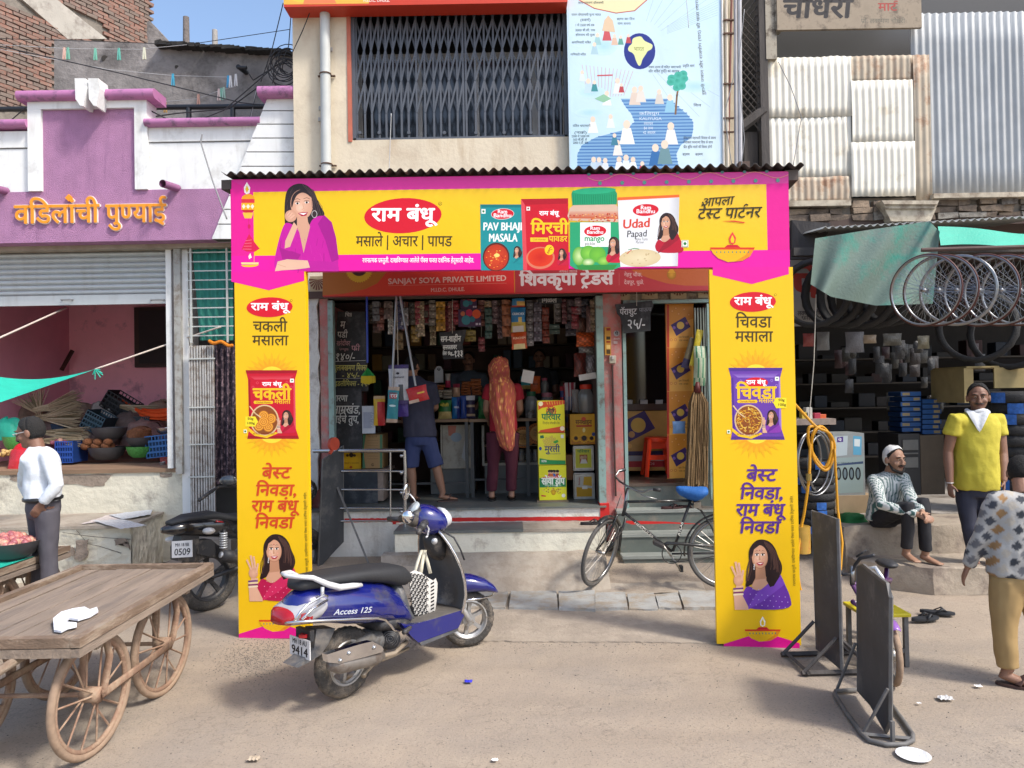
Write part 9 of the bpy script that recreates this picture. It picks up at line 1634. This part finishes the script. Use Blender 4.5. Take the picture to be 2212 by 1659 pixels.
fc=P(*ZT(1362,1060),5.0);fc.z=.2;spoked(fc,(.97,-.22,0),.2,kbk,CTY,CHR,.022,20);rc=P(*ZT(1230,770),5.9);rc.z=.2;spoked(rc,(.95,-.3,0),.2,kbk,DTY,CHR,.022,20);fender(fc,(.97,-.22,0),.225,-70,120,.06,0,kbk,M('lilac_fender',srgb('#8a5aa8'),.3,coat=.4));fender(rc,(.95,-.3,0),.225,10,170,.06,0,kbk,M('lilac_fender'))
hd=P(*ZT(1100,470),5.2);ko('frame',MB().tube([hd,Vector((rc.x,rc.y+-.3,.55)),rc],.016,8),PB);ko('frame',MB().tube([hd+Vector((0,0,-.12)),Vector(((fc.x+rc.x)/2,(fc.y+rc.y)/2,.28)),Vector((rc.x,rc.y-.25,.62))],.018,8),PB);ko('fork',MB().tube([hd+Vector((0,0,.12)),hd,fc],[.014,.016,.01],8),PB);ko('stem',MB().tube([hd,hd+Vector((0,0,.13))],.018,8),CHR);ko('saddle',MB().sph((rc.x,rc.y-.25,.66),(.07,.12,.03)),BPL)
ko('handlebar',MB().tube([P(*ZT(1010,370),5.25),P(*ZT(1040,405),5.2),P(*ZT(1090,400),5.2),P(*ZT(1120,340),5.18),P(*ZT(1150,300),5.12),P(*ZT(1240,280),5.0)],.012,8),BPL);ko('brake_lever',MB().tube([P(*ZT(1125,290),5.15),P(*ZT(1190,248),5.1)],.007,6),BPL);ko('lamp_bracket',MB().tube([P(*ZT(1185,370),5.1),P(*ZT(1250,360),5.05),P(*ZT(1290,420),5.0),P(*ZT(1310,470),5.0)],.014,6),SIL);ko('bell',MB().sph(P(*ZT(1365,735),5.1),(.03,.03,.045)),CHR)
st2=thing('low_stool','low stool with a yellow top behind the near sign board','stool',P(*ZT(1400,960),5.4));a=G(*ZT(1450,1000));
for dx in(0,-.28):
 for dy in(0,.28):obj('leg',MB().box((a.x+dx-.015,a.y+dy-.015,0),(a.x+dx+.015,a.y+dy+.015,.36)),BFR,st2,world=True)
obj('top',MB().rbox((a.x-.14,a.y+.14,.37),(.34,.34,.025),.006),M('yellow_stool_top',srgb('#c8b820'),.5,var=.15),st2,world=True);obj('rail',MB().box((a.x-.28,a.y-.012,.1),(a.x,a.y+.0,.13)),BFR,st2,world=True)
for lb,u,v,rz,c in(('grey strapped sandal on the ground by the platform step, left of its pair',1940,1252,70,'#3a3f3c'),('grey strapped sandal on the ground by the platform step, right of its pair',1966,1264,60,'#3a3f3c'),('black slipper lying in the sun, left of its pair',1998,1341,15,'#1f2228'),('black slipper lying in the sun, right of its pair',2025,1328,-20,'#1f2228')):p=G(u,v,.01);slipper('slipper',lb,(p.x,p.y,.02),rz,c)
pl=G(1973,1639);solo('paper_plate',MB().lathe([(.001,.003),(.06,.003),(.085,.012),(.088,.012),(.06,0)],22,c=(pl.x,pl.y,.012)),M('foil_white',(.75,.75,.76),.5,bump=.6),'round white paper plate lying on the road at the lower right','plate',smooth=True)
for lb,u,v,r_,c in(('crumpled silver foil on the road at the right',2041,1509,.035,(.5,.5,.5)),('tiny bright blue scrap on the road',1012,1473,.022,srgb('#2a2ac0')),('small white paper scrap at the bottom of the picture',1069,1643,.014,(.8,.8,.78)),('small white scrap lying near the foil',2113,1483,.018,(.8,.8,.8)),('dry curled leaf on the road at the lower left',548,1640,.028,(.42,.34,.25)),('white scrap beside the far slippers',1985,1520,.01,(.7,.7,.7))):
 p=G(u,v,.01);m_=MB();m_.grid(lambda a,b_:(p.x+(a-.5)*2.4*r_*(1+.5*noise.noise(Vector((b_*3,u,0)))),p.y+(b_-.5)*2*r_,.015+.5*r_*abs(noise.noise(Vector((a*3,b_*3,u))))),6,6);solo('litter',m_,M('litter_%d'%u,c,.6),lb,'litter')
pbm=[MB().sph((0,0,0),(1,.8,.6),6,4).mesh('pebble',M('gravel_%d'%k,c,.9))for k,c in enumerate(((.12,.11,.1),(.3,.27,.23),(.2,.17,.14)))]
gv=MB()
for k in range(2600):
 if k<1500:a=random.gauss(0,1);b_=random.gauss(0,1);u,v=560+a*45-b_*12,1415+b_*26
 elif k<2000:u,v=random.uniform(-100,2300),random.uniform(1330,1659)
 else:u,v=random.uniform(700,1560),1388+random.gauss(0,8)
 p=G(u,v,.0);r_=random.uniform(.0015,.0055);gv.sph((p.x,p.y,gz(p.x,p.y)+.002),(r_,r_*.8,r_*.6),5,3)
o=obj('gravel',gv,M('gravel_mix',(.2,.175,.15),.9,var=.5,scale=60));o['kind']='stuff';o['label']='loose gravel and grit scattered on the road'
def SKN(nm,c):return M('skin_'+nm,c,.55,var=.06,scale=20,bump=.15,bscale=80)
def lrp(a,b_,t):return a+(b_-a)*t
def body_frame(f):f=Vector(f).normalized();return f,Vector((0,0,1)).cross(f).normalized()
def head_part(m_,c,f,s_=1.0,neck=None,nr=.055):
 """skull, jaw, nose, ears; c = centre of the head, f = where the face looks"""
 f,l=body_frame(f);u=f.cross(l);u=u if u.z>0 else-u;T_=Matrix(((l.x,f.x,u.x,c.x),(l.y,f.y,u.y,c.y),(l.z,f.z,u.z,c.z),(0,0,0,1)))
 e=lambda p,r_:m_.sph((p[0]*s_,p[1]*s_,p[2]*s_),tuple(x*s_ for x in r_),14,10,mtx=T_)
 e((0,-.008,.025),(.074,.092,.085));e((0,.018,-.03),(.062,.07,.075));e((0,.04,-.085),(.036,.04,.028));e((0,.092,-.015),(.013,.016,.03));e((0,.1,-.035),(.018,.014,.012))
 for sg in(-1,1):e((sg*.077,-.008,-.01),(.011,.022,.032));e((sg*.036,.06,-.03),(.026,.02,.022));e((sg*.026,.076,.025),(.024,.014,.01))
 if neck:m_.tube([T_@Vector((0,-.02*s_,-.05*s_)),neck],[nr,nr*1.1],12)
 return T_
def face_bits(t,T_,s_,hair='#15110f',beard=None,moust=True):
 g=lambda nm,mts,fn,c:obj(nm,fn,M(nm+c[1:],srgb(c),.6),t,smooth=True,world=True);q=lambda*p:T_@(Vector(p)*s_)
 for sg in(-1,1):
  m_=MB();m_.sph(q(sg*.028,.084,.004),(.01*s_,.008*s_,.006*s_),8,6);g('eye',0,m_,'#a89484');m_=MB();m_.sph(q(sg*.028,.092,.004),(.0055*s_,)*3,8,6);g('pupil',0,m_,'#15100e');m_=MB();m_.tube([q(sg*.012,.093,.022),q(sg*.03,.092,.028),q(sg*.05,.078,.02)],[.004,.0055,.003],5);g('eyebrow',0,m_,hair)
 m_=MB();m_.tube([q(-.024,.083,-.062),q(0,.093,-.06),q(.024,.083,-.062)],[.004,.008,.004],6,flat=(.6,1));g('mouth',0,m_,'#6a3430')
 if moust:m_=MB();m_.tube([q(-.032,.08,-.052),q(-.012,.096,-.046),q(.012,.096,-.046),q(.032,.08,-.052)],[.004,.008,.008,.004],6);g('moustache',0,m_,hair)
 if beard:m_=MB();m_.tube([q(-.07,.01,-.03),q(-.058,.045,-.085),q(0,.083,-.112),q(.058,.045,-.085),q(.07,.01,-.03)],[.008,.014,.018,.014,.008],8);g('beard',0,m_,hair)
def hair_cap(t,T_,s_,col='#14110f',front=.6,name='hair'):
 m_=MB();n=22
 def f(a,b_):
  an=a*2*math.pi;fr=max(0,math.sin(an));low=-.05+.146*fr**front;ph=b_*math.pi/2;z=low+(.114-low)*math.sin(ph);k=math.cos(math.asin(max(-1,min(1,(z-.02)/.1))));k=max(k,0)
  return T_@(Vector((math.cos(an)*.0765*k,-.01+math.sin(an)*.0935*k,z))*s_*(1+.03*noise.noise(Vector((math.cos(an)*4,math.sin(an)*4,b_*5)))))
 m_.grid(f,n,9);o=obj(name,m_,M('hair_'+col[1:],tuple(x*.6 for x in srgb(col)),.85,var=.3,scale=60,bump=.6,bscale=120)if name=='hair' else M('cap_white',(.72,.72,.7),.85,var=.08,bump=.4,bscale=90),t,smooth=True,world=True);md=o.modifiers.new('t','SOLIDIFY');md.thickness=.004;md.offset=1;return o
def hand(m_,w,d,pl,s_=1.0,curl=.5,left=True):
 """w wrist, d along the hand, pl palm normal; five separate bent fingers"""
 d=Vector(d).normalized();pl=Vector(pl);pl=(pl-d*pl.dot(d)).normalized();x=d.cross(pl)*(1 if left else-1)
 m_.tube([w,w+d*.04*s_,w+d*.085*s_],[(.016,.026),(.015,.038),(.013,.038)],10,up=pl)
 for k,(o,L_)in enumerate(((-.029,.066),(-.01,.075),(.01,.07),(.028,.055))):
  b_=w+d*.078*s_+x*o*s_;c1_=b_+(d+pl*curl*.4)*L_*.42*s_;c2_=c1_+(d*(1-curl*.5)+pl*curl)*L_*.32*s_;m_.tube([b_,c1_,c2_,c2_+(d*(1-curl)+pl*curl*1.1)*L_*.28*s_],[.0095,.009,.0082,.007],7)
 b_=w+d*.02*s_-x*.022*s_;m_.tube([b_,b_+(d*.6-x*.8+pl*.3)*.035*s_,b_+(d*1.5-x*1.1+pl*.7)*.04*s_],[.012,.0105,.0085],8)
def foot(m_,an,f,s_=1.0):f=Vector(f).normalized();m_.tube([an+Vector((0,0,.02)),an+Vector((0,0,-.03))-f*.025,an+Vector((0,0,-.05))+f*.04,an+Vector((0,0,-.062))+f*.12,an+Vector((0,0,-.068))+f*.165],[(.036,.036),(.04,.038),(.032,.036),(.018,.04),(.011,.035)],12,up=f.cross(Vector((0,0,1))).cross(f));[m_.tube([an+Vector((0,0,-.066))+f*.14+f.cross(Vector((0,0,1)))*o,an+Vector((0,0,-.07))+f*(.185-abs(o)*.3)+f.cross(Vector((0,0,1)))*o],[.011,.009],6)for o in(-.03,-.015,0,.015,.029)]
def limb(m_,pts,rr,n=12):out=[];ro=[];[(out.append(lrp(a,b_,t)),ro.append(ra+(rb-ra)*t))for(a,b_),(ra,rb)in zip(zip(pts,pts[1:]),zip(rr,rr[1:]))for t in(0,.33,.66)];m_.tube(out+[pts[-1]],ro+[rr[-1]],n)
def torso(m_,pel,chest,neck,f,wd,dp,hem=None,flare=1.0,belly=1.0):
 """shirt body: rings from hem to neckline"""
 f,l=body_frame(f);up=(neck-pel).normalized();hem=hem or pel-up*.05;w_=[(0,1.0*flare,1.02*flare),(.2,.98,1.05*belly),(.42,.95,1.02*belly),(.62,1.0,1.02),(.78,.98,1.0),(.88,.86,.86),(.95,.62,.66),(1.0,.4,.5)]
 rings=[]
 for t,kw,kd in w_:
  c=(hem*(1-t/.62)+chest*(t/.62))if t<.62 else chest*(1-(t-.62)/.38)+neck*((t-.62)/.38);rings.append([c+l*math.copysign(abs(math.cos(a))**.85,math.cos(a))*wd*kw+f*math.copysign(abs(math.sin(a))**.9,math.sin(a))*dp*kd+(f*.0)for a in[2*math.pi*i/20 for i in range(20)]])
 m_.loft(rings)
def person(label,J,f,hf,skin,shirt,pants,loc,s_=1.0,hs=1.0,short=True,legs='long',sl=.55,hair='#14110f',cap=False,beard=None,moust=True,group=None,wd=.19,dp=.125,belly=1.0,hem=None,curl=.5,shoes=None,face=True,palms=None,shirtfn=None,hairfront=.6,pw=1.0,ar=1.12):
 J={k:Vector(v)for k,v in J.items()};t=thing('person',label,'person',loc,group);m_=MB();T_=head_part(m_,J['head'],hf,hs,J['neck']-Vector((0,0,.03)))
 for sd in 'LR':
  a,b_,c=J['s'+sd],J['e'+sd],J['w'+sd];limb(m_,[a,lrp(a,b_,.5),b_,lrp(b_,c,.35),c],[x*ar for x in(.05,.048,.04,.042,.028)]if short else[.035,.035,.03,.032,.027]);pn_=palms[sd]if palms else(J['neck']*0+Vector((0,0,0))+(J['pel']-c));hand(m_,c,c-b_+Vector((0,0,-.03)),pn_,1.0,curl,sd=='L')
  foot(m_,J['a'+sd],J.get('t'+sd,Vector(f))if 't'+sd in J else Vector(f),1)
  if legs=='short':h_,k_,a_=J['h'+sd],J['k'+sd],J['a'+sd];limb(m_,[lrp(h_,k_,.5),k_,lrp(k_,a_,.35),a_],[.075,.055,.056,.036])
  else:limb(m_,[lrp(J['k'+sd],J['a'+sd],.7),J['a'+sd]],[.04,.036])
 m_.tube([J['neck']-Vector((0,0,.05)),J['chest'],J['pel']],[.06,.1,.1],10)
 for sd in 'LR':m_.tube([J['chest']-Vector((0,0,.03)),J['s'+sd]-Vector((0,0,.03))],[.045,.04],8);m_.tube([J['pel'],J['h'+sd],J['k'+sd],J['a'+sd]],[.08,.07,.045,.034],8)
 t['k']=0;del t['k'];bm_=remesh(m_,.0085,2,name='body',mats=skin);inv=pm(t).inverted();bm_.transform(inv);obj('body',bm_,None,t)
 m_=MB();torso(m_,J['pel'],J['chest'],J['neck'],f,wd,dp,Vector(hem)if hem else None,belly=belly)
 for sd in 'LR':
  a,b_,c=J['s'+sd],J['e'+sd],J['w'+sd]
  if short:limb(m_,[lrp(J['chest'],a,.5)+Vector((0,0,.03)),a-Vector((0,0,.012)),lrp(a,b_,sl)],[.075,.074,.078])
  else:limb(m_,[lrp(J['chest'],a,.5)+Vector((0,0,.03)),a-Vector((0,0,.01)),lrp(a,b_,.5),b_,lrp(b_,c,.5),lrp(b_,c,.93)],[.075,.068,.062,.056,.05,.04])
 sm_=remesh(m_,.013,3,wr=.011,wscale=9,name='shirt',mats=shirt,stretch=(1,1,.7));sm_=paint_mesh(sm_,shirtfn)if shirtfn else sm_;sm_.transform(inv);obj('shirt',sm_,None,t)
 m_=MB();fl,ll=body_frame(f);m_.loft([[J['pel']+Vector((0,0,z))+ll*math.cos(a)*wd*k*.92+fl*math.sin(a)*dp*k for a in[2*math.pi*i/16 for i in range(16)]]for z,k in((-.12,.86),(-.05,.95),(.06,.93),(.1,.88))])
 for sd in 'LR':
  h_,k_,a_=J['h'+sd],J['k'+sd],J['a'+sd]
  limb(m_,[h_,lrp(h_,k_,.5),lrp(h_,k_,.95)]if legs=='short' else[h_,lrp(h_,k_,.5),k_,lrp(k_,a_,.5),lrp(k_,a_,.93)],[x*pw for x in([.1,.095,.095]if legs=='short' else[.098,.085,.068,.062,.058])])
 pm_=remesh(m_,.013,3,wr=.01,wscale=8,name='trousers',mats=pants,stretch=(1,1,.6));pm_.transform(inv);obj('shorts' if legs=='short' else 'trousers',pm_,None,t)
 if face:face_bits(t,T_,hs,hair,beard,moust)
 if hair:hair_cap(t,T_,hs,hair,hairfront)
 if cap:o=hair_cap(t,T_,hs*1.04,'#ffffff',.25,'skull_cap')
 if shoes:
  for sd in 'LR':a_=J['a'+sd];fd=J.get('t'+sd,Vector(f)).normalized();m_=MB();m_.loft([[a_+Vector((0,0,z))+fd*(.055+.13*math.cos(a))+fd.cross(Vector((0,0,1)))*.048*math.sin(a)for a in[2*math.pi*i/16 for i in range(16)]]for z in(-.098,-.08)]);m_.tube([a_+Vector((0,0,-.07))+fd*.05+fd.cross(Vector((0,0,1)))*.045,a_+Vector((0,0,-.015))+fd*.085,a_+Vector((0,0,-.07))+fd*.05-fd.cross(Vector((0,0,1)))*.045],.012,6,flat=(.5,2));obj('sandal',m_,shoes,t,smooth=30,world=True)
 return t,T_,J
def PV(u,v,Y):return P(u,v,Y)
V3=Vector;SK1,SK2,SK3=SKN('brown',(.26,.135,.085)),SKN('deep_brown',(.2,.1,.065)),SKN('wheat',(.33,.185,.12))
Y=7.3;k=lambda u,v,dy=0:P(u,v,Y+dy)
J=dict(head=k(2113,858),neck=k(2110,890),chest=k(2107,935),pel=k(2107,1045),sL=k(2155,903,.05),sR=k(2062,903,-.05),eL=k(2166,980),eR=k(2048,975),wL=k(2168,1040,-.1),wR=k(2052,1045,-.05),hL=k(2128,1062),hR=k(2086,1062),kL=k(2130,1140,-.02),kR=k(2094,1140,-.04),aL=k(2136,1200),aR=k(2103,1198))
for a in('aL','aR'):J[a].z=.36
t,T_,J=person('man in a yellow T-shirt with a white neck scarf standing on the platform step',J,(-.45,-.9,0),(-.45,-.88,-.03),SK2,M('yellow_tshirt',srgb('#b3a736'),.85,var=.06,bump=.2),M('navy_trousers',(.022,.025,.045),.8,var=.15),k(2107,1205),hs=1.22,wd=.21,dp=.17,belly=1.12,hair='#1c1a1a',sl=.5)
m_=MB();n_=J['neck'];m_.tube([n_+V3((.09*math.cos(a),-.01+.09*math.sin(a),.005+.012*math.sin(a*3)))for a in[2*math.pi*i/16 for i in range(16)]],.022,8,closed=True);m_.grid(lambda a,b_:n_+Matrix.Rotation(R(-26),3,'Z')@V3(((a-.5)*.2*(1-b_*.9),-.105-.045*b_**.5-.035*math.sin(b_*2),.01-.19*b_+.01*math.sin(a*9))),10,10);obj('neck_scarf',m_,M('white_cotton',(.68,.7,.72),.85,var=.12,bump=.3),t,smooth=True,world=True)
w=J['wR'];obj('bangle',MB().torus(w+V3((0,0,.01)),.032,.004,20,5,axis='Z'),SIL,t,smooth=True,world=True)
Y=7.7;k=lambda u,v,dy=0:P(u,v,Y+dy)
J=dict(head=k(1932,992,-.05),neck=k(1922,1018),chest=k(1915,1055),pel=k(1908,1112,.05),sL=k(1952,1032,-.08),sR=k(1888,1035,.02),eL=k(1968,1078,-.3),eR=k(1905,1090,-.3),wL=k(1993,1106,-.5),wR=k(1985,1112,-.52),hL=k(1925,1118,0),hR=k(1900,1118,0),kL=k(1995,1085,-.42),kR=k(1962,1095,-.46),aL=k(1999,1185,-.35),aR=k(1958,1172,-.35))
J['aL'].z=.345;J['aR'].z=.375;J['tL']=V3((.35,-.9,0));J['tR']=V3((.1,-1,0))
person('bearded man in a white skull cap and striped shirt sitting on the platform',J,(.1,-1,0),(.25,-.95,-.02),SK3,M('striped_shirt',attr=True,rough=.85,var=.05,bump=.2),M('black_trousers',(.014,.015,.02),.8,var=.2),k(1915,1130),hs=1.18,wd=.175,dp=.13,short=False,cap=True,beard=True,shirtfn=lambda c:(.055,.13,.12)if math.sin(c.x*210+c.y*150+6*noise.noise(c*5))>.25 else(.62,.64,.62),palms=dict(L=V3((-.6,.2,-.5)),R=V3((.5,.2,-.5))),curl=.8)
Y=4.95;k=lambda u,v,dy=0:P(u,v,Y+dy)
J=dict(head=k(2206,1022,.1),neck=k(2212,1062),chest=k(2205,1110),pel=k(2200,1230),sL=k(2152,1078),sR=k(2270,1080),eL=k(2118,1165,.05),eR=k(2300,1180),wL=k(2090,1225,.12),wR=k(2310,1260),hL=k(2178,1250),hR=k(2225,1250),kL=k(2170,1350),kR=k(2250,1350),aL=k(2178,1448),aR=k(2275,1450));J['aL'].z=.1;J['aR'].z=.1;J['tL']=V3((.8,-.5,0));J['tR']=V3((.4,.9,0))
def diam(c):
 u_,v_=c.x*11+c.z*8,c.z*11-c.x*8+c.y*5;a,b_=u_%1,v_%1;i=(int(math.floor(u_))*7+int(math.floor(v_))*3)%5
 if abs(a-.5)<.32 and abs(b_-.5)<.32:return((.035,.04,.05),(.3,.17,.07),(.14,.14,.15),(.4,.36,.3),(.05,.055,.07))[i]
 return(.38,.37,.35)
person('man in a diamond patterned shirt and khaki trousers cut by the right edge',J,(.15,1,0),(.5,.6,-.3),SK1,M('diamond_shirt',attr=True,rough=.85,var=.08,bump=.2),M('khaki_trousers',srgb('#a08558'),.85,var=.12),(J['aL'].x,J['aL'].y,0),wd=.2,dp=.14,short=False,hem=J['pel']-V3((0,0,.04)),shirtfn=diam,shoes=M('brown_sandal',(.06,.03,.025),.6),face=False,pw=1.15,curl=.45)
Y=6.2;k=lambda u,v,dy=0:P(u,v,Y+dy)
J=dict(head=k(66,934),neck=k(82,965),chest=k(92,1010),pel=k(93,1085),sL=k(62,990,-.1),sR=k(104,985,-.12),eL=k(55,1045,.12),eR=k(124,1048,-.15),wL=k(70,1085,.1),wR=k(90,1088,-.16),hL=k(85,1100,.08),hR=k(100,1100,-.06),kL=k(88,1190,.08),kR=k(105,1195,-.06),aL=k(80,1300,.08),aR=k(108,1300,-.06));J['aL'].z=.1;J['aR'].z=.1
t,T_,J=person('greying man in glasses and a white shirt walking left behind the handcart',J,(-.95,-.3,0),(-.97,-.15,-.2),SK2,M('white_shirt',(.66,.7,.75),.8,var=.05,bump=.2),M('grey_trousers',(.075,.07,.085),.8,var=.15),(J['aR'].x,6.2,0),hs=1.12,wd=.175,dp=.13,short=False,hair='#2a2827',hem=J['pel']+V3((0,0,.02)))
obj('glasses',MB().tube([T_@V3((.085,.0,.01)),T_@V3((.08,.1,.008)),T_@V3((.03,.115,-.005)),T_@V3((-.03,.115,-.005)),T_@V3((-.08,.1,.008)),T_@V3((-.085,0,.01))],.003,5),SIL,t,world=True);fl,ll=body_frame((-.95,-.3,0));obj('belt',MB().tube([J['pel']+V3((0,0,.035))+ll*math.cos(a)*.172+fl*math.sin(a)*.128 for a in[2*math.pi*i/24 for i in range(24)]],.02,6,closed=True),M('black_leather',(.015,.015,.016),.4),t,smooth=True,world=True)
Y=8.9;k=lambda u,v,dy=0:P(u,v,Y+dy)
J=dict(head=k(891,790),neck=k(893,812),chest=k(900,855),pel=k(908,940),sL=k(866,830),sR=k(932,832),eL=k(858,880,.05),eR=k(940,880,.1),wL=k(872,905,.3),wR=k(925,890,.35),hL=k(893,950),hR=k(925,950),kL=k(888,1012),kR=k(943,1010),aL=k(893,1066),aR=k(957,1064));J['aL'].z=J['aR'].z=FL+.095;J['tR']=V3((.9,.35,0));J['tL']=V3((.2,1,0))
person('customer in a navy T-shirt and blue shorts standing at the counter, seen from behind',J,(0,1,0),(.45,.9,0),SK1,M('navy_tshirt',(.03,.032,.06),.85,var=.1),M('blue_shorts',(.03,.045,.13),.85,var=.1),(J['pel'].x,8.9,FL),wd=.2,dp=.14,legs='short',hem=J['pel']-V3((0,0,.02)),face=False,shoes=M('brown_slipper',(.07,.04,.035),.7),sl=.8,hairfront=2)
J=dict(head=k(1079,795),neck=k(1083,818),chest=k(1086,860),pel=k(1087,925),sL=k(1058,836),sR=k(1116,836),eL=k(1051,885,.04),eR=k(1123,885,.04),wL=k(1056,905,.25),wR=k(1118,895,.25),hL=k(1070,935),hR=k(1103,935),kL=k(1066,1000),kR=k(1105,1000),aL=k(1062,1064),aR=k(1105,1064));J['aL'].z=J['aR'].z=FL+.095
t,T_,J=person('woman in a red shirt, maroon trousers and orange head scarf at the counter',J,(0,1,0),(-.3,1,0),SK1,M('red_kurti',srgb('#8f1224'),.85,var=.08),M('maroon_trousers',srgb('#451024'),.85,var=.1),(J['pel'].x,8.9,FL),wd=.165,dp=.13,hem=J['pel']-V3((0,0,.03)),face=False,hair=None,pw=1.12,shoes=M('black_sandal',(.02,.02,.02),.6))
cols_=[srgb(c)for c in('#b0504a','#d08a4a','#7c3440','#e0a868','#a8583c')]
prof_=[(771,1079,5),(774,1079,12),(780,1079,18),(790,1078,22),(802,1078,23),(818,1080,22),(830,1084,27),(850,1086,30),(880,1085,27),(910,1088,25),(940,1092,22),(962,1096,17),(972,1100,8)];m_=MB();hc_=J['head']
rings=[]
for v,uc,hw in prof_:
 c=k(uc,v,-.0);w_=hw*Y/F0;dpth=.115 if v<815 else(.17 if v<900 else.15);fb=1 if v<812 else.35;rings.append([V3((c.x+math.cos(a)*w_*(1+.06*math.sin(a*7+v)),c.y-math.sin(a)*dpth*(1 if math.sin(a)>0 else-0+fb)-.0,c.z+.01*math.sin(a*5+v)))for a in[math.pi*2*i/28 for i in range(28)]]if v<812 else[V3((c.x+math.cos(a)*w_,c.y-.03-abs(math.sin(a))*dpth*(1 if i_<14 else.93)+.012*math.sin(a*9+v*.05),c.z))for i_,a in enumerate([math.pi*2*i/28 for i in range(28)])])
m_.loft(rings,cap=True);me=m_.mesh('head_scarf',M('printed_scarf',attr=True,rough=.9,var=.1,bump=.3),True);sub=2
inv=pm(t).inverted();me.transform(inv);so2=obj('head_scarf',me,None,t);bm=bmesh.new();bm.from_mesh(me);bmesh.ops.subdivide_edges(bm,edges=bm.edges[:],cuts=3,use_grid_fill=True);bm.to_mesh(me);bm.free();paint_mesh(me,lambda c:cols_[int((noise.noise(c*32)*2.2+noise.noise(c*80)+5))%5]);me.polygons.foreach_set('use_smooth',[True]*len(me.polygons))
for lb,u0,Yk_,c,hv in(('shopkeeper in a grey blue shirt behind the counter, in the dim interior',1012,10.1,(.05,.065,.085),778),('second figure in dark clothes in the shadow behind the counter',1165,10.3,(.02,.02,.025),772)):
 k=lambda u,v,dy=0:P(u,v,Yk_+dy);J=dict(head=k(u0,hv),neck=k(u0,hv+22),chest=k(u0,hv+55),pel=k(u0,hv+120),sL=k(u0+30,hv+34),sR=k(u0-30,hv+34),eL=k(u0+36,hv+80),eR=k(u0-36,hv+80),wL=k(u0+20,hv+95,-.25),wR=k(u0-20,hv+95,-.25),hL=k(u0+14,hv+130),hR=k(u0-14,hv+130),kL=k(u0+15,hv+200),kR=k(u0-15,hv+200),aL=k(u0+15,1030),aR=k(u0-15,1030));J['aL'].z=J['aR'].z=FL+.07
 person(lb,J,(0,-1,0),(-.15,-1,-.1),SK2,M('dim_shirt_%d'%u0,c,.85,var=.1),M('dim_trousers',(.03,.03,.035),.85),(J['pel'].x,Yk_,FL),wd=.19,dp=.13)
bpy.data.scenes.remove(TS)
